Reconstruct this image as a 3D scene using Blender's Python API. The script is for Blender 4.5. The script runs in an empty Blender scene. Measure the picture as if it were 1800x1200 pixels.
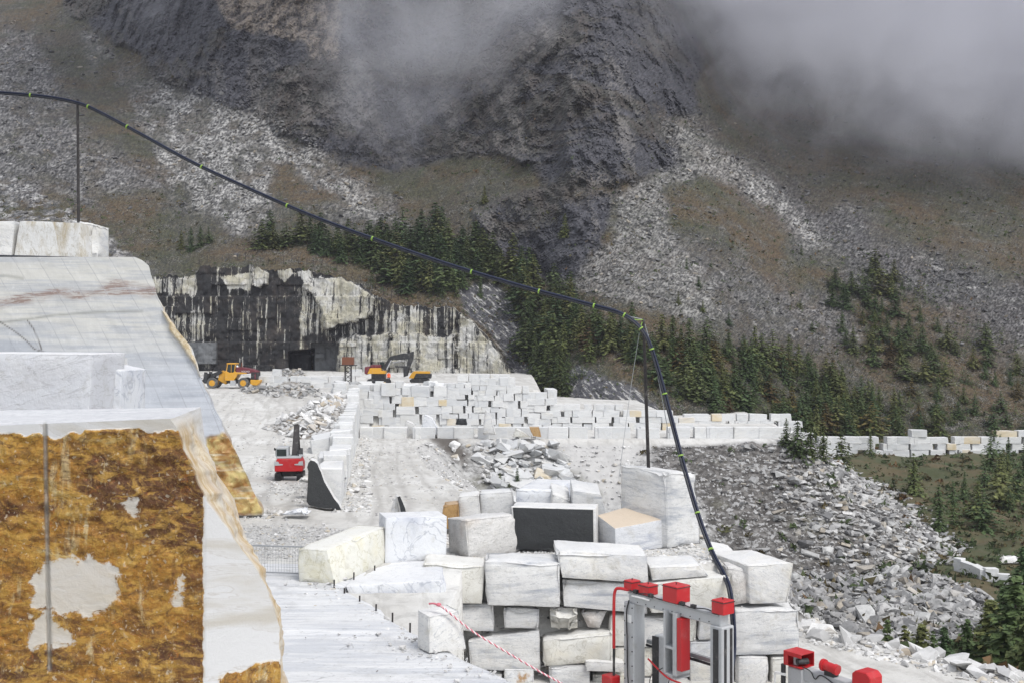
import bpy, bmesh, math, random
import numpy as np
from mathutils import Vector, Matrix

# ------------------------------------------------------------------ camera, sky, sun, exposure
S = bpy.context.scene
COL = S.collection
F, EZ = 1930.0, 10.0            # focal length in photo pixels (1800 wide), eye height
cam_d = bpy.data.cameras.new('camera'); cam = bpy.data.objects.new('camera', cam_d); COL.objects.link(cam)
cam.location = (0, 0, EZ); cam.rotation_euler = (math.radians(90), 0, 0)
cam_d.sensor_width = 36.0; cam_d.lens = 36.0 * F / 1800.0
cam_d.clip_start = 0.5; cam_d.clip_end = 6000
S.camera = cam

SUN_EL, SUN_AZ = math.radians(58), math.radians(140)     # azimuth clockwise from +Y (view direction)
W = bpy.data.worlds.new('World'); S.world = W; W.use_nodes = True
wn = W.node_tree; wn.nodes.clear()
sky = wn.nodes.new('ShaderNodeTexSky'); sky.sky_type = 'NISHITA'; sky.sun_disc = False
sky.sun_elevation = SUN_EL; sky.sun_rotation = SUN_AZ; sky.air_density = 1.0; sky.dust_density = 1.0; sky.ozone_density = 1.0
hs = wn.nodes.new('ShaderNodeHueSaturation'); hs.inputs['Saturation'].default_value = 0.28
bg = wn.nodes.new('ShaderNodeBackground'); bg.inputs['Strength'].default_value = 0.15
wo = wn.nodes.new('ShaderNodeOutputWorld')
wn.links.new(sky.outputs[0], hs.inputs['Color']); wn.links.new(hs.outputs[0], bg.inputs['Color']); wn.links.new(bg.outputs[0], wo.inputs['Surface'])
sl = bpy.data.lights.new('sun', 'SUN'); sl.energy = 1.4; sl.angle = math.radians(20); sl.color = (1.0, 0.975, 0.935)
sun = bpy.data.objects.new('sun', sl); COL.objects.link(sun)
sd = Vector((math.sin(SUN_AZ) * math.cos(SUN_EL), math.cos(SUN_AZ) * math.cos(SUN_EL), math.sin(SUN_EL)))
sun.rotation_euler = sd.to_track_quat('Z', 'Y').to_euler(); sun.location = (0, 0, 300)
vs = S.view_settings
S.display_settings.display_device = 'sRGB'
vs.view_transform = 'Standard'; vs.look = 'None'; vs.exposure = 0.75; vs.gamma = 1.0; vs.use_curve_mapping = False
S.cycles.use_denoising = True
S.cycles.max_bounces = 8; S.cycles.diffuse_bounces = 2; S.cycles.glossy_bounces = 2; S.cycles.volume_bounces = 6
S.cycles.transparent_max_bounces = 6
S.cycles.volume_step_rate = 1.0; S.cycles.volume_max_steps = 256

# ------------------------------------------------------------------ helpers
def P(px, py, Y): return Vector(((px - 900.0) / F * Y, Y, EZ - (py - 600.0) / F * Y))
def onZ(px, py, Z):
    return P(px, py, (EZ - Z) * F / (py - 600.0))

def _h(ix, iy, iz):
    with np.errstate(over='ignore'):
        n = ix.astype(np.int64) * 374761393 + iy.astype(np.int64) * 668265263 + iz.astype(np.int64) * 2147483647
        n = (n ^ (n >> 13)) * 1274126177
        n = n ^ (n >> 16)
    return (n & 0xFFFFFF).astype(np.float64) / 0xFFFFFF
def vn(x, y, z=0.0):
    x = np.asarray(x, float); y = np.asarray(y, float) + 0 * x; z = np.asarray(z, float) + 0 * x
    ix, iy, iz = np.floor(x), np.floor(y), np.floor(z)
    fx, fy, fz = x - ix, y - iy, z - iz
    fx = fx * fx * (3 - 2 * fx); fy = fy * fy * (3 - 2 * fy); fz = fz * fz * (3 - 2 * fz)
    r = 0
    for a in (0, 1):
        wa = fx if a else 1 - fx
        for b in (0, 1):
            wb = fy if b else 1 - fy
            for c in (0, 1):
                wc = fz if c else 1 - fz
                r = r + wa * wb * wc * _h(ix + a, iy + b, iz + c)
    return r * 2 - 1
def fbm(x, y, z=0.0, o=4, g=0.5):
    a, s, t = 1.0, 0.0, 0.0
    for i in range(o):
        k = 2.03 ** i
        s = s + a * vn(np.asarray(x) * k + 17.3 * i, np.asarray(y) * k + 5.1 * i, np.asarray(z) * k + 9.7 * i); t += a; a *= g
    return s / t
def ridged(x, y, z=0.0, o=4):
    a, s, t = 1.0, 0.0, 0.0
    for i in range(o):
        k = 2.07 ** i
        s = s + a * (1 - np.abs(vn(np.asarray(x) * k + 3.3 * i, np.asarray(y) * k + 7.7 * i, np.asarray(z) * k + 1.9 * i))); t += a; a *= 0.5
    return s / t
def sstep(a, b, x):
    t = np.clip((np.asarray(x, float) - a) / (b - a), 0, 1); return t * t * (3 - 2 * t)
def sdist(px, py, poly):
    """signed distance to a polygon, positive inside"""
    px = np.asarray(px, float); py = np.asarray(py, float)
    d = np.full(px.shape, 1e18); ins = np.zeros(px.shape, bool)
    n = len(poly)
    for i in range(n):
        x0, y0 = poly[i]; x1, y1 = poly[(i + 1) % n]
        ex, ey = x1 - x0, y1 - y0
        t = np.clip(((px - x0) * ex + (py - y0) * ey) / (ex * ex + ey * ey + 1e-12), 0, 1)
        d = np.minimum(d, (px - x0 - t * ex) ** 2 + (py - y0 - t * ey) ** 2)
        c = ((y0 > py) != (y1 > py)) & (px < (x1 - x0) * (py - y0) / ((y1 - y0) if y1 != y0 else 1e-9) + x0)
        ins ^= c
    d = np.sqrt(d)
    return np.where(ins, d, -d)
def ldist(px, py, line):
    px = np.asarray(px, float); py = np.asarray(py, float)
    d = np.full(px.shape, 1e18)
    for (x0, y0), (x1, y1) in zip(line[:-1], line[1:]):
        ex, ey = x1 - x0, y1 - y0
        t = np.clip(((px - x0) * ex + (py - y0) * ey) / (ex * ex + ey * ey + 1e-12), 0, 1)
        d = np.minimum(d, (px - x0 - t * ex) ** 2 + (py - y0 - t * ey) ** 2)
    return np.sqrt(d)

def mesh_np(name, v, f, attrs=None, smooth=False, sharp=None):
    """v (N,3) float, f (M,k) int with a fixed k"""
    v = np.asarray(v, np.float32); f = np.asarray(f, np.int32)
    me = bpy.data.meshes.new(name)
    k = f.shape[1]; m = f.shape[0]
    me.vertices.add(len(v)); me.vertices.foreach_set('co', v.ravel())
    me.loops.add(m * k); me.loops.foreach_set('vertex_index', f.ravel())
    me.polygons.add(m)
    me.polygons.foreach_set('loop_start', np.arange(0, m * k, k, dtype=np.int32))
    me.polygons.foreach_set('use_smooth', np.full(m, smooth, dtype=bool))
    for a, d in (attrs or {}).items():
        at = me.attributes.new(a, 'FLOAT', 'POINT'); at.data.foreach_set('value', np.asarray(d, np.float32).ravel())
    me.update(calc_edges=True)
    if smooth and sharp: me.set_sharp_from_angle(angle=math.radians(sharp))
    return me
def grid_faces(nr, nc):
    i = np.arange(nr - 1)[:, None] * nc + np.arange(nc - 1)[None, :]
    i = i.ravel()
    return np.stack([i, i + 1, i + nc + 1, i + nc], 1)

def link(o, parent=None):
    COL.objects.link(o)
    if parent is not None: o.parent = parent
    return o
def ob(name, me, mat=None, parent=None, loc=None, rot=None, scale=None):
    o = bpy.data.objects.new(name, me)
    if mat is not None and me is not None and len(me.materials) == 0: me.materials.append(mat)
    if loc is not None: o.location = loc
    if rot is not None: o.rotation_euler = rot
    if scale is not None: o.scale = scale
    return link(o, parent)
def tag(o, label=None, cat=None, group=None, kind=None):
    for k, x in (('label', label), ('category', cat), ('group', group), ('kind', kind)):
        if x: o[k] = x
    return o
def empty(name, loc, label, cat, group=None, rz=0.0):
    o = bpy.data.objects.new(name, None); o.empty_display_size = 0.3
    o.location = loc; o.rotation_euler = (0, 0, rz)
    return tag(link(o), label, cat, group)

class MB:
    """collects simple solids into one mesh"""
    def __init__(s): s.v = []; s.f = []
    def add(s, vs_, fs_):
        b = len(s.v); s.v += [tuple(x) for x in vs_]; s.f += [tuple(b + i for i in q) for q in fs_]; return s
    def hexa(s, c):   # 4 bottom (ccw from above) + 4 top
        return s.add(c, [(3, 2, 1, 0), (4, 5, 6, 7), (0, 1, 5, 4), (1, 2, 6, 5), (2, 3, 7, 6), (3, 0, 4, 7)])
    def box(s, x0, x1, y0, y1, z0, z1):
        return s.hexa([(x0, y0, z0), (x1, y0, z0), (x1, y1, z0), (x0, y1, z0), (x0, y0, z1), (x1, y0, z1), (x1, y1, z1), (x0, y1, z1)])
    def prism(s, pts, y0, y1, ax='y'):
        """pts (a,b) outline; ax y: a=x b=z extruded along y; ax x: a=y b=z along x; ax z: a=x b=y along z"""
        n = len(pts)
        def mk(t): return [{'y': (a, t, b), 'x': (t, a, b), 'z': (a, b, t)}[ax] for a, b in pts]
        return s.add(mk(y0) + mk(y1), [tuple(range(n))[::-1], tuple(range(n, 2 * n))] + [(i, (i + 1) % n, n + (i + 1) % n, n + i) for i in range(n)])
    def cyl(s, p, q, r, n=12, r2=None, cap=True):
        p, q = Vector(p), Vector(q); d = (q - p).normalized()
        u = d.orthogonal().normalized(); w = d.cross(u); r2 = r if r2 is None else r2
        vs_ = [p + (u * math.cos(2 * math.pi * i / n) + w * math.sin(2 * math.pi * i / n)) * r for i in range(n)]
        vs_ += [q + (u * math.cos(2 * math.pi * i / n) + w * math.sin(2 * math.pi * i / n)) * r2 for i in range(n)]
        fs_ = [(i, (i + 1) % n, n + (i + 1) % n, n + i) for i in range(n)]
        if cap: fs_ += [tuple(range(n))[::-1], tuple(range(n, 2 * n))]
        return s.add(vs_, fs_)
    def bar(s, p, q, w, h=None):
        p, q = Vector(p), Vector(q); d = (q - p).normalized(); h = h or w
        u = d.cross(Vector((0, 0, 1)))
        if u.length < 1e-3: u = Vector((1, 0, 0))
        u.normalize(); t = u.cross(d)
        c = [p - u * w / 2 - t * h / 2, p + u * w / 2 - t * h / 2, q + u * w / 2 - t * h / 2, q - u * w / 2 - t * h / 2]
        c += [x + t * h for x in c]
        return s.hexa(c)
    def ball(s, c, r, n=8, sc=(1, 1, 1)):
        vs_, fs_ = [], []
        for i in range(n // 2 + 1):
            th = math.pi * i / (n // 2)
            for j in range(n):
                ph = 2 * math.pi * j / n
                vs_.append((c[0] + r * sc[0] * math.sin(th) * math.cos(ph), c[1] + r * sc[1] * math.sin(th) * math.sin(ph), c[2] + r * sc[2] * math.cos(th)))
        for i in range(n // 2):
            for j in range(n): fs_.append((i * n + j, (i + 1) * n + j, (i + 1) * n + (j + 1) % n, i * n + (j + 1) % n))
        return s.add(vs_, fs_)
    def build(s, name, mat, parent=None, loc=None, bevel=0.0, smooth=None, rot=None):
        me = bpy.data.meshes.new(name); me.from_pydata(s.v, [], s.f)
        bm = bmesh.new(); bm.from_mesh(me)
        if bevel:
            bmesh.ops.bevel(bm, geom=[e for e in bm.edges if e.calc_face_angle(0) > 0.5], offset=bevel, segments=1, affect='EDGES', clamp_overlap=True)
        bmesh.ops.recalc_face_normals(bm, faces=bm.faces)
        bm.to_mesh(me); bm.free()
        if smooth:
            me.polygons.foreach_set('use_smooth', [True] * len(me.polygons)); me.set_sharp_from_angle(angle=math.radians(smooth))
        return ob(name, me, mat, parent, loc, rot)

def catmull(pts, n=8):
    pts = [Vector(p) for p in pts]; out = []
    e = [pts[0] * 2 - pts[1]] + pts + [pts[-1] * 2 - pts[-2]]
    for i in range(1, len(e) - 2):
        a, b, c, d = e[i - 1:i + 3]
        for k in range(n):
            t = k / n
            out.append(0.5 * ((2 * b) + (c - a) * t + (2 * a - 5 * b + 4 * c - d) * t * t + (3 * b - a - 3 * c + d) * t ** 3))
    return out + [pts[-1]]
def tube_mesh(name, pts, r, sides=8):
    pts = [Vector(p) for p in pts]; v, f = [], []
    up = Vector((0.13, 0.2, 1)).normalized()
    for i, p in enumerate(pts):
        d = (pts[min(i + 1, len(pts) - 1)] - pts[max(i - 1, 0)]).normalized()
        u = d.cross(up).normalized(); w = u.cross(d)
        for k in range(sides):
            a = 2 * math.pi * k / sides
            v.append(p + (u * math.cos(a) + w * math.sin(a)) * r)
    for i in range(len(pts) - 1):
        for k in range(sides):
            f.append((i * sides + k, i * sides + (k + 1) % sides, (i + 1) * sides + (k + 1) % sides, (i + 1) * sides + k))
    me = mesh_np(name, np.array([tuple(x) for x in v]), np.array(f), smooth=True)
    return me

# ------------------------------------------------------------------ materials
def newmat(name):
    m = bpy.data.materials.new(name); m.use_nodes = True
    nt = m.node_tree; nt.nodes.clear()
    out = nt.nodes.new('ShaderNodeOutputMaterial'); b = nt.nodes.new('ShaderNodeBsdfPrincipled')
    nt.links.new(b.outputs[0], out.inputs['Surface'])
    return m, nt, b
def N(nt, typ, ins=None, **props):
    n = nt.nodes.new('ShaderNode' + typ)
    for k, x in props.items(): setattr(n, k, x)
    for k, x in (ins or {}).items():
        s = n.inputs[k]
        if isinstance(x, bpy.types.NodeSocket): nt.links.new(x, s)
        elif isinstance(x, bpy.types.Node): nt.links.new(x.outputs[0], s)
        else:
            if s.type == 'RGBA' and isinstance(x, (tuple, list)) and len(x) == 3: x = (*x, 1)
            s.default_value = x
    return n
def M_(nt, op, a, b=0.0, c=None, clamp=False):
    i = {0: a, 1: b}
    if c is not None: i[2] = c
    return N(nt, 'Math', i, operation=op, use_clamp=clamp).outputs[0]
def mix(nt, fac, a, b, mode='MIX'):
    n = nt.nodes.new('ShaderNodeMix'); n.data_type = 'RGBA'; n.blend_type = mode
    for idx, x in ((0, fac), (6, a), (7, b)):
        s = n.inputs[idx]
        if isinstance(x, bpy.types.NodeSocket): nt.links.new(x, s)
        elif isinstance(x, bpy.types.Node): nt.links.new(x.outputs[0], s)
        else: s.default_value = (*x, 1) if isinstance(x, (tuple, list)) and len(x) == 3 else x
    return n.outputs[2]
def ss(nt, x, a, b):
    return N(nt, 'MapRange', {0: x, 1: a, 2: b, 3: 0.0, 4: 1.0}, interpolation_type='SMOOTHSTEP').outputs[0]
def attr(nt, name): return N(nt, 'Attribute', attribute_name=name).outputs['Fac']
def noise(nt, vec, scale, detail=4, rough=0.5, dist=0.0):
    return N(nt, 'TexNoise', {'Vector': vec, 'Scale': scale, 'Detail': detail, 'Roughness': rough, 'Distortion': dist}).outputs[0]
def vmul(nt, v, s): return N(nt, 'VectorMath', {0: v, 1: s}, operation='MULTIPLY').outputs[0]
def vadd(nt, v, s): return N(nt, 'VectorMath', {0: v, 1: s}, operation='ADD').outputs[0]
def bump(nt, b, h, strength=0.5, dist=0.05):
    n = N(nt, 'Bump', {'Height': h, 'Strength': strength, 'Distance': dist}); nt.links.new(n.outputs[0], b.inputs['Normal'])
def setin(nt, b, **k):
    for a, x in k.items():
        a = a.replace('_', ' ')
        if isinstance(x, bpy.types.NodeSocket): nt.links.new(x, b.inputs[a])
        else: b.inputs[a].default_value = (*x, 1) if isinstance(x, (tuple, list)) and len(x) == 3 else x

def plain(name, col, rough=0.6, metal=0.0, wear=0.25, dirt=(0.45, 0.43, 0.40)):
    m, nt, b = newmat(name)
    co = N(nt, 'TexCoord').outputs['Object']
    n = noise(nt, co, 2.3, 6, 0.65)
    c = mix(nt, M_(nt, 'MULTIPLY', ss(nt, n, 0.5, 0.75), wear), col, dirt)
    n2 = noise(nt, co, 14, 3)
    c = mix(nt, M_(nt, 'MULTIPLY', n2, 0.35), c, tuple(x * 0.6 for x in col))
    setin(nt, b, Base_Color=c, Roughness=rough, Metallic=metal)
    return m

def marble(name, base=(0.66, 0.665, 0.67), vein=(0.36, 0.385, 0.44), cream=(0.62, 0.56, 0.42), band=0.55, creamy=0.25, tilt=0.25,
           stretch=4.0, vs_=0.55, stain=None, stain_amt=0.0, thin=0.5, bumps=0.35, rough=0.62, randtint=0.0, tops=0.5, topcol=(0.64, 0.635, 0.625), scratch=0.45, dirt=0.55):
    m, nt, b = newmat(name)
    co = N(nt, 'TexCoord').outputs['Object']
    oi = N(nt, 'ObjectInfo'); rnd = oi.outputs['Random']
    off = N(nt, 'CombineXYZ', {0: M_(nt, 'MULTIPLY', rnd, 91.0), 1: M_(nt, 'MULTIPLY', rnd, 57.0), 2: M_(nt, 'MULTIPLY', rnd, 33.0)})
    p = vadd(nt, co, off)
    rot = N(nt, 'VectorRotate', {'Vector': p, 'Axis': (0.3, 1, 0.1), 'Angle': M_(nt, 'MULTIPLY', M_(nt, 'SUBTRACT', rnd, 0.5), tilt * 4)}, rotation_type='AXIS_ANGLE').outputs[0]
    q = vmul(nt, rot, (1.0, 1.0, stretch))
    n1 = noise(nt, q, vs_, 7, 0.62, 0.6)
    c = mix(nt, M_(nt, 'MULTIPLY', ss(nt, n1, 0.46, 0.72), band), base, vein)
    n2 = noise(nt, p, 0.35, 5, 0.6, 0.4)
    c = mix(nt, M_(nt, 'MULTIPLY', ss(nt, n2, 0.5, 0.8), creamy), c, cream)
    n3 = noise(nt, q, vs_ * 2.6, 5, 0.55, 0.8)
    line = M_(nt, 'MULTIPLY', M_(nt, 'SUBTRACT', 1.0, ss(nt, M_(nt, 'ABSOLUTE', M_(nt, 'SUBTRACT', n3, 0.5)), 0.0, 0.022)), thin)
    c = mix(nt, line, c, tuple(x * 0.7 for x in vein))
    if randtint:
        t1 = ss(nt, rnd, 0.955, 0.97); t2 = M_(nt, 'MULTIPLY', M_(nt, 'FRACT', M_(nt, 'MULTIPLY', rnd, 7.31)), randtint)
        c = mix(nt, t2, c, (0.40, 0.42, 0.45))
        c = mix(nt, M_(nt, 'MULTIPLY', t1, M_(nt, 'MULTIPLY_ADD', noise(nt, p, 1.3, 4), 1.2, -0.05, clamp=True)), c, (0.55, 0.40, 0.16))
    if stain:
        n4 = noise(nt, p, 0.55, 8, 0.7, 0.7)
        c = mix(nt, M_(nt, 'MULTIPLY', ss(nt, n4, 0.52, 0.62), stain_amt), c, stain)
    nf = noise(nt, p, 9.0, 6, 0.75)
    nd = noise(nt, p, 1.6, 7, 0.75, 0.6)
    c = mix(nt, M_(nt, 'MULTIPLY', ss(nt, nd, 0.50, 0.72), dirt), c, tuple(x * y for x, y in zip(base, (0.66, 0.63, 0.56))))
    c = mix(nt, M_(nt, 'MULTIPLY', ss(nt, nf, 0.5, 0.85), 0.45), c, tuple(x * 0.72 for x in base))
    nz = N(nt, 'SeparateXYZ', {0: N(nt, 'NewGeometry').outputs['Normal']}).outputs[2]
    dust = M_(nt, 'MULTIPLY', ss(nt, M_(nt, 'ADD', nz, M_(nt, 'MULTIPLY', M_(nt, 'SUBTRACT', nf, 0.5), 0.8)), 0.45, 0.9), tops)
    c = mix(nt, dust, c, topcol)
    scr = noise(nt, vmul(nt, p, (1, 1, 1)), 3.2, 2, 0.4, 2.5)
    sc = M_(nt, 'MULTIPLY', M_(nt, 'SUBTRACT', 1.0, ss(nt, M_(nt, 'ABSOLUTE', M_(nt, 'SUBTRACT', scr, 0.5)), 0.0, 0.010)), scratch)
    c = mix(nt, M_(nt, 'MULTIPLY', sc, ss(nt, n2, 0.4, 0.6)), c, (0.74, 0.74, 0.73))
    setin(nt, b, Base_Color=c, Roughness=rough)
    h = M_(nt, 'ADD', noise(nt, p, 3.0, 8, 0.65), M_(nt, 'MULTIPLY', nf, 0.35))
    bump(nt, b, h, bumps * 1.6, 0.07)
    return m

def stone_mat(name, dark=(0.16, 0.16, 0.165), light=(0.60, 0.595, 0.58), warm=(0.42, 0.35, 0.25), use_attr=True, bias=1.0):
    m, nt, b = newmat(name)
    geo = N(nt, 'NewGeometry').outputs['Position']
    r = attr(nt, 'rnd') if use_attr else N(nt, 'ObjectInfo').outputs['Random']
    c = mix(nt, M_(nt, 'POWER', r, bias), dark, light)
    w = M_(nt, 'FRACT', M_(nt, 'MULTIPLY', r, 13.7))
    c = mix(nt, M_(nt, 'MULTIPLY', ss(nt, w, 0.85, 1.0), 0.6), c, warm)
    n = noise(nt, geo, 1.7, 6, 0.65)
    c = mix(nt, M_(nt, 'MULTIPLY', ss(nt, n, 0.4, 0.75), 0.55), c, tuple(x * 0.8 for x in dark))
    setin(nt, b, Base_Color=c, Roughness=0.85)
    bump(nt, b, noise(nt, geo, 4.0, 5), 0.3, 0.05)
    return m
# ------------------------------------------------------------------ setting: mountain
CLIFF_TOP = [(150, 470), (230, 474), (270, 486), (340, 486), (352, 470), (440, 466), (470, 474), (520, 472), (552, 478), (600, 489), (640, 506), (690, 537), (740, 541), (800, 541), (812, 552), (850, 585), (880, 622), (896, 652)]
def cliff_top(px): return np.interp(px, [a for a, b in CLIFF_TOP], [b for a, b in CLIFF_TOP])
def cliff_Y(px): return np.interp(px, [150, 600, 690, 896], [252, 250, 244, 236])
PY0 = 860.0
def start_Y(px): return np.interp(px, [-400, 150, 600, 690, 860, 910, 985, 1100, 1250, 1400, 1800, 2200], [258, 257, 255, 249, 242, 232, 188, 178, 178, 204, 212, 216])
R_UP = [(100, -400), (118, 20), (200, 75), (262, 122), (350, 165), (450, 200), (560, 258), (610, 292), (700, 305), (790, 275), (880, 272), (930, 296), (985, 360), (1050, 330), (1100, 322), (1188, 288), (1172, 212), (1225, 195), (1235, 120), (1190, -400)]
R_LOW = [(822, 372), (850, 345), (905, 330), (985, 335), (1080, 338), (1066, 418), (1002, 490), (940, 482), (880, 440)]
G_BOWL = [(690, 315), (790, 285), (880, 285), (950, 320), (900, 345), (830, 380), (800, 420), (700, 400)]
S_L = [(112, 30), (200, 80), (262, 128), (350, 170), (450, 205), (560, 262), (630, 318), (676, 372), (640, 386), (560, 352), (545, 330), (500, 300), (470, 345), (505, 372), (430, 396), (345, 374), (310, 330), (285, 290), (250, 240), (240, 180), (200, 120), (140, 70)]
S_LG = [(-400, 20), (60, 50), (108, 120), (112, 200), (160, 260), (300, 290), (340, 380), (240, 350), (150, 350), (60, 350), (-400, 260)]
S_M = [(560, 262), (680, 350), (720, 400), (600, 400), (540, 360), (600, 330)]
S_R = [(1158, 205), (1210, 235), (1300, 285), (1335, 318), (1290, 330), (1190, 312), (1168, 335), (1172, 400), (1205, 440), (1250, 500), (1270, 560), (1190, 560), (1090, 520), (1040, 515), (985, 500), (1004, 488), (1068, 420), (1078, 345), (1130, 318), (1188, 290)]
S_RD = [(1225, 215), (1290, 262), (1400, 330), (1560, 415), (1660, 450), (1800, 520), (2200, 640), (2200, 760), (1800, 640), (1700, 590), (1560, 520), (1440, 460), (1350, 372), (1290, 310)]
S_RB = [(1290, 290), (1360, 335), (1420, 395), (1470, 440), (1440, 450), (1370, 380), (1310, 330)]
S_RL = [(1180, 430), (1260, 440), (1350, 480), (1480, 520), (1500, 600), (1400, 610), (1300, 590), (1180, 560)]
PALE = [(360, -40), (590, -40), (600, 60), (595, 112), (560, 100), (530, 70), (490, 66), (440, 50), (400, 48)]
SLAB1 = [(805, 505), (850, 488), (905, 520), (945, 590), (975, 690), (930, 690), (895, 640), (850, 575), (815, 545)]
SLAB2 = [(985, 660), (1010, 640), (1080, 665), (1130, 690), (1170, 730), (1150, 760), (1000, 760)]
SPUR = [(-400, 280), (0, 290), (60, 330), (130, 372), (190, 420), (270, 480), (150, 500), (-400, 500)]

MSTEP = 2.4
MC = np.arange(-250, 2051, MSTEP); NRW = 460
def _boxblur(a, k, ax):
    p = [(0, 0), (0, 0)]; p[ax] = (k, k)
    c = np.cumsum(np.pad(a, p, mode='edge'), axis=ax)
    c = np.insert(c, 0, 0, axis=ax)
    n = a.shape[ax]; w = 2 * k + 1
    return (np.take(c, np.arange(w, w + n), axis=ax) - np.take(c, np.arange(0, n), axis=ax)) / w
rowpy = np.linspace(PY0, -220.0, NRW); DPY = rowpy[0] - rowpy[1]
MPX = np.repeat(MC[None, :], NRW, 0); MPY = np.repeat(rowpy[:, None], len(MC), 1)
nz1 = fbm(MPX * 0.02, MPY * 0.02, 1.0, 5) ; nz2 = fbm(MPX * 0.06, MPY * 0.06, 4.0, 4)
def reg(poly, soft=10, n=18): return sstep(-soft, soft, sdist(MPX, MPY, poly) + n * nz1 + 9 * nz2)
a_rock = np.maximum(reg(R_UP, 9), reg(R_LOW, 9)) * (1 - reg(G_BOWL, 14))
nz3 = fbm(MPX * 0.035 + MPY * .03, MPY * 0.05 - MPX * .02, 9.0, 5)
patch = sstep(-.28, .12, nz3 + .25 * nz2)
a_sc_b = np.maximum.reduce([reg(S_L, 22, 40) * (.45 + .55 * patch), reg(S_R, 14, 24) * (.62 + .14 * patch), reg(S_RB, 16, 26) * (.5 + .5 * patch)])
a_sc_m = np.maximum.reduce([reg(S_LG, 26, 40) * 0.9, reg(S_M, 20, 30) * 0.8, reg(S_RL, 30, 50) * 0.75]) * (.5 + .5 * patch)
a_sc_d = reg(S_RD, 40, 60) * 0.85
a_scree = np.clip(np.maximum.reduce([a_sc_b, a_sc_m, a_sc_d]), 0, 1)
a_bright = np.clip(a_sc_b * 0.85 + a_sc_m * 0.3 + a_sc_d * 0.04, 0, 1)
a_pale = reg(PALE, 5, 14)
a_slab = np.maximum(reg(SLAB1, 5, 8), reg(SLAB2, 5, 8)); a_spur = reg(SPUR, 8, 8)
slope = 0.52 + 0.75 * np.maximum(a_rock, a_pale) + 0.10 * a_scree + 0.25 * a_slab
slope = _boxblur(_boxblur(slope, 29, 1), 11, 0)
slope = _boxblur(slope, 21, 1)
behind = sstep(-2, 14, MPY - cliff_top(MPX)) * sstep(960, 880, MPX)
slope = slope * (1 - behind) + 6.0 * behind
ME = (600.0 - MPY) / F
MY = np.zeros_like(MPX); MY[0] = start_Y(MC)
for i in range(1, NRW):
    s = np.maximum(slope[i], ME[i] + 0.10)
    MY[i] = MY[i - 1] * np.exp((ME[i] - ME[i - 1]) / (s - 0.5 * (ME[i] + ME[i - 1])))
MY = np.exp(_boxblur(_boxblur(np.log(MY), 12, 1), 9, 1))
Xw = (MPX - 900) / F * MY; Zw = EZ + ME * MY
amp = 1.2 + 9.0 * a_rock - 0.7 * a_scree + 2.0 * a_slab
dsp = a_rock * 7.0 * (ridged(Xw * 0.030 + 0.010 * Zw, Zw * 0.012, MY * 0.012, 5) - 0.62) * 1.4 + (1 - a_rock) * 1.6 * fbm(Xw * 0.05, Zw * 0.06, 3.0, 5) + a_rock * 3.0 * fbm(Xw * 0.13, Zw * 0.05, 7.0, 4) + 2.0 * a_slab * fbm(Xw * .12 - Zw * .1, Zw * .2, 2.0, 4)
# broken ledges and gullies on the cliffs, stone-sized unevenness everywhere
led = (Zw + .55 * Xw) / 9.0 + 2.2 * fbm(Xw * .035, Zw * .035, 5., 4); led = led - np.floor(led); lmask = sstep(-.1, .35, fbm(Xw * .03, Zw * .045, 15., 3))
gul = (Xw - .30 * Zw) / 12.0 + 2.0 * fbm(Xw * .03, Zw * .018, 11., 4); gul = np.abs((gul - np.floor(gul)) - .5) * 2
RSM = np.random.RandomState(4); a_pix = RSM.rand(*MPX.shape); w2 = RSM.rand(*MPX.shape) - .5
dsp = dsp + a_rock * (0.35 * (1 - led) ** 2 * lmask + 3.0 * gul * (.4 + .6 * sstep(-.2, .3, fbm(Xw * .02, Zw * .02, 19., 3))) + 1.1 * (ridged(Xw * .22 + Zw * .05, Zw * .11, 3.0, 3) - .6) * 1.8 + .9 * fbm(Xw * .55, Zw * .45, 6., 2)) + (1 - a_rock) * .5 * fbm(Xw * .3, Zw * .3, 2., 3)
dsp = dsp + w2 * (.30 + .38 * a_rock + .26 * a_scree) * (MY / 330)
a_flake = np.clip(sstep(.18, .34, fbm(Xw * .16 + .05 * Zw, Zw * .06, 21., 4) + .35 * (a_pix - .5)) * a_rock * sstep(-.25, .2, fbm(Xw * .02, Zw * .02, 31., 3)), 0, 1)
a_moss = np.clip(sstep(.02, .2, fbm(Xw * .03 - .02 * Zw, Zw * .07, 41., 4) + .25 * (led - .5) + .2 * (a_pix - .5)) * a_rock, 0, 1)
dsp = dsp * (1 - behind)
MYd = MY - dsp * 1.6
MXd = (MPX - 900) / F * MYd; MZd = EZ + ME * MYd
def mtn_np(px, py):
    c = np.clip(np.round((np.asarray(px) - MC[0]) / MSTEP).astype(int), 0, len(MC) - 1)
    r = np.clip(np.round((PY0 - np.asarray(py)) / DPY).astype(int), 0, NRW - 1)
    return r, c
def mtn_at(px, py):
    r, c = mtn_np(px, py); return Vector((MXd[r, c], MYd[r, c], MZd[r, c]))

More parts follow.
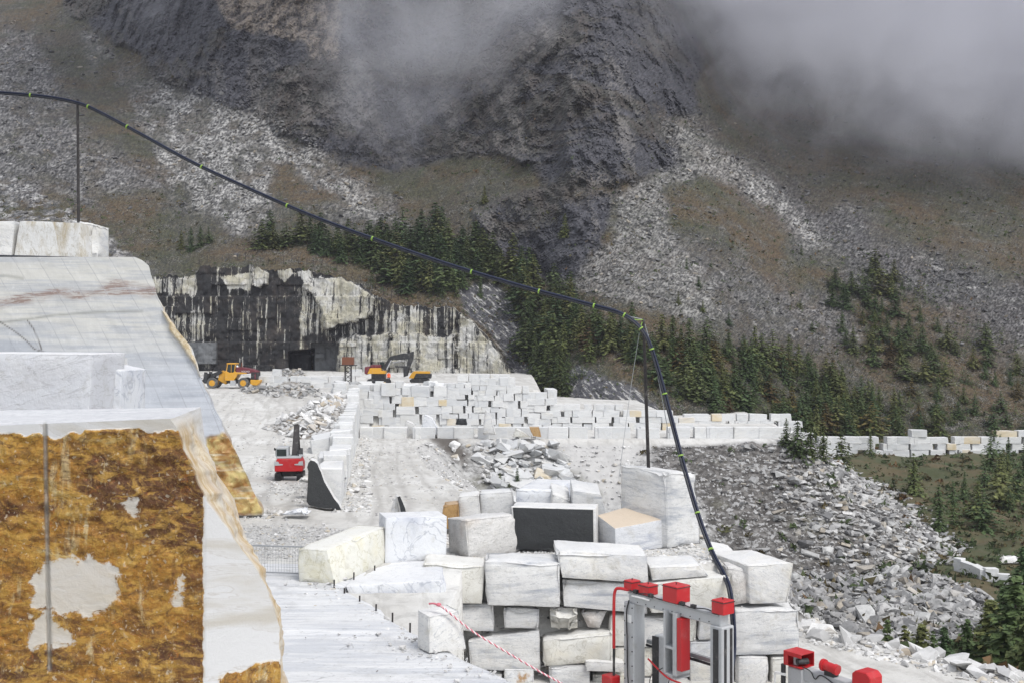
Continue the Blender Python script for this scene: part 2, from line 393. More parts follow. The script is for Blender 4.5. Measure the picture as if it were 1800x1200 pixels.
m, nt, b = newmat('mountain_rock_scree_grass')
geo = N(nt, 'NewGeometry'); pos = geo.outputs['Position']
A = {k: attr(nt, k) for k in ('rock', 'scree', 'bright', 'pale', 'slab', 'spur', 'pix', 'flake', 'moss')}
nb = noise(nt, pos, 0.05, 5, 0.65, 0.3); nm = noise(nt, pos, 0.22, 5, 0.65); nfine = noise(nt, pos, 1.1, 4, 0.8)
nb2 = noise(nt, pos, .025, 3, .6, .4); grass = mix(nt, ss(nt, nb, 0.42, 0.58), (0.034, 0.042, 0.014), (0.070, 0.044, 0.018)); grass = mix(nt, M_(nt, 'MULTIPLY', ss(nt, nb2, .5, .6), .55), grass, (0.105, 0.056, 0.018)); grass = mix(nt, M_(nt, 'MULTIPLY', ss(nt, nb2, .48, .40), .5), grass, (0.045, 0.044, 0.044))
grass = mix(nt, ss(nt, nm, 0.46, 0.70), grass, (0.026, 0.025, 0.014))
grass = mix(nt, M_(nt, 'MULTIPLY', ss(nt, nfine, 0.49, 0.40), 0.75), grass, (0.013, 0.014, 0.008))
grass = mix(nt, M_(nt, 'MULTIPLY', ss(nt, nfine, 0.51, 0.59), 0.55), grass, (0.090, 0.070, 0.034))
npx = noise(nt, pos, 3.4, 2, .8); grass = mix(nt, M_(nt, 'MULTIPLY', ss(nt, npx, .52, .62), .45), grass, (0.12, 0.105, 0.075)); grass = mix(nt, M_(nt, 'MULTIPLY', ss(nt, npx, .47, .38), .6), grass, (0.012, 0.012, 0.009))
grass = mix(nt, M_(nt, 'MULTIPLY', ss(nt, M_(nt, 'ADD', npx, M_(nt, 'MULTIPLY', nm, .6)), 0.90, 0.97), 0.8), grass, (0.26, 0.25, 0.24))
vor = N(nt, 'TexVoronoi', {'Vector': pos, 'Scale': 0.75, 'Randomness': 1.0}); vr = N(nt, 'SeparateColor', {0: vor.outputs['Color']}).outputs[0]
vor2 = N(nt, 'TexVoronoi', {'Vector': pos, 'Scale': 0.28}); vr2 = N(nt, 'SeparateColor', {0: vor2.outputs['Color']}).outputs[1]
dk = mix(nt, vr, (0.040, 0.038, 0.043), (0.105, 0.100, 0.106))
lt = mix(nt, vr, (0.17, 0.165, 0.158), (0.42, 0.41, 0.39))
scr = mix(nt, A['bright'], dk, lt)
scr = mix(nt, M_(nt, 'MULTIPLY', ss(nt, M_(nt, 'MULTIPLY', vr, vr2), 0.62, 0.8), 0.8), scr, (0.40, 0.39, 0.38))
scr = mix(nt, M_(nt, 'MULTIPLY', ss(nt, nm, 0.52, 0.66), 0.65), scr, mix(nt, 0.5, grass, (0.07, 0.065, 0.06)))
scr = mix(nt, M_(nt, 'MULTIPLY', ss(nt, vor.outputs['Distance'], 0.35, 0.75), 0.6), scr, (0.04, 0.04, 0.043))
ps = vmul(nt, pos, (1.0, 1.0, 0.55)); pst = N(nt, 'VectorRotate', {'Vector': pos, 'Axis': (0, 1, 0), 'Angle': 0.6}, rotation_type='AXIS_ANGLE').outputs[0]
ns = noise(nt, ps, 0.34, 8, 0.80, 0.15); nd = noise(nt, vmul(nt, pst, (0.25, 0.4, 2.0)), 0.35, 6, 0.65, 0.4)
rk = mix(nt, ss(nt, ns, 0.40, 0.60), (0.026, 0.027, 0.036), (0.078, 0.077, 0.090))
rk = mix(nt, M_(nt, 'MULTIPLY', A['moss'], .5), rk, mix(nt, ss(nt, nm, .42, .6), (0.050, 0.046, 0.020), (0.075, 0.052, 0.026)))
rk = mix(nt, M_(nt, 'MULTIPLY', A['flake'], .55), rk, (0.21, 0.195, 0.18))
rk = mix(nt, M_(nt, 'MULTIPLY', ss(nt, nfine, 0.46, 0.36), 0.7), rk, (0.012, 0.012, 0.015))
pale = mix(nt, ss(nt, ns, 0.44, 0.55), (0.07, 0.06, 0.055), (0.30, 0.25, 0.20))
nsl = noise(nt, vmul(nt, N(nt, 'VectorRotate', {'Vector': pos, 'Axis': (0, 1, 0), 'Angle': -0.75}, rotation_type='AXIS_ANGLE').outputs[0], (0.35, 0.5, 2.4)), 0.8, 7, 0.6, 0.4)
slab = mix(nt, ss(nt, nsl, 0.50, 0.66), (0.065, 0.065, 0.075), (0.48, 0.47, 0.45))
M_pale = mix(nt, A['scree'], mix(nt, A['rock'], (0.12, 0.105, 0.07), (0.14, 0.13, 0.125)), mix(nt, A['bright'], (0.26, 0.255, 0.25), (0.62, 0.60, 0.57)))
c = grass
c = mix(nt, A['scree'], c, scr)
c = mix(nt, A['rock'], c, rk)
c = mix(nt, A['pale'], c, pale)
c = mix(nt, A['slab'], c, slab)
c = mix(nt, M_(nt, 'MULTIPLY', A['spur'], ss(nt, nm, 0.42, 0.56)), c, mix(nt, ss(nt, ns, 0.45, 0.6), (0.06, 0.06, 0.065), (0.42, 0.41, 0.40)))
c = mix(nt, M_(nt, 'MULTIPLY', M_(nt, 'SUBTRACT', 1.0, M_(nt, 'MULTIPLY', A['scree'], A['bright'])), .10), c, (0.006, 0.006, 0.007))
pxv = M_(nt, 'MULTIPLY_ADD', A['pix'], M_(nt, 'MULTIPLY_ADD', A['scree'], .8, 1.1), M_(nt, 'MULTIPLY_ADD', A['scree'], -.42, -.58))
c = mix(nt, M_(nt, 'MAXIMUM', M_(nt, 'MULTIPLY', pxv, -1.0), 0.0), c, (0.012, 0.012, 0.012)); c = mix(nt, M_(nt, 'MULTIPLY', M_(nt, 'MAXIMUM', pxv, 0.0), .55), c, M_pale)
setin(nt, b, Base_Color=c, Roughness=0.9)
bump(nt, b, M_(nt, 'ADD', ns, nfine), 0.35, 0.5)
MAT_MTN = m
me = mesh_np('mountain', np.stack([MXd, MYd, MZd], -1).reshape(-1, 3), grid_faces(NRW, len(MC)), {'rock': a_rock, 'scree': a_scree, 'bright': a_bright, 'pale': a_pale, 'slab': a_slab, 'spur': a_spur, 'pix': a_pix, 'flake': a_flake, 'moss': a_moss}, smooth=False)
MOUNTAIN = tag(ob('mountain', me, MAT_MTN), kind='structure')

# ------------------------------------------------------------------ setting: quarry floor, road, terrace, talus and valley in one sheet
LY = ([15, 44, 52, 59, 66, 88, 120, 165, 190, 270], [0.3, 0.3, 0.35, 0.0, 0.0, -1.0, 0.6, 2.85, 2.9, 3.4])
RYY = ([15, 44, 52, 59, 66, 150, 260], [0.3, 0.3, 0.35, 0.0, -0.2, -3.2, -3.4])
def wall_x(Y): return np.interp(Y, [20, 62, 66, 165, 166, 300], [-10.0, -10.0, -10.3, -22.9, -60, -60])
TPOLY = [(-90, 10), (-4.0, 10), (-2.0, 44.0), (-2.0, 46.3), (9.0, 46.3), (9.0, 57.5), (3.0, 59.5), (-0.5, 63), (-1.5, 71.6), (-6.7, 92.8), (-13.0, 140), (-10.7, 148), (37.0, 148), (39.5, 156), (42, 176), (44, 200), (46, 300), (-120, 300)]
RPOLY = [(-8, 5), (60, 5), (40, 26), (21.5, 46.2), (14.6, 54), (12.5, 57), (-4, 57)]
EDGES = ((-6.7, 42.2), (-3.25, 35.6), (0.08, 30.2), (4.5, 23.0))
def floorZ(X, Y, detail=True):
    X = np.asarray(X, float); Y = np.asarray(Y, float)
    L = np.interp(Y, *LY); R = np.interp(Y, *RYY)
    w = sstep(-0.6, 0.6, X - wall_x(Y) + 1.2)
    zin = L * (1 - w) + R * w
    # low platform of packed fill behind the stacked blocks
    zin = np.where((X > -6) & (Y > 44) & (Y < 60), 0.62, zin)
    back = (X > wall_x(Y)) & (Y > 150)
    zin = np.where(back, -3.25 + 0 * X, zin)
    # ground behind the tall stacked wall is filled to the upper terrace
    fill = sstep(165.3, 166.2, Y) * sstep(6.6, 5.0, X) * sstep(-62, -58, X) 
    zin = zin * (1 - fill) + fill * np.interp(Y, [165, 270], [2.7, 3.4])
    fill2 = sstep(165.8, 166.6, Y) * sstep(24.5, 22.5, X) * sstep(4.0, 6.0, X)
    zin = zin * (1 - fill2) + fill2 * (-0.6)
    d1 = -sdist(X, Y, TPOLY); d2 = -sdist(X, Y, RPOLY)
    n = fbm(X * 0.12, Y * 0.12, 2.0, 4) if detail else 0
    ez = np.where(Y > 100, -3.25, np.interp(Y, *RYY))
    zt = np.where(d1 <= 0, zin, ez - 0.66 * np.maximum(d1 + 0.9 * n, 0) )
    zr = np.where(d2 <= 0, -4.0, -4.0 - 0.62 * np.maximum(d2 + 0.8 * n, 0))
    val = -17.0 + np.maximum(0, Y - 130) * 0.075 - np.maximum(0, 110 - Y) * 0.03 + 1.2 * n + np.maximum(0, X - 60) * 0.02
    val = np.where(Y < 60, -30, val)
    zt = np.where((d1 > 0) & (d2 <= 0), -99.0, zt)
    z = np.maximum(np.maximum(zt, zr), val)
    talus = sstep(0.0, 1.0, d1) * (zt >= np.maximum(zr, val) - 2.0) ; grass = ((val >= np.maximum(zt, zr) - 0.2)).astype(float)
    verge = (d2 > 0) * (zr > np.maximum(zt, val))
    return z, talus, grass, verge.astype(float), d1, d2
NY, NU = 470, 560
gy = np.exp(np.linspace(math.log(16), math.log(268), NY)); gu = np.linspace(-0.60, 0.62, NU)
GX = gu[None, :] * gy[:, None]; GY = np.repeat(gy[:, None], NU, 1)
GZ, g_tal, g_gr, g_ver, gd1, gd2 = floorZ(GX, GY)
det = 0.10 * fbm(GX * 0.6, GY * 0.6, 0.0, 4) + (g_tal > 0.3) * (0.45 * fbm(GX * 0.5, GY * 0.5, 5.0, 4)) + g_gr * 0.8 * fbm(GX * 0.15, GY * 0.15, 8.0, 4)
GZ = GZ + det * sstep(0.0, 0.6, np.abs(gd1)) * sstep(0, 0.4, np.abs(gd2))
gpx = 900 + GX / GY * F; gpy = 600 + (EZ - GZ) / GY * F
dark_t = sstep(-14, 14, sdist(gpx, gpy, [(1110, 772), (1400, 765), (1560, 800), (1700, 960), (1900, 1000), (1900, 1300), (1240, 1300), (1235, 900), (1150, 820)]) + 40 * fbm(gpx * .02, gpy * .02, 3.0, 4)) * g_tal
soil = np.maximum(sstep(-6, 6, sdist(gpx, gpy, [(755, 762), (800, 764), (830, 800), (815, 815), (780, 790)]) + 12 * fbm(gpx * .05, gpy * .05, 6.0)), 0)
fines = sstep(-12, 12, sdist(gpx, gpy, [(985, 772), (1110, 772), (1150, 800), (1090, 820), (1085, 900), (1010, 830), (960, 775)]) + 16 * fbm(gpx * .03, gpy * .03, 9.0)) * g_tal
fines = np.maximum(fines, sstep(-8, 8, sdist(gpx, gpy, [(690, 765), (740, 770), (830, 850), (880, 905), (850, 910), (760, 850)]) + 10 * fbm(gpx * .05, gpy * .05, 9.0)) * 0.85 * g_tal)
gravel = sstep(-3, 3, sdist(GX, GY, [(-30, 50), (-9, 49), (-8, 56), (-12, 60), (-30, 60)]) + 2 * fbm(GX * .6, GY * .6, 5.0))
def trk(path, half, wd):
    d = ldist(GX, GY, path) + .10 * fbm(GX * .5, GY * .5, 3., 3); return np.exp(-((d - half) / wd) ** 2)
track = np.maximum.reduce([trk([(-6.5, 56), (-7.5, 70), (-11, 95), (-15.5, 140), (-18, 150)], .95, .22), trk([(-4.6, 58), (-5.6, 72), (-9.6, 98), (-16, 148)], .95, .22) * .7, trk([(-12.5, 52), (-14, 62), (-17, 84), (-22, 110), (-30, 140), (-40, 168)], 1.1, .25), trk([(-10.5, 54), (-14.5, 70), (-20, 95), (-27, 130), (-33, 165)], 1.0, .25) * .7, trk([(2, 49), (9, 49.5), (14, 48), (19, 43), (26, 35)], 1.0, .2), trk([(4, 42), (12, 45), (17, 41), (24, 32)], 1.0, .2) * .8]) * sstep(-.5, .3, fbm(GX * .15, GY * .15, 7., 3) + .2)
m, nt, b = newmat('quarry_ground_dust')
pos = N(nt, 'NewGeometry').outputs['Position']
A = {k: attr(nt, k) for k in ('talus', 'grass', 'dark', 'soil', 'fines', 'verge', 'gravel', 'track')}
n1 = noise(nt, pos, 0.13, 6, 0.6, 0.3); n2 = noise(nt, pos, 1.1, 7, 0.68); n3 = noise(nt, pos, 7.0, 4, 0.7)
tr = noise(nt, vmul(nt, N(nt, 'VectorRotate', {'Vector': pos, 'Axis': (0, 0, 1), 'Angle': -0.16}, rotation_type='AXIS_ANGLE').outputs[0], (1.0, 0.10, 1.0)), 0.9, 5, 0.6, 0.7)
c = mix(nt, ss(nt, n1, 0.35, 0.65), (0.58, 0.57, 0.545), (0.46, 0.445, 0.415))
c = mix(nt, M_(nt, 'MULTIPLY', ss(nt, tr, 0.50, 0.62), 0.65), c, (0.36, 0.345, 0.32))
c = mix(nt, M_(nt, 'MULTIPLY', ss(nt, n2, 0.50, 0.66), 0.55), c, (0.34, 0.33, 0.31))
c = mix(nt, M_(nt, 'MULTIPLY', ss(nt, n3, 0.54, 0.72), 0.35), c, (0.68, 0.675, 0.66))
c = mix(nt, M_(nt, 'MULTIPLY', A['track'], M_(nt, 'MULTIPLY_ADD', n3, .8, .15)), c, (0.30, 0.285, 0.265))
gv = mix(nt, ss(nt, n3, 0.40, 0.62), (0.12, 0.12, 0.12), (0.50, 0.49, 0.475))
c = mix(nt, M_(nt, 'MULTIPLY', A['gravel'], 0.6), c, gv)
vor = N(nt, 'TexVoronoi', {'Vector': vadd(nt, pos, vmul(nt, N(nt, 'TexNoise', {'Vector': pos, 'Scale': 2.0, 'Detail': 3.0}).outputs['Color'], (.5, .5, .5))), 'Scale': 2.6}, distance='MANHATTAN'); vr = N(nt, 'SeparateColor', {0: vor.outputs['Color']}).outputs[0]
tl = mix(nt, ss(nt, n2, .38, .62), (0.14, 0.135, 0.13), (0.40, 0.395, 0.385)); tl = mix(nt, M_(nt, 'MULTIPLY', vr, .5), tl, (0.46, 0.455, 0.44))
tld = mix(nt, ss(nt, n2, .42, .66), (0.048, 0.043, 0.039), (0.17, 0.16, 0.15)); tld = mix(nt, ss(nt, vr, .72, .9), tld, (0.30, 0.295, 0.29))
tl = mix(nt, A['dark'], tl, tld)
tl = mix(nt, M_(nt, 'MULTIPLY', ss(nt, n1, 0.56, 0.68), 0.45), tl, (0.085, 0.08, 0.045))
fin = mix(nt, ss(nt, n2, 0.4, 0.7), (0.46, 0.45, 0.435), (0.36, 0.35, 0.34))
tl = mix(nt, M_(nt, 'MULTIPLY', A['fines'], 0.9), tl, fin)
c = mix(nt, A['talus'], c, tl)
gr = mix(nt, ss(nt, noise(nt, pos, 0.16, 7, 0.7), 0.40, 0.64), (0.048, 0.056, 0.020), (0.085, 0.066, 0.030))
gr = mix(nt, M_(nt, 'MULTIPLY', ss(nt, n2, 0.60, 0.72), 0.6), gr, (0.15, 0.13, 0.10))
c = mix(nt, A['grass'], c, gr)
c = mix(nt, A['verge'], c, mix(nt, ss(nt, n2, 0.45, 0.6), (0.40, 0.39, 0.37), (0.07, 0.07, 0.03)))
c = mix(nt, A['soil'], c, mix(nt, n2, (0.045, 0.038, 0.032), (0.14, 0.125, 0.11)))
setin(nt, b, Base_Color=c, Roughness=0.85)
bump(nt, b, M_(nt, 'ADD', M_(nt, 'MULTIPLY', n2, 1.0), M_(nt, 'MULTIPLY', n3, 0.4)), 0.55, 0.12)
MAT_GROUND = m
me = mesh_np('quarry_ground', np.stack([GX, GY, GZ], -1).reshape(-1, 3), grid_faces(NY, NU), {'talus': g_tal, 'grass': g_gr, 'dark': dark_t, 'soil': soil, 'fines': fines, 'verge': g_ver, 'gravel': gravel, 'track': track}, smooth=True)
GROUND = tag(ob('ground', me, MAT_GROUND), kind='structure')
def gz(x, y):
    """height of the built ground sheet"""
    i = np.interp(math.log(y), [math.log(16), math.log(268)], [0, NY - 1]); j = np.interp(x / y, [gu[0], gu[-1]], [0, NU - 1])
    i0, j0 = int(min(i, NY - 2)), int(min(j, NU - 2)); a, c_ = i - i0, j - j0
    return float((GZ[i0, j0] * (1 - a) + GZ[i0 + 1, j0] * a) * (1 - c_) + (GZ[i0, j0 + 1] * (1 - a) + GZ[i0 + 1, j0 + 1] * a) * c_)
def hit(px, py, y0=24.0, y1=262.0):
    """first point of the ground sheet on a line of sight"""
    ys = np.exp(np.linspace(math.log(y0), math.log(y1), 700)); xs = (px - 900) / F * ys; zr = EZ - (py - 600) / F * ys
    j = np.clip(np.round((xs / ys - gu[0]) / (gu[1] - gu[0])).astype(int), 0, NU - 1); i = np.clip(np.round((np.log(ys) - math.log(16)) / (math.log(268) - math.log(16)) * (NY - 1)).astype(int), 0, NY - 1)
    k = np.nonzero(GZ[i, j] >= zr)[0]
    if len(k) == 0: return None
    y = ys[k[0]]; x = (px - 900) / F * y
    return Vector((x, y, gz(x, y)))

# ------------------------------------------------------------------ the old quarry face at the back
CN = 360; CR = 130
cpx = np.linspace(150, 897, CN)
ctop = cliff_top(cpx) + 5 * fbm(cpx * 0.05, 0 * cpx, 1.0, 4) + 4 * fbm(cpx * 0.25, 0 * cpx, 6.0, 2)
cY0 = cliff_Y(cpx)
CPX = np.repeat(cpx[None, :], CR, 0); tv = np.linspace(0, 1, CR)[:, None]
CPY = 668 * (1 - tv) + ctop[None, :] * tv
def cp(poly, soft=3.0, n=7): return sstep(-soft, soft, sdist(CPX, CPY, poly) + n * fbm(CPX * .08, CPY * .08, 3.0, 4))
lt1 = [(531, 504), (565, 487), (601, 490), (640, 505), (660, 525), (650, 560), (615, 568), (572, 577), (563, 540)]
lt2 = [(592, 592), (650, 590), (690, 585), (690, 668), (592, 668)]
lt3 = [(686, 590), (800, 590), (800, 668), (686, 668)]; lt3b = [(686, 543), (800, 543), (800, 592), (686, 592)]
lt4 = [(804, 548), (840, 575), (875, 620), (897, 668), (804, 668)]
wp = [[(439, 467), (458, 466), (472, 482), (470, 500), (455, 506), (442, 502)], [(484, 472), (512, 470), (518, 482), (500, 492), (486, 491)], [(520, 476), (548, 475), (549, 490), (535, 494), (522, 488)], [(388, 488), (440, 480), (440, 510), (400, 508)]]
half1 = [(262, 490), (345, 485), (350, 518), (262, 518)]; half2 = [(300, 555), (362, 540), (362, 602), (300, 602)]; half3 = [(520, 505), (560, 500), (580, 590), (530, 590)]
tun1 = [(546, 603), (591, 603), (591, 668), (546, 668)]; tun0 = [(508, 618), (552, 612), (552, 668), (508, 668)]; tun2 = [(330, 602), (381, 602), (381, 640), (330, 640)]
light = np.interp(CPX, [270, 350, 520, 620], [.12, -.06, .02, .26]) + 0.26 * fbm(CPX * .03, CPY * .03, 7.0, 4)
for pl, w in ((lt1, .80), (lt2, .74), (lt3, .76), (lt3b, .50), (lt4, .76), (half1, .52), (half2, .44), (half3, .42)): light = np.maximum(light, w * cp(pl))
for pl in wp: light = np.maximum(light, .88 * cp(pl, 2.5, 6))
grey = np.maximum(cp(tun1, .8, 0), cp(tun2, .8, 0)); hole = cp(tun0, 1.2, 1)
pan = np.floor(CPX / 57 + 0.5 * np.floor(CPY / 70) + 0.15 * fbm(CPX * .02, CPY * .02, 4.0)) ; pany = np.floor(CPY / 70 + 0.3 * np.sin(pan))
off = (_h(pan.astype(int), pany.astype(int), np.zeros_like(pan).astype(int)) - 0.5) * 1.3
off = off + 1.1 * fbm(CPX * .03, CPY * .03, 2.0, 5) + 0.5 * fbm(CPX * .15, CPY * .10, 5.0, 3)
off = off - 2.2 * cp(lt1) - 3.0 * cp(lt2) - 2.0 * cp(lt3) - 1.0 * cp(lt4) - 1.5 * cp(wp[0], 1.5, 2) + 4.5 * cp(tun1, .8, 0) + 7 * hole - 1.2 * cp(tun2, .8, 0)
bench = np.interp(CPY, [480, 520, 522, 600, 602, 668], [3.4, 2.6, 1.4, 0.8, 0.0, -0.4])
CY = cY0[None, :] + off + bench
CV = np.stack([(CPX - 900) / F * CY, CY, EZ - (CPY - 600) / F * CY], -1)
cap = CV[-1].copy(); cap[:, 1] += 9; cap[:, 0] *= cap[:, 1] / (cap[:, 1] - 9); cap[:, 2] += 0.4
CV = np.concatenate([CV, cap[None]], 0)
padc = lambda a: np.concatenate([a, a[-1:]], 0)
m, nt, b = newmat('streaked_quarry_face')
pos = N(nt, 'NewGeometry').outputs['Position']
li, gyy = attr(nt, 'light'), attr(nt, 'grey')
st0 = noise(nt, vmul(nt, pos, (1.0, 0.3, 0.030)), 0.9, 6, 0.85, 0.05); st = M_(nt, 'MULTIPLY_ADD', M_(nt, 'SUBTRACT', st0, .5), 1.7, .5)
st2 = noise(nt, vmul(nt, pos, (1.0, 0.6, 0.12)), 2.6, 4, 0.7); blot = noise(nt, pos, 0.22, 7, 0.7, 0.4)
cream = mix(nt, ss(nt, blot, 0.40, 0.62), (0.52, 0.51, 0.485), (0.46, 0.43, 0.33))
cream = mix(nt, M_(nt, 'MULTIPLY', ss(nt, st2, 0.45, 0.65), 0.5), cream, (0.24, 0.23, 0.21))
blk = mix(nt, ss(nt, blot, 0.45, 0.68), (0.010, 0.010, 0.011), (0.034, 0.026, 0.022))
lv = M_(nt, 'ADD', M_(nt, 'MULTIPLY', M_(nt, 'SUBTRACT', li, 0.5), 0.30), M_(nt, 'ADD', M_(nt, 'MULTIPLY', st, 0.9), M_(nt, 'ADD', M_(nt, 'MULTIPLY', st2, 0.10), M_(nt, 'MULTIPLY', M_(nt, 'SUBTRACT', blot, 0.5), 0.22))))
c = mix(nt, ss(nt, lv, 0.475, 0.525), blk, cream)
c = mix(nt, gyy, c, mix(nt, st2, (0.075, 0.08, 0.085), (0.19, 0.195, 0.20)))
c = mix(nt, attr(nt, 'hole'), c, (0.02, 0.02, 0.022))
cr = noise(nt, pos, 0.35, 5, 0.6, 1.2)
c = mix(nt, M_(nt, 'MULTIPLY', M_(nt, 'SUBTRACT', 1.0, ss(nt, M_(nt, 'ABSOLUTE', M_(nt, 'SUBTRACT', cr, 0.5)), 0.0, 0.01)), 0.8), c, (0.03, 0.03, 0.03))
setin(nt, b, Base_Color=c, Roughness=0.75)
bump(nt, b, M_(nt, 'ADD', st, blot), 0.7, 0.5)
me = mesh_np('quarry_face', CV.reshape(-1, 3), grid_faces(CR + 1, CN), {'light': padc(light), 'grey': padc(grey), 'hole': padc(hole)}, smooth=True, sharp=38)
tag(ob('quarry_face', me, m), kind='structure')
# ------------------------------------------------------------------ rocks
RS = np.random.RandomState(11)
def hull_rock(seed, flat=0.6, n=13):
    r = random.Random(seed); bm = bmesh.new()
    for i in range(n):
        a = [r.uniform(-1, 1) for _ in range(3)]; l = max(abs(x) for x in a) or 1
        k = r.uniform(0.75, 1.0) / l
        bm.verts.new((a[0] * k * 0.5 * 1.25, a[1] * k * 0.5, a[2] * k * 0.5 * flat))
    res = bmesh.ops.convex_hull(bm, input=bm.verts)
    bmesh.ops.delete(bm, geom=[v for v in bm.verts if not v.link_faces], context='VERTS')
    bmesh.ops.triangulate(bm, faces=bm.faces)
    me = bpy.data.meshes.new('rock_shape'); bm.to_mesh(me); bm.free()
    return me
ROCKS = [hull_rock(100 + i, flat=(0.45, 0.6, 0.75)[i % 3], n=(12, 14, 10)[i % 3]) for i in range(12)]
def mesh_arrays(me):
    v = np.zeros(len(me.vertices) * 3, np.float32); me.vertices.foreach_get('co', v)
    f = np.zeros(len(me.loops), np.int32); me.loops.foreach_get('vertex_index', f)
    return v.reshape(-1, 3), f.reshape(-1, 3)
ROCK_A = [mesh_arrays(m_) for m_ in ROCKS]
def scatter(name, pts, size, mat, rnd=None, parent=None, tilt=0.5, seed=1):
    rs = np.random.RandomState(seed); pts = np.asarray(pts, float); size = np.asarray(size, float); n = len(pts)
    rnd = rs.rand(n) if rnd is None else np.clip(rnd, 0, 1)
    var = rs.randint(0, len(ROCK_A), n)
    rz = rs.rand(n) * 6.283; tx = (rs.rand(n) - .5) * 2 * tilt; ty = (rs.rand(n) - .5) * 2 * tilt
    vs_, fs_, at, base = [], [], [], 0
    for k, (rv, rf) in enumerate(ROCK_A):
        i = np.nonzero(var == k)[0]
        if len(i) == 0: continue
        v = rv[None] * size[i][:, None, None] * (0.75 + 0.5 * rs.rand(len(i), 1, 3))
        c, s_ = np.cos(tx[i])[:, None], np.sin(tx[i])[:, None]
        y = v[..., 1] * c - v[..., 2] * s_; z = v[..., 1] * s_ + v[..., 2] * c; x = v[..., 0]
        c, s_ = np.cos(ty[i])[:, None], np.sin(ty[i])[:, None]
        x, z = x * c + z * s_, -x * s_ + z * c
        c, s_ = np.cos(rz[i])[:, None], np.sin(rz[i])[:, None]
        x, y = x * c - y * s_, x * s_ + y * c
        v = np.stack([x, y, z], -1) + pts[i][:, None, :]
        m_ = rv.shape[0]
        fs_.append((rf[None] + (np.arange(len(i)) * m_)[:, None, None] + base).reshape(-1, 3)); vs_.append(v.reshape(-1, 3)); at.append(np.repeat(rnd[i], m_)); base += len(i) * m_
    me = mesh_np(name, np.concatenate(vs_), np.concatenate(fs_), {'rnd': np.concatenate(at)})
    return tag(ob(name, me, mat, parent), kind='stuff')
def stone_children(name, pts, size, mat_meshes, parent, seed=1, tilt=0.6, sink=0.12, flat=1.0):
    r = random.Random(seed)
    pl = Vector(parent.location)
    for p, s_ in zip(pts, size):
        o = bpy.data.objects.new(name, r.choice(mat_meshes))
        o.location = Vector(p) - pl + Vector((0, 0, s_ * sink)); o.rotation_euler = (r.uniform(-tilt, tilt), r.uniform(-tilt, tilt), r.uniform(0, 6.28))
        o.scale = (s_ * r.uniform(.8, 1.3), s_ * r.uniform(.7, 1.1), s_ * r.uniform(.7, 1.1) * flat)
        link(o, parent)
def with_mat(meshes, mat):
    out = []
    for a in meshes:
        c = a.copy(); c.materials.clear(); c.materials.append(mat); out.append(c)
    return out
MAT_SC = stone_mat('scree_stone', (0.07, 0.068, 0.07), (0.46, 0.45, 0.43), bias=1.4)
MAT_TA = stone_mat('talus_stone', (0.09, 0.087, 0.088), (0.56, 0.55, 0.535), bias=.9)
MAT_WH = stone_mat('white_rubble', (0.26, 0.255, 0.25), (0.68, 0.67, 0.655), (0.45, 0.36, 0.22), bias=0.7)
MAT_TAo = stone_mat('talus_stone_big', (0.13, 0.128, 0.13), (0.50, 0.495, 0.48), use_attr=False)
MAT_WHo = stone_mat('white_rubble_big', (0.36, 0.355, 0.35), (0.68, 0.67, 0.655), (0.45, 0.33, 0.18), use_attr=False, bias=0.7)
RK_TA, RK_WH = with_mat(ROCKS, MAT_TAo), with_mat(ROCKS, MAT_WHo)

# scree stones lying on the mountain
n = 60000
spx = RS.uniform(-60, 1860, n); spy = RS.uniform(-10, 620, n)
r_, c_ = mtn_np(spx, spy)
w = a_scree[r_, c_] * (0.30 + 0.7 * a_bright[r_, c_]) + 0.09 * (1 - a_rock[r_, c_]) * (fbm(spx * .015, spy * .02, 8., 3) > -.1)
k = RS.rand(n) < w
r_, c_, bx = r_[k], c_[k], a_bright[r_[k], c_[k]]
pts = np.stack([MXd[r_, c_], MYd[r_, c_], MZd[r_, c_]], -1) + (RS.rand(len(r_), 3) - .5) * np.array([1.2, 1.2, 0.2])
sz = (0.45 + 1.1 * RS.rand(len(r_)) ** 4) * (MYd[r_, c_] / 330.0)
scatter('scree_stones', pts, sz, MAT_SC, rnd=(0.25 + 0.5 * bx) * (0.3 + 0.9 * RS.rand(len(r_))), seed=3)

# ground samplers
FI = np.arange(NY * NU); fx, fy, fz = GX.ravel(), GY.ravel(), GZ.ravel(); fpx, fpy = gpx.ravel(), gpy.ravel()
def pick(mask, n, seed):
    rs = np.random.RandomState(seed); idx = FI[mask.ravel()]
    i = rs.choice(idx, n); u = rs.rand(n, 2) - .5
    x = fx[i] + u[:, 0] * fy[i] * (gu[1] - gu[0]); y = fy[i] * (1 + u[:, 1] * (math.log(268) - math.log(16)) / NY)
    return np.stack([x, y, fz[i]], -1), i
tal = (g_tal > 0.6) & (GY > 84)
p_, i_ = pick(tal & (dark_t > 0.4), 15000, 5); hi = sstep(-20, 60, sdist(fpx[i_], fpy[i_], [(1330, 760), (1500, 770), (1720, 980), (1760, 1080), (1480, 1010), (1330, 880)]) + 30 * fbm(fpx[i_] * .02, fpy[i_] * .02, 3., 3))
scatter('talus_stones', p_, (0.16 + 0.8 * RS.rand(15000) ** 3.6) * (.42 + .78 * hi), MAT_TA, rnd=RS.rand(15000) ** (1.5 - .7 * hi), tilt=0.40, seed=6)
p_, i_ = pick(tal & (dark_t <= 0.4) & (fines < 0.5), 4200, 7)
scatter('pale_rubble_stones', p_, 0.2 + 0.9 * RS.rand(4200) ** 3, MAT_WH, tilt=0.5, seed=8)
p_, i_ = pick(tal & (fines >= 0.4), 3000, 9)
scatter('fine_rubble_stones', p_, 0.10 + 0.38 * RS.rand(3000) ** 3, MAT_WH, tilt=0.5, seed=10)
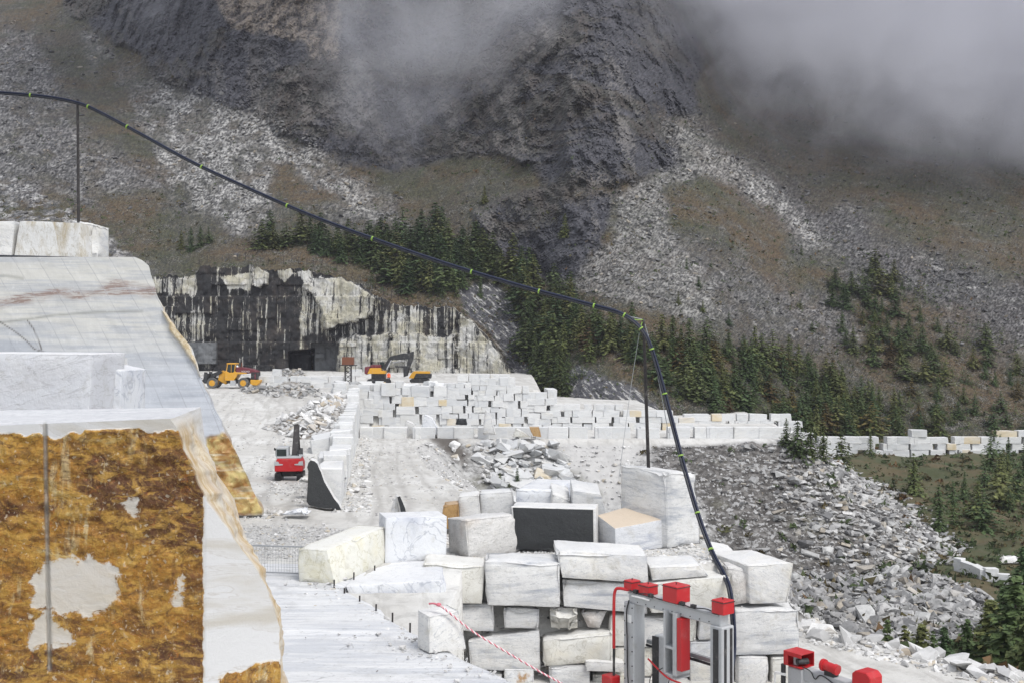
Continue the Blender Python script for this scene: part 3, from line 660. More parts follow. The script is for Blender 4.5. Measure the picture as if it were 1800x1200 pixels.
big = tal & (dark_t > 0.3) & (gpx > 1240) & (gpx < 1760) & (gpy < 1060) & (sdist(gpx, gpy, [(1330, 760), (1500, 770), (1720, 980), (1760, 1080), (1400, 1010), (1300, 850)]) > -30)
p_, i_ = pick(big, 260, 12)
stone_children('stone', p_, 0.7 + 1.1 * RS.rand(260) ** 1.8, RK_TA, GROUND, 13, tilt=0.45)
# dark boulder field at the foot of the talus
fld = (g_gr > 0.5) & (GY > 70) & (sdist(gpx, gpy, [(1400, 1000), (1520, 1005), (1640, 1015), (1740, 1050), (1765, 1075), (1700, 1120), (1560, 1160), (1420, 1140), (1380, 1060)]) > 0)
p_, i_ = pick(fld, 2600, 14); scatter('boulder_field', p_ + np.array([0, 0, 0.25]) * RS.rand(2600, 1) * 2, 0.35 + 1.0 * RS.rand(2600) ** 2, MAT_TA, rnd=0.10 + 0.6 * RS.rand(2600), tilt=.9, seed=15)
p_, i_ = pick(fld, 150, 16); stone_children('field_boulder', p_, 0.9 + 1.0 * RS.rand(150) ** 1.5, RK_TA, GROUND, 17, tilt=0.7, sink=0.3)
# broken blocks in the pit
BR = []
def chunk(seed):
    r = random.Random(seed); mb = MB(); j = lambda a: a + r.uniform(-.14, .14)
    mb.hexa([(j(-.6), j(-.5), j(-.4)), (j(.6), j(-.5), j(-.4)), (j(.6), j(.5), j(-.4)), (j(-.6), j(.5), j(-.4)), (j(-.6), j(-.5), j(.4)), (j(.6), j(-.5), j(.4)), (j(.6), j(.5), j(.4)), (j(-.6), j(.5), j(.4))])
    me = bpy.data.meshes.new('chunk'); me.from_pydata(mb.v, [], mb.f); bm = bmesh.new(); bm.from_mesh(me)
    for q in range(2):   # knock corners off
        v = Vector((r.choice((-1, 1)), r.choice((-1, 1)), r.choice((-1, 1)))).normalized()
        res = bmesh.ops.bisect_plane(bm, geom=bm.verts[:] + bm.edges[:] + bm.faces[:], plane_co=v * r.uniform(.42, .6), plane_no=v, clear_outer=True)
        ed = [e for e in res['geom_cut'] if isinstance(e, bmesh.types.BMEdge)]
        if ed: bmesh.ops.edgeloop_fill(bm, edges=ed)
    bmesh.ops.bevel(bm, geom=bm.edges[:], offset=.03, segments=1, affect='EDGES', clamp_overlap=True)
    bm.to_mesh(me); bm.free(); return me
CHUNKS = [chunk(300 + i) for i in range(10)]
MAT_MB = marble('broken_marble', base=(0.52, 0.515, 0.50), vein=(0.33, 0.34, 0.37), creamy=0.5, band=0.5, vs_=1.2, bumps=0.4, randtint=0.55, tops=0.3)
CH = with_mat(CHUNKS + ROCKS[:6], MAT_MB)
pit = tal & (sdist(gpx, gpy, [(835, 775), (900, 770), (965, 775), (990, 800), (1010, 860), (960, 885), (880, 880), (850, 830)]) > -4)
p_, i_ = pick(pit, 130, 18); stone_children('boulder', p_ + np.array([0, 0, .1]), 0.8 + 1.5 * RS.rand(130) ** 1.6, CH, GROUND, 19, tilt=0.55, sink=0.15, flat=.62)
p_, i_ = pick(pit, 900, 118); scatter('pit_rubble', p_, .2 + .8 * RS.rand(900) ** 2.5, MAT_WH, rnd=.7 * RS.rand(900), tilt=.7, seed=119)
# white rocks lining the low road
el = [(10.6, 55.5), (14.6, 53.2), (18.5, 49.0), (21.5, 45.4), (27.0, 39.2)]
pts, sz = [], []
for q in range(85):
    t = RS.rand() * (len(el) - 1); i0 = int(t); f0 = t - i0
    x = el[i0][0] * (1 - f0) + el[i0 + 1][0] * f0; y = el[i0][1] * (1 - f0) + el[i0 + 1][1] * f0
    o_ = RS.normal(0, 0.5); x += o_ * .7; y += o_ * .7
    pts.append((x, y, gz(x, y))); sz.append(0.35 + 0.75 * RS.rand() ** 2)
stone_children('roadside_rock', pts, sz, RK_WH, GROUND, 21)
msk = (np.abs(gd2) < 2.6) & (GX > 9.5) & (GY < 57)
p_, i_ = pick(msk, 2600, 22); scatter('roadside_gravel', p_, 0.08 + 0.34 * RS.rand(2600) ** 3, MAT_WH, seed=23)
# gravel on the packed platform and the dusty floor
p_, i_ = pick((GX > -6.0) & (GX < 10) & (GY > 46.5) & (GY < 53) & (gd1 < -.1), 5200, 24); scatter('platform_gravel', p_, 0.05 + 0.15 * RS.rand(5200) ** 2, MAT_WH, rnd=0.3 + 0.7 * RS.rand(5200), seed=25)
p_, i_ = pick((gravel > 0.35) & (gpx > 400), 2600, 26); scatter('floor_gravel', p_, 0.04 + 0.16 * RS.rand(2600) ** 3, MAT_WH, rnd=0.5 * RS.rand(2600), seed=27)
mk = (gpx > 470) & (gpx < 610) & (gpy > 745) & (gpy < 900) & (gpx < 600 - (880 - gpy) * 0.1)
p_, i_ = pick(mk & (fbm(gpx * .03, gpy * .05, 2.) > 0.0), 1500, 28); scatter('floor_chippings', p_, 0.05 + 0.25 * RS.rand(1500) ** 3, MAT_WH, seed=29)
mk = (sdist(GX, GY, [(-10.2, 66), (-8.6, 66), (-20.5, 160), (-22.6, 160)]) > 0)
p_, i_ = pick(mk, 1300, 30); scatter('wall_foot_chippings', p_, 0.06 + 0.4 * RS.rand(1300) ** 3, MAT_WH, seed=31)

dry = (gd1 < -.3) & (GY > 47) & (GY < 160) & (gpx > 380) & (gpx < 900) & (fbm(GX * .35, GY * .25, 12., 3) > .05)
p_, i_ = pick(dry, 2600, 33); scatter('floor_litter', p_, .03 + .22 * RS.rand(2600) ** 4 + .0006 * p_[:, 1], MAT_WH, rnd=.75 * RS.rand(2600), seed=34)
# rubble heaps on the upper floor
def heap(name, poly, h, label, mat_core, n_ind, n_stuff, meshes, smat, seed, smax=1.1, bias=None):
    sd_ = sdist(gpx, gpy, poly) + 5 * fbm(gpx * .06, gpy * .06, seed, 3)
    m2 = sd_ > -1
    rr, cc = np.nonzero(m2); r0, r1, c0, c1 = rr.min(), rr.max() + 1, cc.min(), cc.max() + 1
    H = h * sstep(0, 22, sd_[r0:r1, c0:c1]) * (0.7 + 0.5 * fbm(GX[r0:r1, c0:c1] * .35, GY[r0:r1, c0:c1] * .2, seed, 3)) - 0.12
    V = np.stack([GX[r0:r1, c0:c1], GY[r0:r1, c0:c1], GZ[r0:r1, c0:c1] + H], -1)
    cen = Vector(V.reshape(-1, 3).mean(0))
    root = empty(name, cen, label, 'rubble heap')
    me = mesh_np('heap_core', V.reshape(-1, 3) - np.array(cen), grid_faces(r1 - r0, c1 - c0), smooth=True); ob('heap_core', me, mat_core, root)
    msk = np.zeros_like(GX, bool); msk[r0:r1, c0:c1] = H > 0.02
    p, i = pick(msk, n_stuff + n_ind, seed); HH = np.zeros_like(GX); HH[r0:r1, c0:c1] = H; p[:, 2] += HH.ravel()[i] + 0.02
    s_ = 0.16 + (smax * .55) * RS.rand(n_stuff) ** 2
    st_ = scatter('heap_stones', p[:n_stuff] - np.array(cen), s_, smat, parent=root, seed=seed + 1)
    stone_children('heap_stone', p[n_stuff:], 0.5 + smax * .6 * RS.rand(n_ind) ** 1.3, meshes, root, seed + 2, tilt=.8, sink=.25)
    return root
m, nt, b = newmat('heap_soil'); pos = N(nt, 'NewGeometry').outputs['Position']; n1 = noise(nt, pos, 0.35, 6, 0.7); n2 = noise(nt, pos, 2.5, 4, .7)
c = mix(nt, ss(nt, n1, 0.45, 0.62), (0.46, 0.45, 0.43), (0.11, 0.085, 0.06)); c = mix(nt, ss(nt, n2, .5, .7), c, (0.36, 0.34, 0.31)); setin(nt, b, Base_Color=c, Roughness=.9); bump(nt, b, n2, .8, .2)
MAT_HEAP = m
heap('rubble_heap', [(455, 752), (520, 728), (560, 700), (605, 690), (632, 700), (622, 740), (598, 768), (530, 778), (480, 765)], 1.9, 'white broken marble rubble heap beside the red excavator', MAT_HEAP, 170, 900, RK_WH, MAT_WH, 40)
heap('rubble_heap', [(412, 684), (470, 676), (560, 682), (600, 692), (560, 704), (480, 702), (430, 694)], 1.5, 'brownish grey stone heap next to the yellow wheel loader', MAT_HEAP, 70, 500, RK_TA, MAT_TA, 44, 0.9)
heap('gravel_heap', [(470, 690), (500, 668), (520, 664), (545, 680), (560, 694)], 2.3, 'smooth grey cone of gravel behind the loader', MAT_HEAP, 6, 250, RK_TA, MAT_TA, 47, 0.35)
heap('rubble_heap', [(352, 655), (420, 648), (440, 660), (400, 672), (352, 672)], 2.0, 'pale rubble bank at the foot of the dark face behind the loader', MAT_HEAP, 40, 300, RK_WH, MAT_WH, 50, 1.0)
heap('rubble_heap', [(486, 652), (510, 646), (535, 650), (540, 664), (480, 664)], 2.0, 'dark pointed rubble pile by the tunnel mouth', MAT_HEAP, 30, 200, RK_TA, MAT_TA, 53, 1.0)

# ------------------------------------------------------------------ far walls of stacked blocks
def unit_block(seed):
    r = random.Random(seed); j = lambda a: a + r.uniform(-.035, .035)
    mb = MB().hexa([(j(-.5), j(-.5), j(0)), (j(.5), j(-.5), j(0)), (j(.5), j(.5), j(0)), (j(-.5), j(.5), j(0)), (j(-.5), j(-.5), j(1)), (j(.5), j(-.5), j(1)), (j(.5), j(.5), j(1)), (j(-.5), j(.5), j(1))])
    me = bpy.data.meshes.new('wall_block'); me.from_pydata(mb.v, [], mb.f); bm = bmesh.new(); bm.from_mesh(me)
    bmesh.ops.bevel(bm, geom=bm.edges[:], offset=.03, segments=1, affect='EDGES'); bmesh.ops.recalc_face_normals(bm, faces=bm.faces)
    bm.to_mesh(me); bm.free(); return me
MAT_WALL = marble('stacked_marble', base=(0.66, 0.655, 0.64), vein=(0.36, 0.38, 0.42), band=0.45, creamy=0.45, vs_=0.8, randtint=0.4, bumps=0.3, tops=0.35, thin=0.35, dirt=.4)
UB = with_mat([unit_block(500 + i) for i in range(12)], MAT_WALL)
CHW = with_mat(CHUNKS, MAT_WALL)
def wall_run(root, x0, x1, Y, z0, ztop, seed, hmin=.85, hmax=1.3, wmin=.9, wmax=2.6, depth=1.3, yaw=0.0, gap=0.035):
    """rows of blocks between two ends given along the wall axis; ztop(x) caps the rows"""
    r = random.Random(seed); ca, sa = math.cos(yaw), math.sin(yaw); base = Vector(root.location); z = z0; row = 0
    while z < z0 + 30:
        h = r.uniform(hmin, hmax); x = x0 + r.uniform(-.6, 0.1); any_ = False
        while x < x1:
            w = r.uniform(wmin, wmax) if r.random() > .25 else r.uniform(.6, 1.2)
            zt = ztop(x + w / 2)
            if z + h * .55 < zt:
                any_ = True
                hh = h if r.random() > .1 else h * r.uniform(.85, 1.0)
                o = bpy.data.objects.new('block', r.choice(UB))
                dy = r.uniform(-.10, .10) + row * 0.05
                o.location = Vector((x * ca - dy * sa, x * sa + dy * ca, z)) + (Vector((0, Y, 0)) if yaw == 0 else Vector((0, 0, 0))) - (base if yaw == 0 else Vector((0, 0, base.z)))
                o.location.y += depth / 2 * ca
                o.location.x -= depth / 2 * sa
                o.scale = (w - gap, depth * r.uniform(.85, 1.1), hh - gap * .4); o.rotation_euler = (0, r.uniform(-.022, .022), yaw + r.uniform(-.04, .04))
                link(o, root)
            x += w
        if not any_: break
        z += h - 0.01; row += 1
root = empty('stacked_block_wall', (-9, 165, -3.4), 'tall dry-stacked white marble block wall below the yellow excavator', 'block wall')
def zt_main(x):
    px = 900 + x / 165 * F
    y = np.interp(px, [612, 640, 690, 760, 800, 830, 915, 918, 936, 940, 972, 978, 985], [668, 671, 676, 672, 668, 668, 668, 674, 674, 688, 688, 720, 760])
    return EZ - (y - 600) / F * 165
xs_ = [-24.3, -19.6, -15.4, -9.8, -5.2, -1.0, 3.4, 6.6]
for q in range(len(xs_) - 1):
    hs_ = [(.95, 1.5), (.9, 1.3), (1.0, 1.7), (.6, 1.15), (.75, 1.2), (.9, 1.45), (.8, 1.2)][q]
    wall_run(root, xs_[q], xs_[q + 1] - .5, 164.6, -3.45, zt_main, 30 + q, hs_[0], hs_[1], (1.2, 1.0, 1.5, .8, .9, 1.0, .9)[q], (2.8, 2.4, 3.0, 1.9, 1.8, 2.0, 2.0)[q])
r = random.Random(91)
for q in range(26):
    o = bpy.data.objects.new('loose_block', r.choice(CHW)); px_ = r.choice([r.uniform(622, 680), r.uniform(700, 760), r.uniform(755, 835)]); x_ = (px_ - 900) / F * 167
    o.location = Vector((x_, 166.0 + r.uniform(0, 3.5), 3.0 + r.uniform(-.1, .35))) - Vector(root.location); k_ = r.uniform(1.1, 2.0); o.scale = (k_ * 1.2, k_, k_ * r.uniform(.5, .8)); o.rotation_euler = (r.uniform(-.2, .2), r.uniform(-.25, .25), r.uniform(0, 6)); link(o, root)
o = bpy.data.objects.new('block', UB[3]); o.location = Vector(((683.3 - 900) / F * 165.2, 165.2, 1.9)) - Vector(root.location); o.scale = (2.0, 1.5, 1.88); link(o, root)
for q in range(16):
    o = bpy.data.objects.new('block', r.choice(UB)); row_ = q // 6; k_ = q % 6
    o.location = Vector((6.2 + r.uniform(-.15, .25) - .15 * row_, 166.6 + k_ * 1.9 + .6 * row_, -.9 + row_ * 1.2)) - Vector(root.location); o.scale = (1.4, 1.8, 1.2); o.rotation_euler = (0, 0, r.uniform(-.08, .08)); link(o, root)
root = empty('stacked_block_wall', (3, 176, 2.6), 'upper row of large white blocks on the terrace right of the excavators', 'block wall')
wall_run(root, -7.5, 1.2, 176, 2.6, lambda x: np.interp(900 + x / 176 * F, [815, 822, 916, 920], [3.3, 5.0, 4.8, 3.0]), 4, .95, 1.3, 1.2, 2.6)
root = empty('stacked_block_wall', (-33, 172, 2.7), 'low block wall running behind the wheel loader and lattice tower', 'block wall')
wall_run(root, -40, -24.5, 172, 2.6, lambda x: 4.9 + 0.4 * math.sin(x), 5, .8, 1.1, 1.2, 2.9)
root = empty('stacked_block_wall', (16, 165, -3.3), 'lower rough white block wall right of the tall stacked wall', 'block wall')
def zt_r(x):
    px = 900 + x / 165 * F
    return EZ - (np.interp(px, [970, 1000, 1070, 1130, 1200, 1225, 1232], [712, 716, 712, 718, 724, 736, 765]) - 600) / F * 165
wall_run(root, 6.8, 28.5, 165, -3.35, zt_r, 6, .8, 1.25, 1.0, 2.6)
root = empty('safety_berm', (14, 150.5, -3.3), 'long row of big bluish white blocks along the terrace edge', 'block row')
wall_run(root, -19.5, 37.5, 150.6, -3.35, lambda x: -3.3 + 1.85 + 0.3 * math.sin(x * 1.7), 7, 1.5, 1.9, 1.6, 4.2, 1.7)
root = empty('stacked_block_wall', (40, 186, -6), 'white block wall stepping down the terrace end by the young conifers', 'block wall')
wall_run(root, 29, 49, 178, -5.6, lambda x: np.interp(x, [29, 33, 40, 47, 49], [-2.2, -1.9, -1.4, -2.4, -5]), 8, .8, 1.2, 1.2, 2.8)
root = empty('stacked_block_wall', (76, 206, -11), 'distant white block wall below the forest at the right edge', 'block wall')
wall_run(root, 55, 108, 206, -11.6, lambda x: np.interp(x, [55, 60, 64, 72, 76, 80, 84, 92, 100, 108], [-8.6, -7.6, -8.0, -8.3, -6.8, -7.3, -8.4, -7.2, -6.4, -6.6]), 9, 1.0, 1.7, 1.5, 4.0, 2.0)
# dividing wall between the upper floor and the ramp road
yaw = math.atan2(165 - 67, -22.9 + 10.4); L_ = math.hypot(98, 12.5)
root = empty('dividing_block_wall', (-10.4, 67, -1.4), 'long wall of upright white slabs dividing the ramp from the upper floor', 'block wall')
def dw(x): return -0.4 + np.interp(x, [0, 6, 20, 45, 98], [1.9, 2.7, 2.2, 2.2, 2.9])
r = random.Random(77); s_ = 1.5
ca, sa = math.cos(yaw), math.sin(yaw)
while s_ < L_ - 1:
    w = r.uniform(1.8, 3.6); k = s_ / L_
    gx_, gy_ = -10.4 + s_ * ca, 67 + s_ * sa
    zb = np.interp(gy_, *RYY) - .15; ztp = np.interp(gy_, [67, 75, 90, 120, 165], [2.3, 2.2, 1.0, 1.6, 3.2]) + r.uniform(-.35, .45)
    rows = 1 if r.random() < .45 else 2
    hh = (ztp - zb) / rows
    for q in range(rows):
        o = bpy.data.objects.new('block', r.choice(UB)); d = r.uniform(1.3, 2.0)
        o.location = Vector((gx_ + w / 2 * ca - sa * (d / 2 + r.uniform(-.1, .1)) , gy_ + w / 2 * sa + ca * (d / 2), zb + q * hh)) - Vector(root.location)
        o.scale = (w - .06, d, hh - .03); o.rotation_euler = (r.uniform(-.03, .03), r.uniform(-.02, .02), yaw + r.uniform(-.05, .05)); link(o, root)
    if r.random() < .6 and s_ > 26:      # slabs lying against the upper side
        o = bpy.data.objects.new('block', r.choice(UB)); d = r.uniform(1.5, 2.4)
        x_, y_ = gx_ + w / 2 * ca - sa * (2.8), gy_ + w / 2 * sa + ca * 2.8
        o.location = Vector((x_, y_, gz(x_, y_) - .1)) - Vector(root.location); o.scale = (w * .8, d, r.uniform(.7, 1.5)); o.rotation_euler = (r.uniform(-.2, .2), r.uniform(-.1, .1), yaw + r.uniform(-.3, .3)); link(o, root)
    s_ += w
# ------------------------------------------------------------------ near blocks
def rough_mesh(name, cor, step=0.16, rough=0.045, chip=0.085, seed=0, bev=0.03):
    """cor: 4 bottom + 4 top corners, ccw from the front left; subdivided, chipped and slightly uneven"""
    C = np.array([tuple(c) for c in cor], float)
    lx = (np.linalg.norm(C[1] - C[0]) + np.linalg.norm(C[5] - C[4])) / 2; ly = (np.linalg.norm(C[3] - C[0]) + np.linalg.norm(C[7] - C[4])) / 2; lz = (np.linalg.norm(C[4] - C[0]) + np.linalg.norm(C[6] - C[2])) / 2
    def ax(l):
        n = int(np.clip(round(l / step), 2, 40)); e = min(.2, bev / l)
        return np.concatenate([[0], np.linspace(e, 1 - e, n), [1]])
    A_, B_, D_ = ax(lx), ax(ly), ax(lz); nx, ny, nz_ = len(A_), len(B_), len(D_)
    I, J, K = np.meshgrid(np.arange(nx), np.arange(ny), np.arange(nz_), indexing='ij')
    ea, eb, ec = (I == 0) | (I == nx - 1), (J == 0) | (J == ny - 1), (K == 0) | (K == nz_ - 1)
    surf = ea | eb | ec; idx = -np.ones(I.shape, int); idx[surf] = np.arange(surf.sum())
    a, b_, c = A_[I[surf]], B_[J[surf]], D_[K[surf]]
    pos = 0
    for q, (i, j, k) in enumerate(((0, 0, 0), (1, 0, 0), (1, 1, 0), (0, 1, 0), (0, 0, 1), (1, 0, 1), (1, 1, 1), (0, 1, 1))):
        wgt = (a if i else 1 - a) * (b_ if j else 1 - b_) * (c if k else 1 - c); pos = pos + wgt[:, None] * C[q]
    dx = C[[1, 2, 5, 6]].mean(0) - C[[0, 3, 4, 7]].mean(0); dy = C[[3, 2, 7, 6]].mean(0) - C[[0, 1, 4, 5]].mean(0); dz = C[4:].mean(0) - C[:4].mean(0)
    nrm = lambda v: v / (np.linalg.norm(v) + 1e-9)
    sg = lambda t: np.where(t < 1e-6, -1.0, np.where(t > 1 - 1e-6, 1.0, 0.0))[:, None]
    out = sg(a) * nrm(dx) + sg(b_) * nrm(dy) + sg(c) * nrm(dz); ln = np.linalg.norm(out, axis=1); out = out / ln[:, None]
    D = np.sort(np.stack([np.minimum(a, 1 - a) * lx, np.minimum(b_, 1 - b_) * ly, np.minimum(c, 1 - c) * lz], 1), 1); de = D[:, 1]
    s1 = seed * 3.7
    big_ = fbm(pos[:, 0] * 1.1 + s1, pos[:, 1] * 1.1, pos[:, 2] * 1.1, 4); sm = fbm(pos[:, 0] * 4 + s1, pos[:, 1] * 4, pos[:, 2] * 4, 3)
    edge = np.exp(-(de / (0.9 * chip + .02)) ** 2)
    d = rough * (big_ * 1.5 + .6 * sm) - edge * chip * (0.45 + 1.6 * np.maximum(0, big_ + .5 * sm)) - np.where(ln > 1.2, bev * .35, 0)
    big_e = np.exp(-(de / (4 * chip)) ** 2) * np.maximum(0, fbm(pos[:, 0] * .8 + s1, pos[:, 1] * .8 + 5, pos[:, 2] * .8, 2) - .12) * chip * 3.0
    pos = pos + out * (d - big_e)[:, None]
    F_ = []
    def quad(s_): F_.append(s_)
    for K0, flip in ((0, 1), (nz_ - 1, 0)):
        q = np.stack([idx[:-1, :-1, K0], idx[1:, :-1, K0], idx[1:, 1:, K0], idx[:-1, 1:, K0]], -1).reshape(-1, 4); quad(q[:, ::-1] if flip else q)
    for J0, flip in ((0, 0), (ny - 1, 1)):
        q = np.stack([idx[:-1, J0, :-1], idx[1:, J0, :-1], idx[1:, J0, 1:], idx[:-1, J0, 1:]], -1).reshape(-1, 4); quad(q[:, ::-1] if flip else q)
    for I0, flip in ((0, 1), (nx - 1, 0)):
        q = np.stack([idx[I0, :-1, :-1], idx[I0, 1:, :-1], idx[I0, 1:, 1:], idx[I0, :-1, 1:]], -1).reshape(-1, 4); quad(q[:, ::-1] if flip else q)
    return mesh_np(name, pos, np.concatenate(F_), smooth=True, sharp=32)
SEED = [0]
def block8(name, cor, mat, label=None, cat='marble block', parent=None, group=None, **k):
    SEED[0] += 1; cor = [Vector(c) for c in cor]; base = sum(cor[:4], Vector()) / 4
    me = rough_mesh(name, [c - base for c in cor], seed=SEED[0], **k)
    o = ob(name, me, mat, parent, base if parent is None else base - Vector(parent.location))
    if label: tag(o, label, cat, group)
    return o
def front8(bl, br, tr, tl, Y, Yr=None, d=2.0, turn=0.0, dz=0.0, lean=0.0):
    """corners of a block from its front face in the photo, its depth in the scene and its real thickness"""
    Yr = Y if Yr is None else Yr
    f = [P(*bl, Y), P(*br, Yr), P(*tr, Yr + lean), P(*tl, Y + lean)]
    e = (f[1] - f[0]); n_ = Vector((-e.y, e.x, 0)).normalized(); n_.rotate(Matrix.Rotation(turn, 3, 'Z')); n_ *= d
    return [f[0], f[1], f[1] + n_, f[0] + n_, f[3], f[2], f[2] + n_ + Vector((0, 0, dz)), f[3] + n_ + Vector((0, 0, dz))]
def rect8(x0, y0, x1, y1, Y, d=2.0, jit=3, **k):
    r = random.Random(x0 * 7 + y0); j = lambda: r.uniform(-jit, jit)
    return front8((x0 + j(), y1 + j() * .5), (x1 + j(), y1 + j() * .5), (x1 + j(), y0 + j() * .5), (x0 + j(), y0 + j() * .5), Y, d=d, **k)
mW = marble('white_marble', base=(0.64, 0.63, 0.61), creamy=.5, dirt=.75); mG = marble('grey_banded_marble', base=(0.60, 0.595, 0.585), vein=(0.31, 0.33, 0.37), band=0.95, stretch=6, tilt=0.06, creamy=.12)
mC = marble('cream_marble', base=(0.62, 0.61, 0.57), vein=(0.40, 0.36, 0.28), band=0.55, creamy=0.7, stretch=1.2, tilt=.8)
mP = marble('pinkish_rough_marble', base=(0.60, 0.585, 0.565), vein=(0.40, 0.39, 0.38), cream=(0.47, 0.36, 0.27), creamy=0.8, bumps=.9, band=.4, tilt=.7)
mB = marble('blue_vein_marble', base=(0.64, 0.65, 0.67), vein=(0.30, 0.33, 0.42), band=0.6, stretch=.9, vs_=.35, tilt=.9, creamy=.05)
mY = marble('yellowish_marble', base=(0.63, 0.62, 0.56), vein=(0.52, 0.47, 0.28), band=.6, cream=(0.60, 0.53, 0.30), creamy=.75, stretch=1.0)
mR = marble('rust_stained_marble', stain=(0.36, 0.19, 0.05), stain_amt=.9)
mRust = marble('rusty_face', base=(0.40, 0.24, 0.09), vein=(0.24, 0.12, 0.04), cream=(0.5, 0.40, 0.24), creamy=.6, stretch=.5, vs_=1.4, bumps=.6, tops=.2)
mK = marble('black_weathered_face', base=(0.022, 0.024, 0.026), vein=(0.012, 0.013, 0.015), cream=(0.05, 0.052, 0.05), creamy=.35, thin=0.0, band=.6, tops=0.0, bumps=.4, rough=.7, scratch=.06)
YW = 45.0
N_ = 'marble_block'
# retaining stack, top course
block8(N_, front8((741, 1060), (848, 1062), (853, 994), (742, 988), YW + .2), mC, 'cream block with brown veins, left end of the stack top course')
block8(N_, front8((856, 1064), (985, 1068), (985, 988), (851, 985), YW), mG, 'grey banded block in the top course under the pinkish rough block', tops=None) if False else block8(N_, front8((856, 1064), (985, 1068), (985, 988), (851, 985), YW), mG, 'grey banded block in the top course under the pinkish rough block')
block8(N_, front8((988, 1016), (1141, 1025), (1139, 976), (976, 967), YW + .1, d=2.6), mW, 'long flat slab on top of the stack below the black-faced block')
block8(N_, front8((990, 1066), (1139, 1080), (1140, 1027), (988, 1018), YW + .3), mG, 'bluish grey block directly under the long flat slab')
block8(N_, front8((1146, 1021), (1248, 1013), (1232, 993), (1141, 996), YW + .1, d=2.4), mW, 'thin pale slab on the stack above the red capped frame')
block8(N_, front8((1144, 1078), (1287, 1076), (1284, 1012), (1141, 1024), YW), mC, 'large pale tan-banded block behind the frame of the red capped machine')
block8(N_, front8((1283, 1066), (1318, 1060), (1323, 1003), (1275, 994), YW + .6, d=1.4), mP, 'narrow rounded boulder block wedged beside the blue hose', rough=.10, chip=.16)
block8(N_, front8((1318, 1062), (1388, 1060), (1397, 988), (1313, 992), YW + .4, d=3.2, turn=.35), mW, 'big upright white block at the right end of the stack top', rough=.05, chip=.10)
# second course
block8(N_, rect8(790, 1062, 871, 1111, YW + .4), mG, 'small grey block just right of the rope block')
block8(N_, rect8(884, 1069, 950, 1106, YW + .3), mG, 'small rounded grey block in the second course', chip=.14)
block8(N_, rect8(965, 1070, 1016, 1108, YW + .3), mC, 'small rounded block with a stained underside', chip=.16)
block8(N_, front8((1034, 1104), (1054, 1104), (1069, 1072), (1020, 1076), YW + .5, d=1.2), mP, 'small tapered tan stone wedged in the second course', rough=.07, chip=.12)
block8(N_, rect8(1072, 1080, 1126, 1135, YW + .5), mC, 'pale block hidden behind the left post of the frame')
block8(N_, rect8(1130, 1086, 1184, 1136, YW + .3), mW, 'white block seen through the machine frame, left opening')
block8(N_, rect8(1187, 1084, 1228, 1128, YW + .4), mC, 'pale block behind the red slide of the frame')
block8(N_, rect8(1229, 1079, 1289, 1124, YW + .3), mW, 'white block right of the red slide in the frame')
block8(N_, front8((1292, 1152), (1407, 1150), (1405, 1070), (1292, 1072), YW + .1, d=2.6), mG, 'large square white grey block at the stack corner by the low road')
# third course
block8(N_, front8((826, 1178), (951, 1180), (949, 1107), (822, 1126), YW + .3), mG, 'dark banded grey block with a sloping top in the third course')
block8(N_, front8((956, 1172), (1077, 1162), (1078, 1108), (954, 1124), YW + .1), mC, 'tan streaked block tilted in the third course', chip=.1)
block8(N_, rect8(1080, 1138, 1150, 1190, YW + .5), mC, 'pale block low behind the left post')
block8(N_, rect8(1152, 1138, 1210, 1190, YW + .5), mW, 'white block low behind the middle of the frame')
block8(N_, rect8(1212, 1126, 1290, 1156, YW + .3), mR, 'rust stained block seen through the right opening of the frame')
block8(N_, rect8(1212, 1158, 1292, 1212, YW + .4), mW, 'white block at the foot of the stack behind the right post')
# foot course
block8(N_, rect8(884, 1176, 939, 1222, YW + .2), mR, 'ochre stained block at the foot of the stack')
block8(N_, rect8(966, 1168, 1040, 1224, YW + .1), mG, 'grey block at the foot of the stack, cut by the photo edge')
block8(N_, front8((1030, 1180), (1100, 1182), (1098, 1164), (1028, 1160), YW - .1, d=1.5), mW, 'thin tilted slab near the red box of the frame')
block8(N_, rect8(1042, 1184, 1120, 1226, YW + .3), mC, 'pale block under the thin tilted slab')
block8(N_, rect8(1122, 1192, 1208, 1226, YW + .5), mW, 'white block at the very bottom inside the frame')
block8(N_, rect8(1296, 1154, 1353, 1214, YW + .0), mW, 'white block under the corner block, left of two')
block8(N_, rect8(1355, 1153, 1406, 1214, YW + .1), mC, 'pale block under the corner block, right of two')
block8(N_, rect8(826, 1182, 882, 1224, YW + .4), mG, 'grey block at the foot of the stack beside the bench edge')
# rubble wedged between the courses
pts = np.stack([RS.uniform(-2, 11.5, 500), 45.5 + .7 * RS.rand(500), RS.uniform(-4, 0.4, 500)], -1); scatter('joint_chippings', pts, .06 + .2 * RS.rand(500) ** 2, MAT_TA, seed=60)

# blocks standing on the platform
Zp = 0.62
def onp(px, py): return onZ(px, py, Zp)
block8(N_, front8((676, 992), (786, 981), (786, 906), (678, 909), 46.4, 47.2, d=1.6), mB, 'white sawn block with a dark blue vein beside the yellowish slab', rough=.012, chip=.03)
def quad8(b0, b1, b2, h_px, t0, t1, t2, tb=None, z=Zp):
    """block with three visible bottom corners left, front, right on the platform and the matching top corners"""
    A0, A1, A2 = onZ(*b0, z), onZ(*b1, z), onZ(*b2, z)
    A3 = A0 + A2 - A1
    T0, T1, T2 = P(*t0, A0.y), P(*t1, A1.y), P(*t2, A2.y)
    T3 = P(*tb, A3.y) if tb else T0 + T2 - T1
    return [A1, A2, A3, A0, T1, T2, T3, T0]
block8(N_, quad8((788, 970), (824, 984), (917, 969), 0, (785, 908), (818, 912), (911, 902)), mP, 'rough pinkish white block next to the black-faced block', rough=.07, chip=.12)
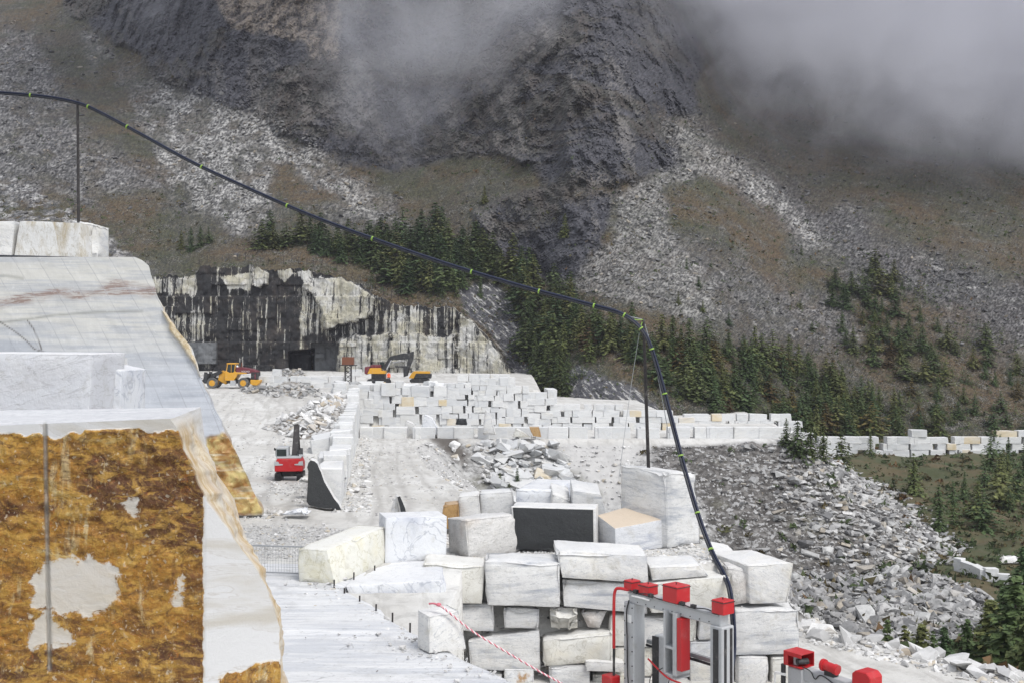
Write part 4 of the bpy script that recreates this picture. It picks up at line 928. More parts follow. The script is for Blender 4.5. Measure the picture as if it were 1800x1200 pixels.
t3 = block8(N_, front8((906, 966), (1049, 968), (1047, 893), (898, 889), 48.9, 48.7, d=1.5, turn=-.1), mW, 'block with a large flat black face on the stack', rough=.012, chip=.03)
block8('dark_face', front8((907, 965.5), (1044, 967.5), (1043, 895), (901, 891), 48.86, 48.66, d=.06), mK, parent=t3, rough=.006, chip=.03, bev=.012)
block8(N_, quad8((1049, 962), (1082, 974), (1176, 961), 0, (1049, 904), (1081, 928), (1175, 910), (1112, 886)), mP if False else marble('beige_top_marble', base=(0.58, 0.585, 0.60), vein=(0.34, 0.36, 0.42), band=.9, stretch=6, tilt=.05, tops=0.95, topcol=(.52, .43, .33), creamy=.2), 'squat block with a beige top beside the black-faced block', rough=.02, chip=.04)
T5 = block8(N_, quad8((1088, 952), (1174, 964), (1234, 955), 0, (1089, 815), (1170, 828), (1226, 832)), mG, 'tallest square block carrying the right pole of the hose', rough=.05, chip=.13)
# row behind
block8(N_, front8((777, 930), (808, 930), (806, 884), (778, 887), 53.5, d=1.3), mRust, 'small rust brown faced block behind the pinkish block')
block8(N_, front8((807, 930), (846, 930), (843, 868), (805, 871), 54.0, d=1.6), mW, 'upright white block right of the rust brown one', chip=.1)
block8(N_, front8((845, 930), (904, 930), (902, 862), (843, 866), 54.3, d=1.6), mG, 'upright grey white block behind the left end of the black face', chip=.1)
block8(N_, front8((905, 930), (980, 930), (978, 862), (906, 859), 53.6, d=4.6, dz=.0, turn=-.25), mB, 'long white block with black drips behind the black face', chip=.1)
block8(N_, front8((968, 930), (1006, 930), (1004, 876), (970, 866), 52.6, d=2.4, dz=.25), mW, 'small white wedge block behind the black face')
block8(N_, front8((1005, 930), (1074, 930), (1056, 868), (1006, 860), 52.0, d=2.0, dz=.28), mG, 'clean sawn wedge block left of the tallest block', rough=.01, chip=.03)
block8('stone_slab', front8((1240, 985), (1310, 1000), (1300, 975), (1250, 966), 48.5, d=2.6), mW, 'low white slab beside the blue hose behind the narrow boulder', 'stone slab')

# yellowish slab, bench-edge block and the rope block
A0, A1 = onZ(590, 1029, .55), onZ(680, 992, .55)
n_ = Vector((-(A1 - A0).y, (A1 - A0).x, 0)).normalized() * 1.7
B0, B1 = P(574, 966, A0.y + .25), P(680, 923, A1.y + .2)
block8(N_, [A0, A1, A1 + n_, A0 + n_, B0, B1, B1 + n_ * .8, B0 + n_ * .8], mY, 'yellowish white slab standing on the bench by the mesh fence', rough=.03, chip=.09)
block8(N_, front8((640, 1120), (806, 1100), (777, 1019), (607, 1029), 42.4, 42.6, d=4.2, turn=.0), mB, 'wide grey white block with a flat top along the bench edge rods', rough=.012, chip=.04)
U = quad8((732, 1138), (754, 1150), (822, 1141), 0, (733, 1070), (753, 1082), (808, 1070), z=0.6)
block8(N_, U, mW, 'small white block with the pink rope tied on top', rough=.03, chip=.07)
m, nt, b = newmat('white_sawn_bench'); co = N(nt, 'NewGeometry').outputs['Position']
q1 = noise(nt, vmul(nt, co, (.22, 1.5, 1.)), .9, 7, .68, .4); q2 = noise(nt, co, .8, 6, .7, .3); q3 = noise(nt, co, 7., 5, .75); q4 = noise(nt, vmul(nt, co, (.5, 1., 1.)), .7, 4, .5, 1.2); q5 = noise(nt, vmul(nt, co, (.1, 2.4, 1.)), 2.2, 4, .6, .1)
c = mix(nt, ss(nt, q1, .44, .60), (0.62, 0.62, 0.62), (0.50, 0.51, 0.53)); c = mix(nt, M_(nt, 'MULTIPLY', ss(nt, q2, .50, .66), .6), c, (0.44, 0.44, 0.44)); c = mix(nt, M_(nt, 'MULTIPLY', ss(nt, q5, .56, .64), .5), c, (0.70, 0.70, 0.70)); c = mix(nt, M_(nt, 'MULTIPLY', ss(nt, q5, .45, .38), .4), c, (0.42, 0.43, 0.46))
c = mix(nt, M_(nt, 'MULTIPLY', ss(nt, q3, .56, .68), .45), c, (0.36, 0.355, 0.34)); ck = M_(nt, 'SUBTRACT', 1., ss(nt, M_(nt, 'ABSOLUTE', M_(nt, 'SUBTRACT', q4, .5)), 0., .006)); c = mix(nt, M_(nt, 'MULTIPLY', ck, .5), c, (0.22, 0.22, 0.22))
setin(nt, b, Base_Color=c, Roughness=M_(nt, 'MULTIPLY_ADD', q2, -.5, .75)); bump(nt, b, M_(nt, 'ADD', M_(nt, 'ADD', q3, M_(nt, 'MULTIPLY', q5, 1.2)), q2), .5, .05); MAT_BENCH = m
# white bench floor with its broken right edge
ed = [(-4.0, 50.5), (-6.2, 44.0), (-6.6, 42.2), (-5.0, 38.9), (-3.25, 35.7), (-1.5, 32.9), (0.1, 30.3), (2.3, 26.8), (4.6, 23.2)]
yy = np.linspace(20, 46.5, 110); ex = np.interp(yy, [e[1] for e in ed][::-1], [e[0] for e in ed][::-1]) + .22 * fbm(yy * 1.1, 0 * yy, 4., 4)
uu = np.concatenate([np.linspace(0, 1, 90)])
BX = -16 + (ex[:, None] + 16) * uu[None]; BY = np.repeat(yy[:, None], 90, 1)
stepz = 0.09 * sstep(-.06, .06, np.sin(BY * .55 + BX * .12 + .5 * fbm(BX * .3, BY * .3, 6., 3))) + 0.03 * fbm(BX * .7, BY * .7, 2., 4) - .10 * np.exp(-((BX - ex[:, None]) / .18) ** 2)
BZ = 0.6 + stepz
rows = [np.stack([BX, BY, BZ], -1)]
V = rows[0]; dn = V[:, -1].copy(); dns = []
for q, dz in enumerate((.35, 1.2, 2.6, 5.2)):
    t_ = dn.copy(); t_[:, 2] -= dz; t_[:, 0] += .15 * fbm(t_[:, 1] * .9, t_[:, 2] * .9, 3., 3) + .05 * q; dns.append(t_)
V = np.concatenate([V] + [t_[:, None] for t_ in dns], 1)
me = mesh_np('quarry_bench', V.reshape(-1, 3), grid_faces(V.shape[0], V.shape[1]), smooth=True, sharp=40); tag(ob('quarry_bench', me, MAT_BENCH), kind='structure')

be_y = RS.uniform(30, 43.5, 420); be_x = np.interp(be_y, [e[1] for e in ed][::-1], [e[0] for e in ed][::-1]) - .15 - np.abs(RS.normal(0, 1.2, 420)); scatter('bench_chippings', np.stack([be_x, be_y, np.full(420, .66)], -1), .025 + .16 * RS.rand(420) ** 4, MAT_WH, rnd=.8 * RS.rand(420), seed=61)
# slabs and shards on the floor
def slab_px(name, outline, Y, d, mat_body, mat_face, label, yaw=0.0, cat='stone slab'):
    """upright slab with a traced face, real thickness d, dark weathered front"""
    pts = [P(x, y, Y) for x, y in outline]; base = Vector((sum(p.x for p in pts) / len(pts), Y, min(p.z for p in pts)))
    mb = MB().prism([(p.x - base.x, p.z - base.z) for p in pts], 0, d)
    o = mb.build(name, mat_body, None, base, bevel=.03); o.rotation_euler = (0, 0, yaw); tag(o, label, cat)
    c = Vector((sum(p.x for p in pts) / len(pts) - base.x, 0, sum(p.z for p in pts) / len(pts) - base.z))
    MB().prism([(c.x + (p.x - base.x - c.x) * .985, c.z + (p.z - base.z - c.z) * .985) for p in pts], -.025, .02).build('dark_face', mat_face, o)
    return o
r = random.Random(5)
ol = [(539, 880), (541, 850), (542, 826), (540, 820), (542, 812), (546, 807), (553, 809), (558, 814), (561, 822), (564, 828), (570, 846), (578, 860), (587, 876), (595, 886), (600, 896), (590, 897), (582, 893), (572, 893), (560, 892), (550, 889), (543, 887)]
slab_px('stone_slab', ol, 66.3, 1.2, mW, mK, 'tall tapered black-faced slab in front of the red excavator', .12)
slab_px('stone_slab', [(698, 872), (703, 871), (707, 880), (712, 892), (716, 908), (706, 910), (703, 890)], 61.0, .5, mW, mK, 'small black-faced shard standing on the road behind the blue-veined block', .35)
block8('stone_slab', front8((683, 914), (704, 914), (699, 874), (691, 878), 61.3, d=.8), mW, 'white shard beside the small black one', 'stone slab')
block8('flat_rock', front8((494, 905), (540, 906), (536, 894), (512, 897), 62.0, d=1.0), mB, 'flat bluish rock lying on the dusty floor', 'rock', rough=.05, chip=.2)
block8('flat_rock', front8((524, 846), (546, 852), (545, 838), (528, 838), 72, d=1.2), mW, 'white rock with dark side left of the black slab', 'rock', rough=.05, chip=.15)
# loose blocks on the terrace by the tall wall
for (x0, y0, x1, y1, Y, mt, lb) in [(706, 738, 742, 768, 153, mW, 'white shard block leaning at the foot of the tall wall'), (738, 728, 776, 764, 151, mB, 'two-pointed white block on the terrace left of the dark boulder'),
        (848, 720, 872, 764, 147.6, mW, 'pointed white shard standing taller than the terrace row'), (900, 752, 932, 768, 147.0, mC, 'cream edged block tipped over the terrace edge')]:
    block8(N_, front8((x0, y1), (x1, y1), (x1 - (x1 - x0) * .45, y0 + 6), (x0 + (x1 - x0) * .2, y0), Y, d=1.8), mt, lb, rough=.06, chip=.15, step=.4)
block8(N_, front8((937, 766), (952, 768), (948, 750), (930, 750), 147.2, d=1.4), mRust, 'brown faced block on the terrace edge above the pit boulders', rough=.05, step=.4)
o = block8('dark_boulder', front8((800, 746), (821, 747), (819, 736), (804, 736), 152, d=1.6), mK, 'round black boulder on the terrace row', 'boulder', rough=.15, chip=.3, step=.3)
for (x, y, w_, h_) in ((1231, 759, 22, 12), (1266, 762, 15, 12)):
    block8('dark_boulder', front8((x - w_ / 2, y + h_ / 2), (x + w_ / 2, y + h_ / 2), (x + w_ * .4, y - h_ / 2), (x - w_ * .3, y - h_ / 2), 158, d=1.6), mK, 'black rock lump on the terrace wall, %s of two near the hose' % ('left' if x < 1250 else 'right'), 'boulder', rough=.2, chip=.3, step=.3)

# ------------------------------------------------------------------ big sawn wall on the left and the ochre-faced mass in front
def loft_mass(name, lines, mat, attrs_fn, step, label, cat, jitter=0.05, seed=1):
    pass
def px_wall(poly, step): pass
# sawn wall: face sampled in rows, right edge follows the photo, then the broken flank runs back
wr = [(452, 236), (458, 250), (468, 262), (485, 266), (510, 274), (545, 286), (565, 300), (590, 320), (612, 338), (640, 347), (670, 356), (712, 372), (765, 398), (772, 402), (800, 418), (830, 432), (850, 440), (880, 452), (898, 461)]
pyv = np.concatenate([np.arange(452, 900, 2.6), [900, 905]])
rx = np.interp(pyv, [a for a, b in wr], [b for a, b in wr]) + 2.0 * fbm(pyv * .05, 0 * pyv, 2., 3)
NXW = 190; uu = np.linspace(0, 1, NXW)
WX = -110 + (rx[:, None] + 110) * uu[None]; WY_ = np.repeat(pyv[:, None], NXW, 1)
Yw = 61.5 + (WX - 250) * .004
och = np.maximum(sstep(-4, 4, sdist(WX, WY_, [(360, 768), (390, 760), (405, 768), (470, 905), (365, 905)]) + 6 * fbm(WX * .05, WY_ * .05, 2., 3)), 0)
tanm = sstep(-2, 3, sdist(WX, WY_, [(283, 543), (300, 560), (330, 596), (346, 636), (352, 660), (340, 640), (322, 612), (300, 585), (290, 560)]) + 3 * fbm(WX * .1, WY_ * .1, 2., 3))
bandm = sstep(0, 1, 1.2 - np.abs(WY_ - (np.interp(WX, [-110, 0, 100, 160, 200, 270, 300], [560, 533, 515, 516, 505, 512, 515]) )) / np.interp(WX, [-110, 0, 120, 200, 280], [12, 9, 10, 15, 12]) + .8 * fbm(WX * .03, WY_ * .12, 5., 4))
dst = np.exp(-(ldist(WX, WY_, [(-50, 570), (10, 566), (60, 560), (90, 555), (170, 549), (250, 547)]) / 2.0) ** 2) * .8 + np.exp(-(ldist(WX, WY_, [(-20, 486), (10, 485), (40, 490)]) / 3.0) ** 2) * .6
crk = np.exp(-(np.minimum(ldist(WX, WY_, [(-20, 556), (0, 566), (25, 582), (48, 600), (60, 613), (80, 620)]), ldist(WX, WY_, [(48, 563), (60, 580), (70, 605), (74, 616)])) / 1.0) ** 2)
rel = -(0.5 * fbm(WX * .05, WY_ * .05, 3., 4) * .9) * och - .25 * tanm
# chamfered flank: the last columns fall back
Yd = Yw + rel + 0.03 * fbm(WX * .05, WY_ * .05, 6., 3)
V = np.stack([(WX - 900) / F * Yd, Yd, EZ - (WY_ - 600) / F * Yd], -1)
flank = []
for q in range(1, 9):
    t_ = V[:, -1].copy(); t_[:, 1] += q * .75; t_[:, 0] = t_[:, 0] * (t_[:, 1] / (t_[:, 1] - q * .75)) - .05 * q + (.25 * math.sin(min(q, 3) / 3 * 1.57) if True else 0) * sstep(.1, .5, fbm(pyv * .02, 0 * pyv, 4., 3) + .35) + .05 * fbm(pyv * .1, 0 * pyv + q * .7, 7., 3); t_[:, 2] -= .02 * q; flank.append(t_[:, None])
V = np.concatenate([V] + flank, 1)
top = V[0:1].copy(); tops_ = []
for dy in (0.8, 3.0, 8.0):
    t_ = top.copy(); t_[..., 0] *= (t_[..., 1] + dy) / t_[..., 1]; t_[..., 0] -= .1 * dy; t_[..., 1] += dy; t_[..., 2] -= .03 * dy; tops_.append(t_)
V = np.concatenate(tops_[::-1] + [V], 0)
def padw(a, fl): 
    a = np.concatenate([a, np.repeat(a[:, -1:] if fl is None else np.full((a.shape[0], 1), fl), 8, 1)], 1)
    return np.concatenate([a[:1]] * 3 + [a], 0)
m, nt, b = newmat('sawn_marble_wall'); co = N(nt, 'TexCoord').outputs['Object']; sp = N(nt, 'SeparateXYZ', {0: co})
q = vmul(nt, co, (.25, .25, 2.2)); n1 = noise(nt, q, .55, 7, .62, .5); n2 = noise(nt, co, .5, 6, .65); n3 = noise(nt, co, 5., 5, .7)
hgt = M_(nt, 'ADD', sp.outputs[2], M_(nt, 'MULTIPLY', n2, 2.0))
c = mix(nt, ss(nt, hgt, 8.5, 12.5), (0.47, 0.49, 0.53), (0.56, 0.55, 0.515))
c = mix(nt, M_(nt, 'MULTIPLY', ss(nt, n1, .45, .66), .7), c, (0.34, 0.365, 0.415))
n1b = noise(nt, vmul(nt, co, (.12, .12, 3.)), 1.6, 4, .6, .2); c = mix(nt, M_(nt, 'MULTIPLY', ss(nt, n1b, .48, .62), .5), c, (0.36, 0.375, 0.41))
c = mix(nt, M_(nt, 'MULTIPLY', attr(nt, 'band'), M_(nt, 'MULTIPLY_ADD', ss(nt, noise(nt, vmul(nt, co, (.5, .5, 4)), 1.5, 5, .7, 1.), .4, .65), 1.0, .25)), c, (0.26, 0.19, 0.165))
c = mix(nt, M_(nt, 'MULTIPLY', attr(nt, 'streak'), .8), c, (0.22, 0.22, 0.19))
dg = M_(nt, 'ADD', M_(nt, 'MULTIPLY', sp.outputs[0], .82), M_(nt, 'ADD', M_(nt, 'MULTIPLY', sp.outputs[2], .22), M_(nt, 'MULTIPLY', M_(nt, 'MULTIPLY', sp.outputs[2], sp.outputs[2]), .009)))
sw = M_(nt, 'ABSOLUTE', M_(nt, 'SUBTRACT', M_(nt, 'FRACT', M_(nt, 'ADD', M_(nt, 'MULTIPLY', dg, .95), M_(nt, 'MULTIPLY', n2, .18))), .5))
c = mix(nt, M_(nt, 'MULTIPLY', M_(nt, 'SUBTRACT', 1., ss(nt, sw, .0, .03)), M_(nt, 'MULTIPLY', ss(nt, n2, .32, .55), .6)), c, (0.27, 0.27, 0.29))
c = mix(nt, M_(nt, 'MULTIPLY', ss(nt, n3, .56, .72), .4), c, (0.68, 0.68, 0.69))
och_c = mix(nt, ss(nt, noise(nt, co, .9, 6, .7, .5), .38, .62), (0.28, 0.13, 0.03), (0.46, 0.36, 0.14)); och_c = mix(nt, ss(nt, n1, .5, .64), och_c, (0.53, 0.48, 0.36))
c = mix(nt, attr(nt, 'tan'), c, mix(nt, ss(nt, n3, .4, .6), (0.60, 0.52, 0.38), (0.46, 0.35, 0.20)))
c = mix(nt, attr(nt, 'ochre'), c, och_c)
c = mix(nt, attr(nt, 'crack'), c, (0.10, 0.09, 0.08))
setin(nt, b, Base_Color=c, Roughness=.55); bump(nt, b, M_(nt, 'ADD', n3, n2), .3, .05)
tan2 = padw(np.maximum(tanm, 0), None); fl_t = sstep(520, 540, pyv) * sstep(720, 650, pyv); tan2[3:, -8:] = (fl_t * .9)[:, None]; oc2 = padw(och, None); oc2[3:, -8:] = (sstep(730, 790, pyv) * .75)[:, None]
base = Vector((-18, 61.5, 0)); V2 = V - np.array(base)
me = mesh_np('sawn_rock_wall', V2.reshape(-1, 3), grid_faces(V.shape[0], V.shape[1])[:, ::-1], {'ochre': oc2, 'tan': tan2, 'band': padw(bandm, 0), 'streak': padw(dst, 0), 'crack': padw(crk, 0)}, smooth=True, sharp=35)
tag(ob('sawn_rock_wall', me, m, loc=base), 'huge sawn pale marble face with pinkish band and curved right edge', 'rock wall')
pts = []
for q in range(60):
    x, y = RS.uniform(-15.6, -14.2), RS.uniform(62.0, 64.5); pts.append((x + .9 * RS.rand(), y, gz(x, y)))
scatter('wall_foot_stones', pts, .1 + .35 * RS.rand(60) ** 2, MAT_WH, seed=70)
# blocks and cable on top of the sawn wall
YT = 62.5
block8(N_, front8((-40, 452), (20, 452), (27, 389), (-40, 389), YT, d=2.2), mW, 'pale block at the left photo edge on top of the sawn wall', rough=.02, chip=.05)
block8(N_, front8((24, 452), (150, 453), (146, 392), (34, 388), YT, d=2.0), marble('ochre_vein_marble', base=(0.60, 0.595, 0.58), vein=(0.30, 0.22, 0.09), band=.85, stretch=3.2, vs_=.42, tilt=1.3, creamy=.4), 'sawn block with brown diagonal vein on top of the wall', rough=.015, chip=.04)
block8(N_, front8((140, 453), (169, 453), (169, 394), (124, 386), YT + 1.0, d=2.2), mW, 'rounded white block behind the brown-veined one, holding the pole', rough=.05, chip=.2)
# blocks in front of the sawn wall
block8(N_, front8((-60, 760), (153, 760), (164, 621), (-60, 619), 33.0, d=2.8), marble('smooth_grey_marble', base=(.58, .585, .61), vein=(.45, .44, .45), band=.5, stretch=5, vs_=.25, tilt=.2, thin=.5, creamy=.2, tops=.6), 'large smooth grey white block on the left behind the ochre mass', rough=.008, chip=.025)
block8(N_, front8((152, 760), (211, 760), (213, 651), (160, 639), 35.0, d=2.4), mB, 'smaller sawn block with a blue streak right of the smooth block', rough=.008, chip=.03)
block8(N_, front8((160, 760), (190, 760), (190, 629), (162, 629), 38.2, d=2.0), mW, 'pale block mostly hidden behind the blue-streaked one', rough=.008, chip=.03)

# ochre-faced mass
fr = [(738, 300), (750, 310), (790, 322), (812, 333), (850, 346), (867, 356), (880, 361), (925, 396), (946, 410), (954, 417), (987, 442), (1029, 467), (1071, 481), (1100, 491), (1260, 494)]
bk = [(717, 346), (722, 350), (754, 356), (796, 362), (837, 379), (860, 396), (883, 412), (905, 418), (925, 421), (950, 427), (975, 436), (1005, 452), (1040, 471), (1090, 489), (1260, 496)]
pf = np.concatenate([np.arange(736, 1262, 2.6)]); xf = np.interp(pf, [a for a, b in fr], [b for a, b in fr]) + 1.6 * fbm(pf * .06, 0 * pf, 3., 4)
NXO = 215; uu = np.linspace(0, 1, NXO); OX = -70 + (xf[:, None] + 70) * uu[None]; OY0 = np.repeat(pf[:, None], NXO, 1)
topy = np.interp(OX, [-70, 0, 150, 300, 310], [752, 747, 741, 735, 736])
OY = topy + (OY0 - 736) / (1260 - 736.) * (1260 - topy)
Yo = 22.0 + np.maximum(0, OX - 357) / 135 * 1.6
nB = fbm(OX * .035, OY * .045, 2., 5)
brown = sstep(-2, 2, 357 - OX + 2.5 * fbm(OY * .06, 0 * OX, 3., 3)) * sstep(0, 3, OY - topy - 14 - 22 * np.maximum(0, fbm(OX * .03, 0 * OX, 7., 3)))
for pl, sf in (([(55, 1010), (75, 985), (120, 978), (165, 985), (205, 1000), (207, 1050), (150, 1080), (140, 1070), (60, 1073), (53, 1050)], 8), ([(54, 1082), (80, 1078), (128, 1110), (126, 1128), (85, 1140), (53, 1135)], 6), ([(312, 1018), (322, 1015), (318, 1060), (308, 1062)], 4), ([(219, 890), (238, 880), (236, 905), (226, 903)], 3)):
    brown = brown * (1 - .92 * sstep(-16, 12, sdist(OX, OY, pl) + 2.2 * sf * fbm(OX * .05, OY * .05, 9., 5)))
brown = np.maximum(brown, sstep(-3, 3, sdist(OX, OY, [(385, 1195), (400, 1180), (425, 1185), (440, 1170), (470, 1165), (492, 1160), (500, 1260), (380, 1260)]) + 8 * fbm(OX * .06, OY * .06, 4., 4)))
groove = np.exp(-((OX - np.interp(OY, [740, 1180], [79, 87])) / 3.6) ** 4) * sstep(1182, 1172, OY)
relo = .07 * fbm(OX * .05, OY * .05, 5., 5) * brown + .10 * brown * 0 + .09 * groove - .02 * brown
relo = relo + .12 * sstep(0, 6, OX - 357)
Yo = Yo + relo
Vf = np.stack([(OX - 900) / F * Yo, Yo, EZ - (OY - 600) / F * Yo], -1)
# broken flank between the front edge and the rear edge
xb = np.interp(OY[:, -1], [a for a, b in bk], [b for a, b in bk]); nfl = 14
Pb = np.stack([(xb - 900) / F * 26.5, np.full_like(xb, 26.5), EZ - (np.interp(np.arange(len(pf)), [0, 60, len(pf)], [717, 0, 0]) * 0 + OY[:, -1] - np.interp(OY[:, -1], [736, 790, 900, 1100], [20, 10, 6, 0]) - 600) / F * 26.5], -1)
fl = []
for q in range(1, nfl + 1):
    t_ = q / nfl; g = Vf[:, -1] * (1 - t_) + Pb * t_; bul = math.sin(t_ * math.pi)
    g[:, 0] += bul * (.10 + .22 * fbm(pf * .03, 0 * pf + t_ * 3, 2., 4)); g[:, 1] += bul * .25 * fbm(pf * .05, 0 * pf + t_ * 4, 8., 3); fl.append(g[:, None])
Vf = np.concatenate([Vf] + fl, 1)
# top surface back to the rear edge
tpz = EZ - (np.interp(900 + Vf[0, :, 0] / Vf[0, :, 1] * F, [-70, 346], [722, 716]) - 600) / F * 27.6
tr_ = []
for q in range(1, 9):
    t_ = q / 8.; g = Vf[0].copy(); y_old = g[:, 1].copy(); g[:, 1] = g[:, 1] * (1 - t_) + np.maximum(27.6, g[:, 1] + .1) * t_; g[:, 2] = g[:, 2] * (1 - t_) + tpz * t_ + .02 * np.sin(t_ * 9); g[:, 0] *= g[:, 1] / y_old; tr_.append(g[None])
Vf = np.concatenate(tr_[::-1] + [Vf], 0)
def pado(a, flv): 
    a = np.concatenate([a, np.repeat(np.asarray(flv)[:, None], nfl, 1)], 1); return np.concatenate([np.zeros((8, a.shape[1]))] + [a], 0)
tano = np.concatenate([np.zeros((len(pf), NXO))] + [np.outer(sstep(735, 770, OY[:, -1]), np.full(nfl, 1.))], 1); 
for q in range(nfl): tano[:, NXO + q] *= (1 if q < 9 else np.where(OY[:, -1] < 830, .08, .9)) * (.75 + .25 * np.sin(q * 1.3))
tano = np.concatenate([np.zeros((8, tano.shape[1])), tano], 0)
m, nt, b = newmat('ochre_coated_marble'); co = N(nt, 'TexCoord').outputs['Object']
k1 = noise(nt, vmul(nt, co, (.7, 1., 1.3)), 1.3, 7, .72, 1.2); k2 = noise(nt, vmul(nt, co, (.9, 1., 1.1)), 4.5, 7, .75, 1.0); k3 = noise(nt, vmul(nt, co, (.35, 1., 1.3)), .7, 4, .55, .6); k4 = noise(nt, co, 19., 4, .75, .3)
bc = mix(nt, ss(nt, k3, .42, .58), (0.095, 0.034, 0.010), (0.34, 0.155, 0.018))
bc = mix(nt, M_(nt, 'MULTIPLY', ss(nt, k1, .48, .60), .85), bc, (0.46, 0.26, 0.045))
bc = mix(nt, M_(nt, 'MULTIPLY', ss(nt, k2, .52, .64), .8), bc, (0.085, 0.030, 0.008))
bc = mix(nt, M_(nt, 'MULTIPLY', ss(nt, k1, .60, .70), .75), bc, (0.56, 0.43, 0.19))
bc = mix(nt, M_(nt, 'MULTIPLY', ss(nt, k2, .44, .34), .55), bc, (0.40, 0.12, 0.010))
bc = mix(nt, M_(nt, 'MULTIPLY', ss(nt, k4, .60, .70), .65), bc, (0.56, 0.47, 0.30)); bc = mix(nt, M_(nt, 'MULTIPLY', ss(nt, k4, .40, .28), .75), bc, (0.045, 0.02, 0.008))
kd = noise(nt, vmul(nt, co, (1.6, 1., .35)), 1.1, 6, .7, .5); bc = mix(nt, M_(nt, 'MULTIPLY', ss(nt, kd, .56, .66), .75), bc, (0.50, 0.40, 0.22)); bc = mix(nt, M_(nt, 'MULTIPLY', ss(nt, kd, .44, .36), .6), bc, (0.11, 0.04, 0.01))
kh = noise(nt, vmul(nt, co, (.8, 1., 1.7)), 1.9, 6, .74, 1.3); bc = mix(nt, M_(nt, 'MULTIPLY', ss(nt, kh, .52, .60), .7), bc, (0.46, 0.265, 0.05)); bc = mix(nt, M_(nt, 'MULTIPLY', ss(nt, kh, .47, .40), .6), bc, (0.085, 0.032, 0.010))
vo = N(nt, 'TexVoronoi', {'Vector': vadd(nt, co, vmul(nt, N(nt, 'TexNoise', {'Vector': co, 'Scale': 5.0, 'Detail': 4.0}).outputs['Color'], (.3, .3, .3))), 'Scale': 21.0}); vo1 = N(nt, 'SeparateColor', {0: vo.outputs['Color']}); bc = mix(nt, M_(nt, 'MULTIPLY', ss(nt, vo1.outputs[0], .55, .95), .18), bc, (0.50, 0.33, 0.09)); bc = mix(nt, M_(nt, 'MULTIPLY', ss(nt, vo1.outputs[1], .6, .95), .25), bc, (0.07, 0.028, 0.008)); bc = mix(nt, M_(nt, 'MULTIPLY', ss(nt, vo1.outputs[2], .96, .985), .45), bc, (0.60, 0.53, 0.40))
vv = noise(nt, vmul(nt, N(nt, 'VectorRotate', {'Vector': co, 'Axis': (0, 1, 0), 'Angle': -.28}, rotation_type='AXIS_ANGLE').outputs[0], (.22, .22, 2.0)), .75, 5, .6, .3)
wc = mix(nt, ss(nt, vv, .46, .66), (0.58, 0.575, 0.57), (0.46, 0.43, 0.38)); wl = M_(nt, 'SUBTRACT', 1., ss(nt, M_(nt, 'ABSOLUTE', M_(nt, 'SUBTRACT', vv, .5)), 0., .010)); wc = mix(nt, M_(nt, 'MULTIPLY', wl, .28), wc, (0.30, 0.24, 0.18))
tc = mix(nt, ss(nt, k1, .36, .62), (0.62, 0.55, 0.42), (0.43, 0.29, 0.13)); tc = mix(nt, M_(nt, 'MULTIPLY', ss(nt, k2, .55, .7), .5), tc, (0.66, 0.63, 0.56))
wt = mix(nt, ss(nt, k2, .42, .62), (0.58, 0.58, 0.585), (0.44, 0.445, 0.46)); wt = mix(nt, M_(nt, 'MULTIPLY', ss(nt, noise(nt, vmul(nt, co, (.3, 3., 1.)), 1.5, 5, .7), .5, .62), .5), wt, (0.38, 0.38, 0.40))
nz_ = N(nt, 'SeparateXYZ', {0: N(nt, 'NewGeometry').outputs['True Normal']}).outputs[2]
c = mix(nt, ss(nt, nz_, .6, .85), wc, wt)
bmask = M_(nt, 'MULTIPLY', attr(nt, 'brown'), 1.0); bm2 = ss(nt, M_(nt, 'ADD', bmask, M_(nt, 'MULTIPLY', M_(nt, 'ADD', M_(nt, 'SUBTRACT', k2, .5), M_(nt, 'SUBTRACT', k1, .5)), 1.9)), .30, .62)
c = mix(nt, M_(nt, 'MULTIPLY', ss(nt, bmask, .02, .07), M_(nt, 'MULTIPLY_ADD', k1, .9, .1)), c, (0.50, 0.43, 0.33))
c = mix(nt, M_(nt, 'MULTIPLY', bm2, ss(nt, bmask, .04, .15)), c, bc)
c = mix(nt, attr(nt, 'tan'), c, tc)
c = mix(nt, M_(nt, 'MULTIPLY', attr(nt, 'groove'), .75), c, (0.33, 0.32, 0.30))
setin(nt, b, Base_Color=c, Roughness=.7); bump(nt, b, M_(nt, 'ADD', k2, M_(nt, 'MULTIPLY', k1, 1.2)), M_(nt, 'MULTIPLY_ADD', attr(nt, 'brown'), .7, .25), .05)
base = Vector((-8, 22.5, -1)); 
me = mesh_np('ochre_rock_mass', (Vf - np.array(base)).reshape(-1, 3), grid_faces(Vf.shape[0], Vf.shape[1])[:, ::-1], {'brown': pado(brown, np.zeros(len(pf))), 'tan': tano, 'groove': pado(groove, np.zeros(len(pf)))}, smooth=True, sharp=35)
tag(ob('ochre_rock_mass', me, m, loc=base), 'huge foreground block with rusty ochre face and a vertical drill groove', 'rock mass')
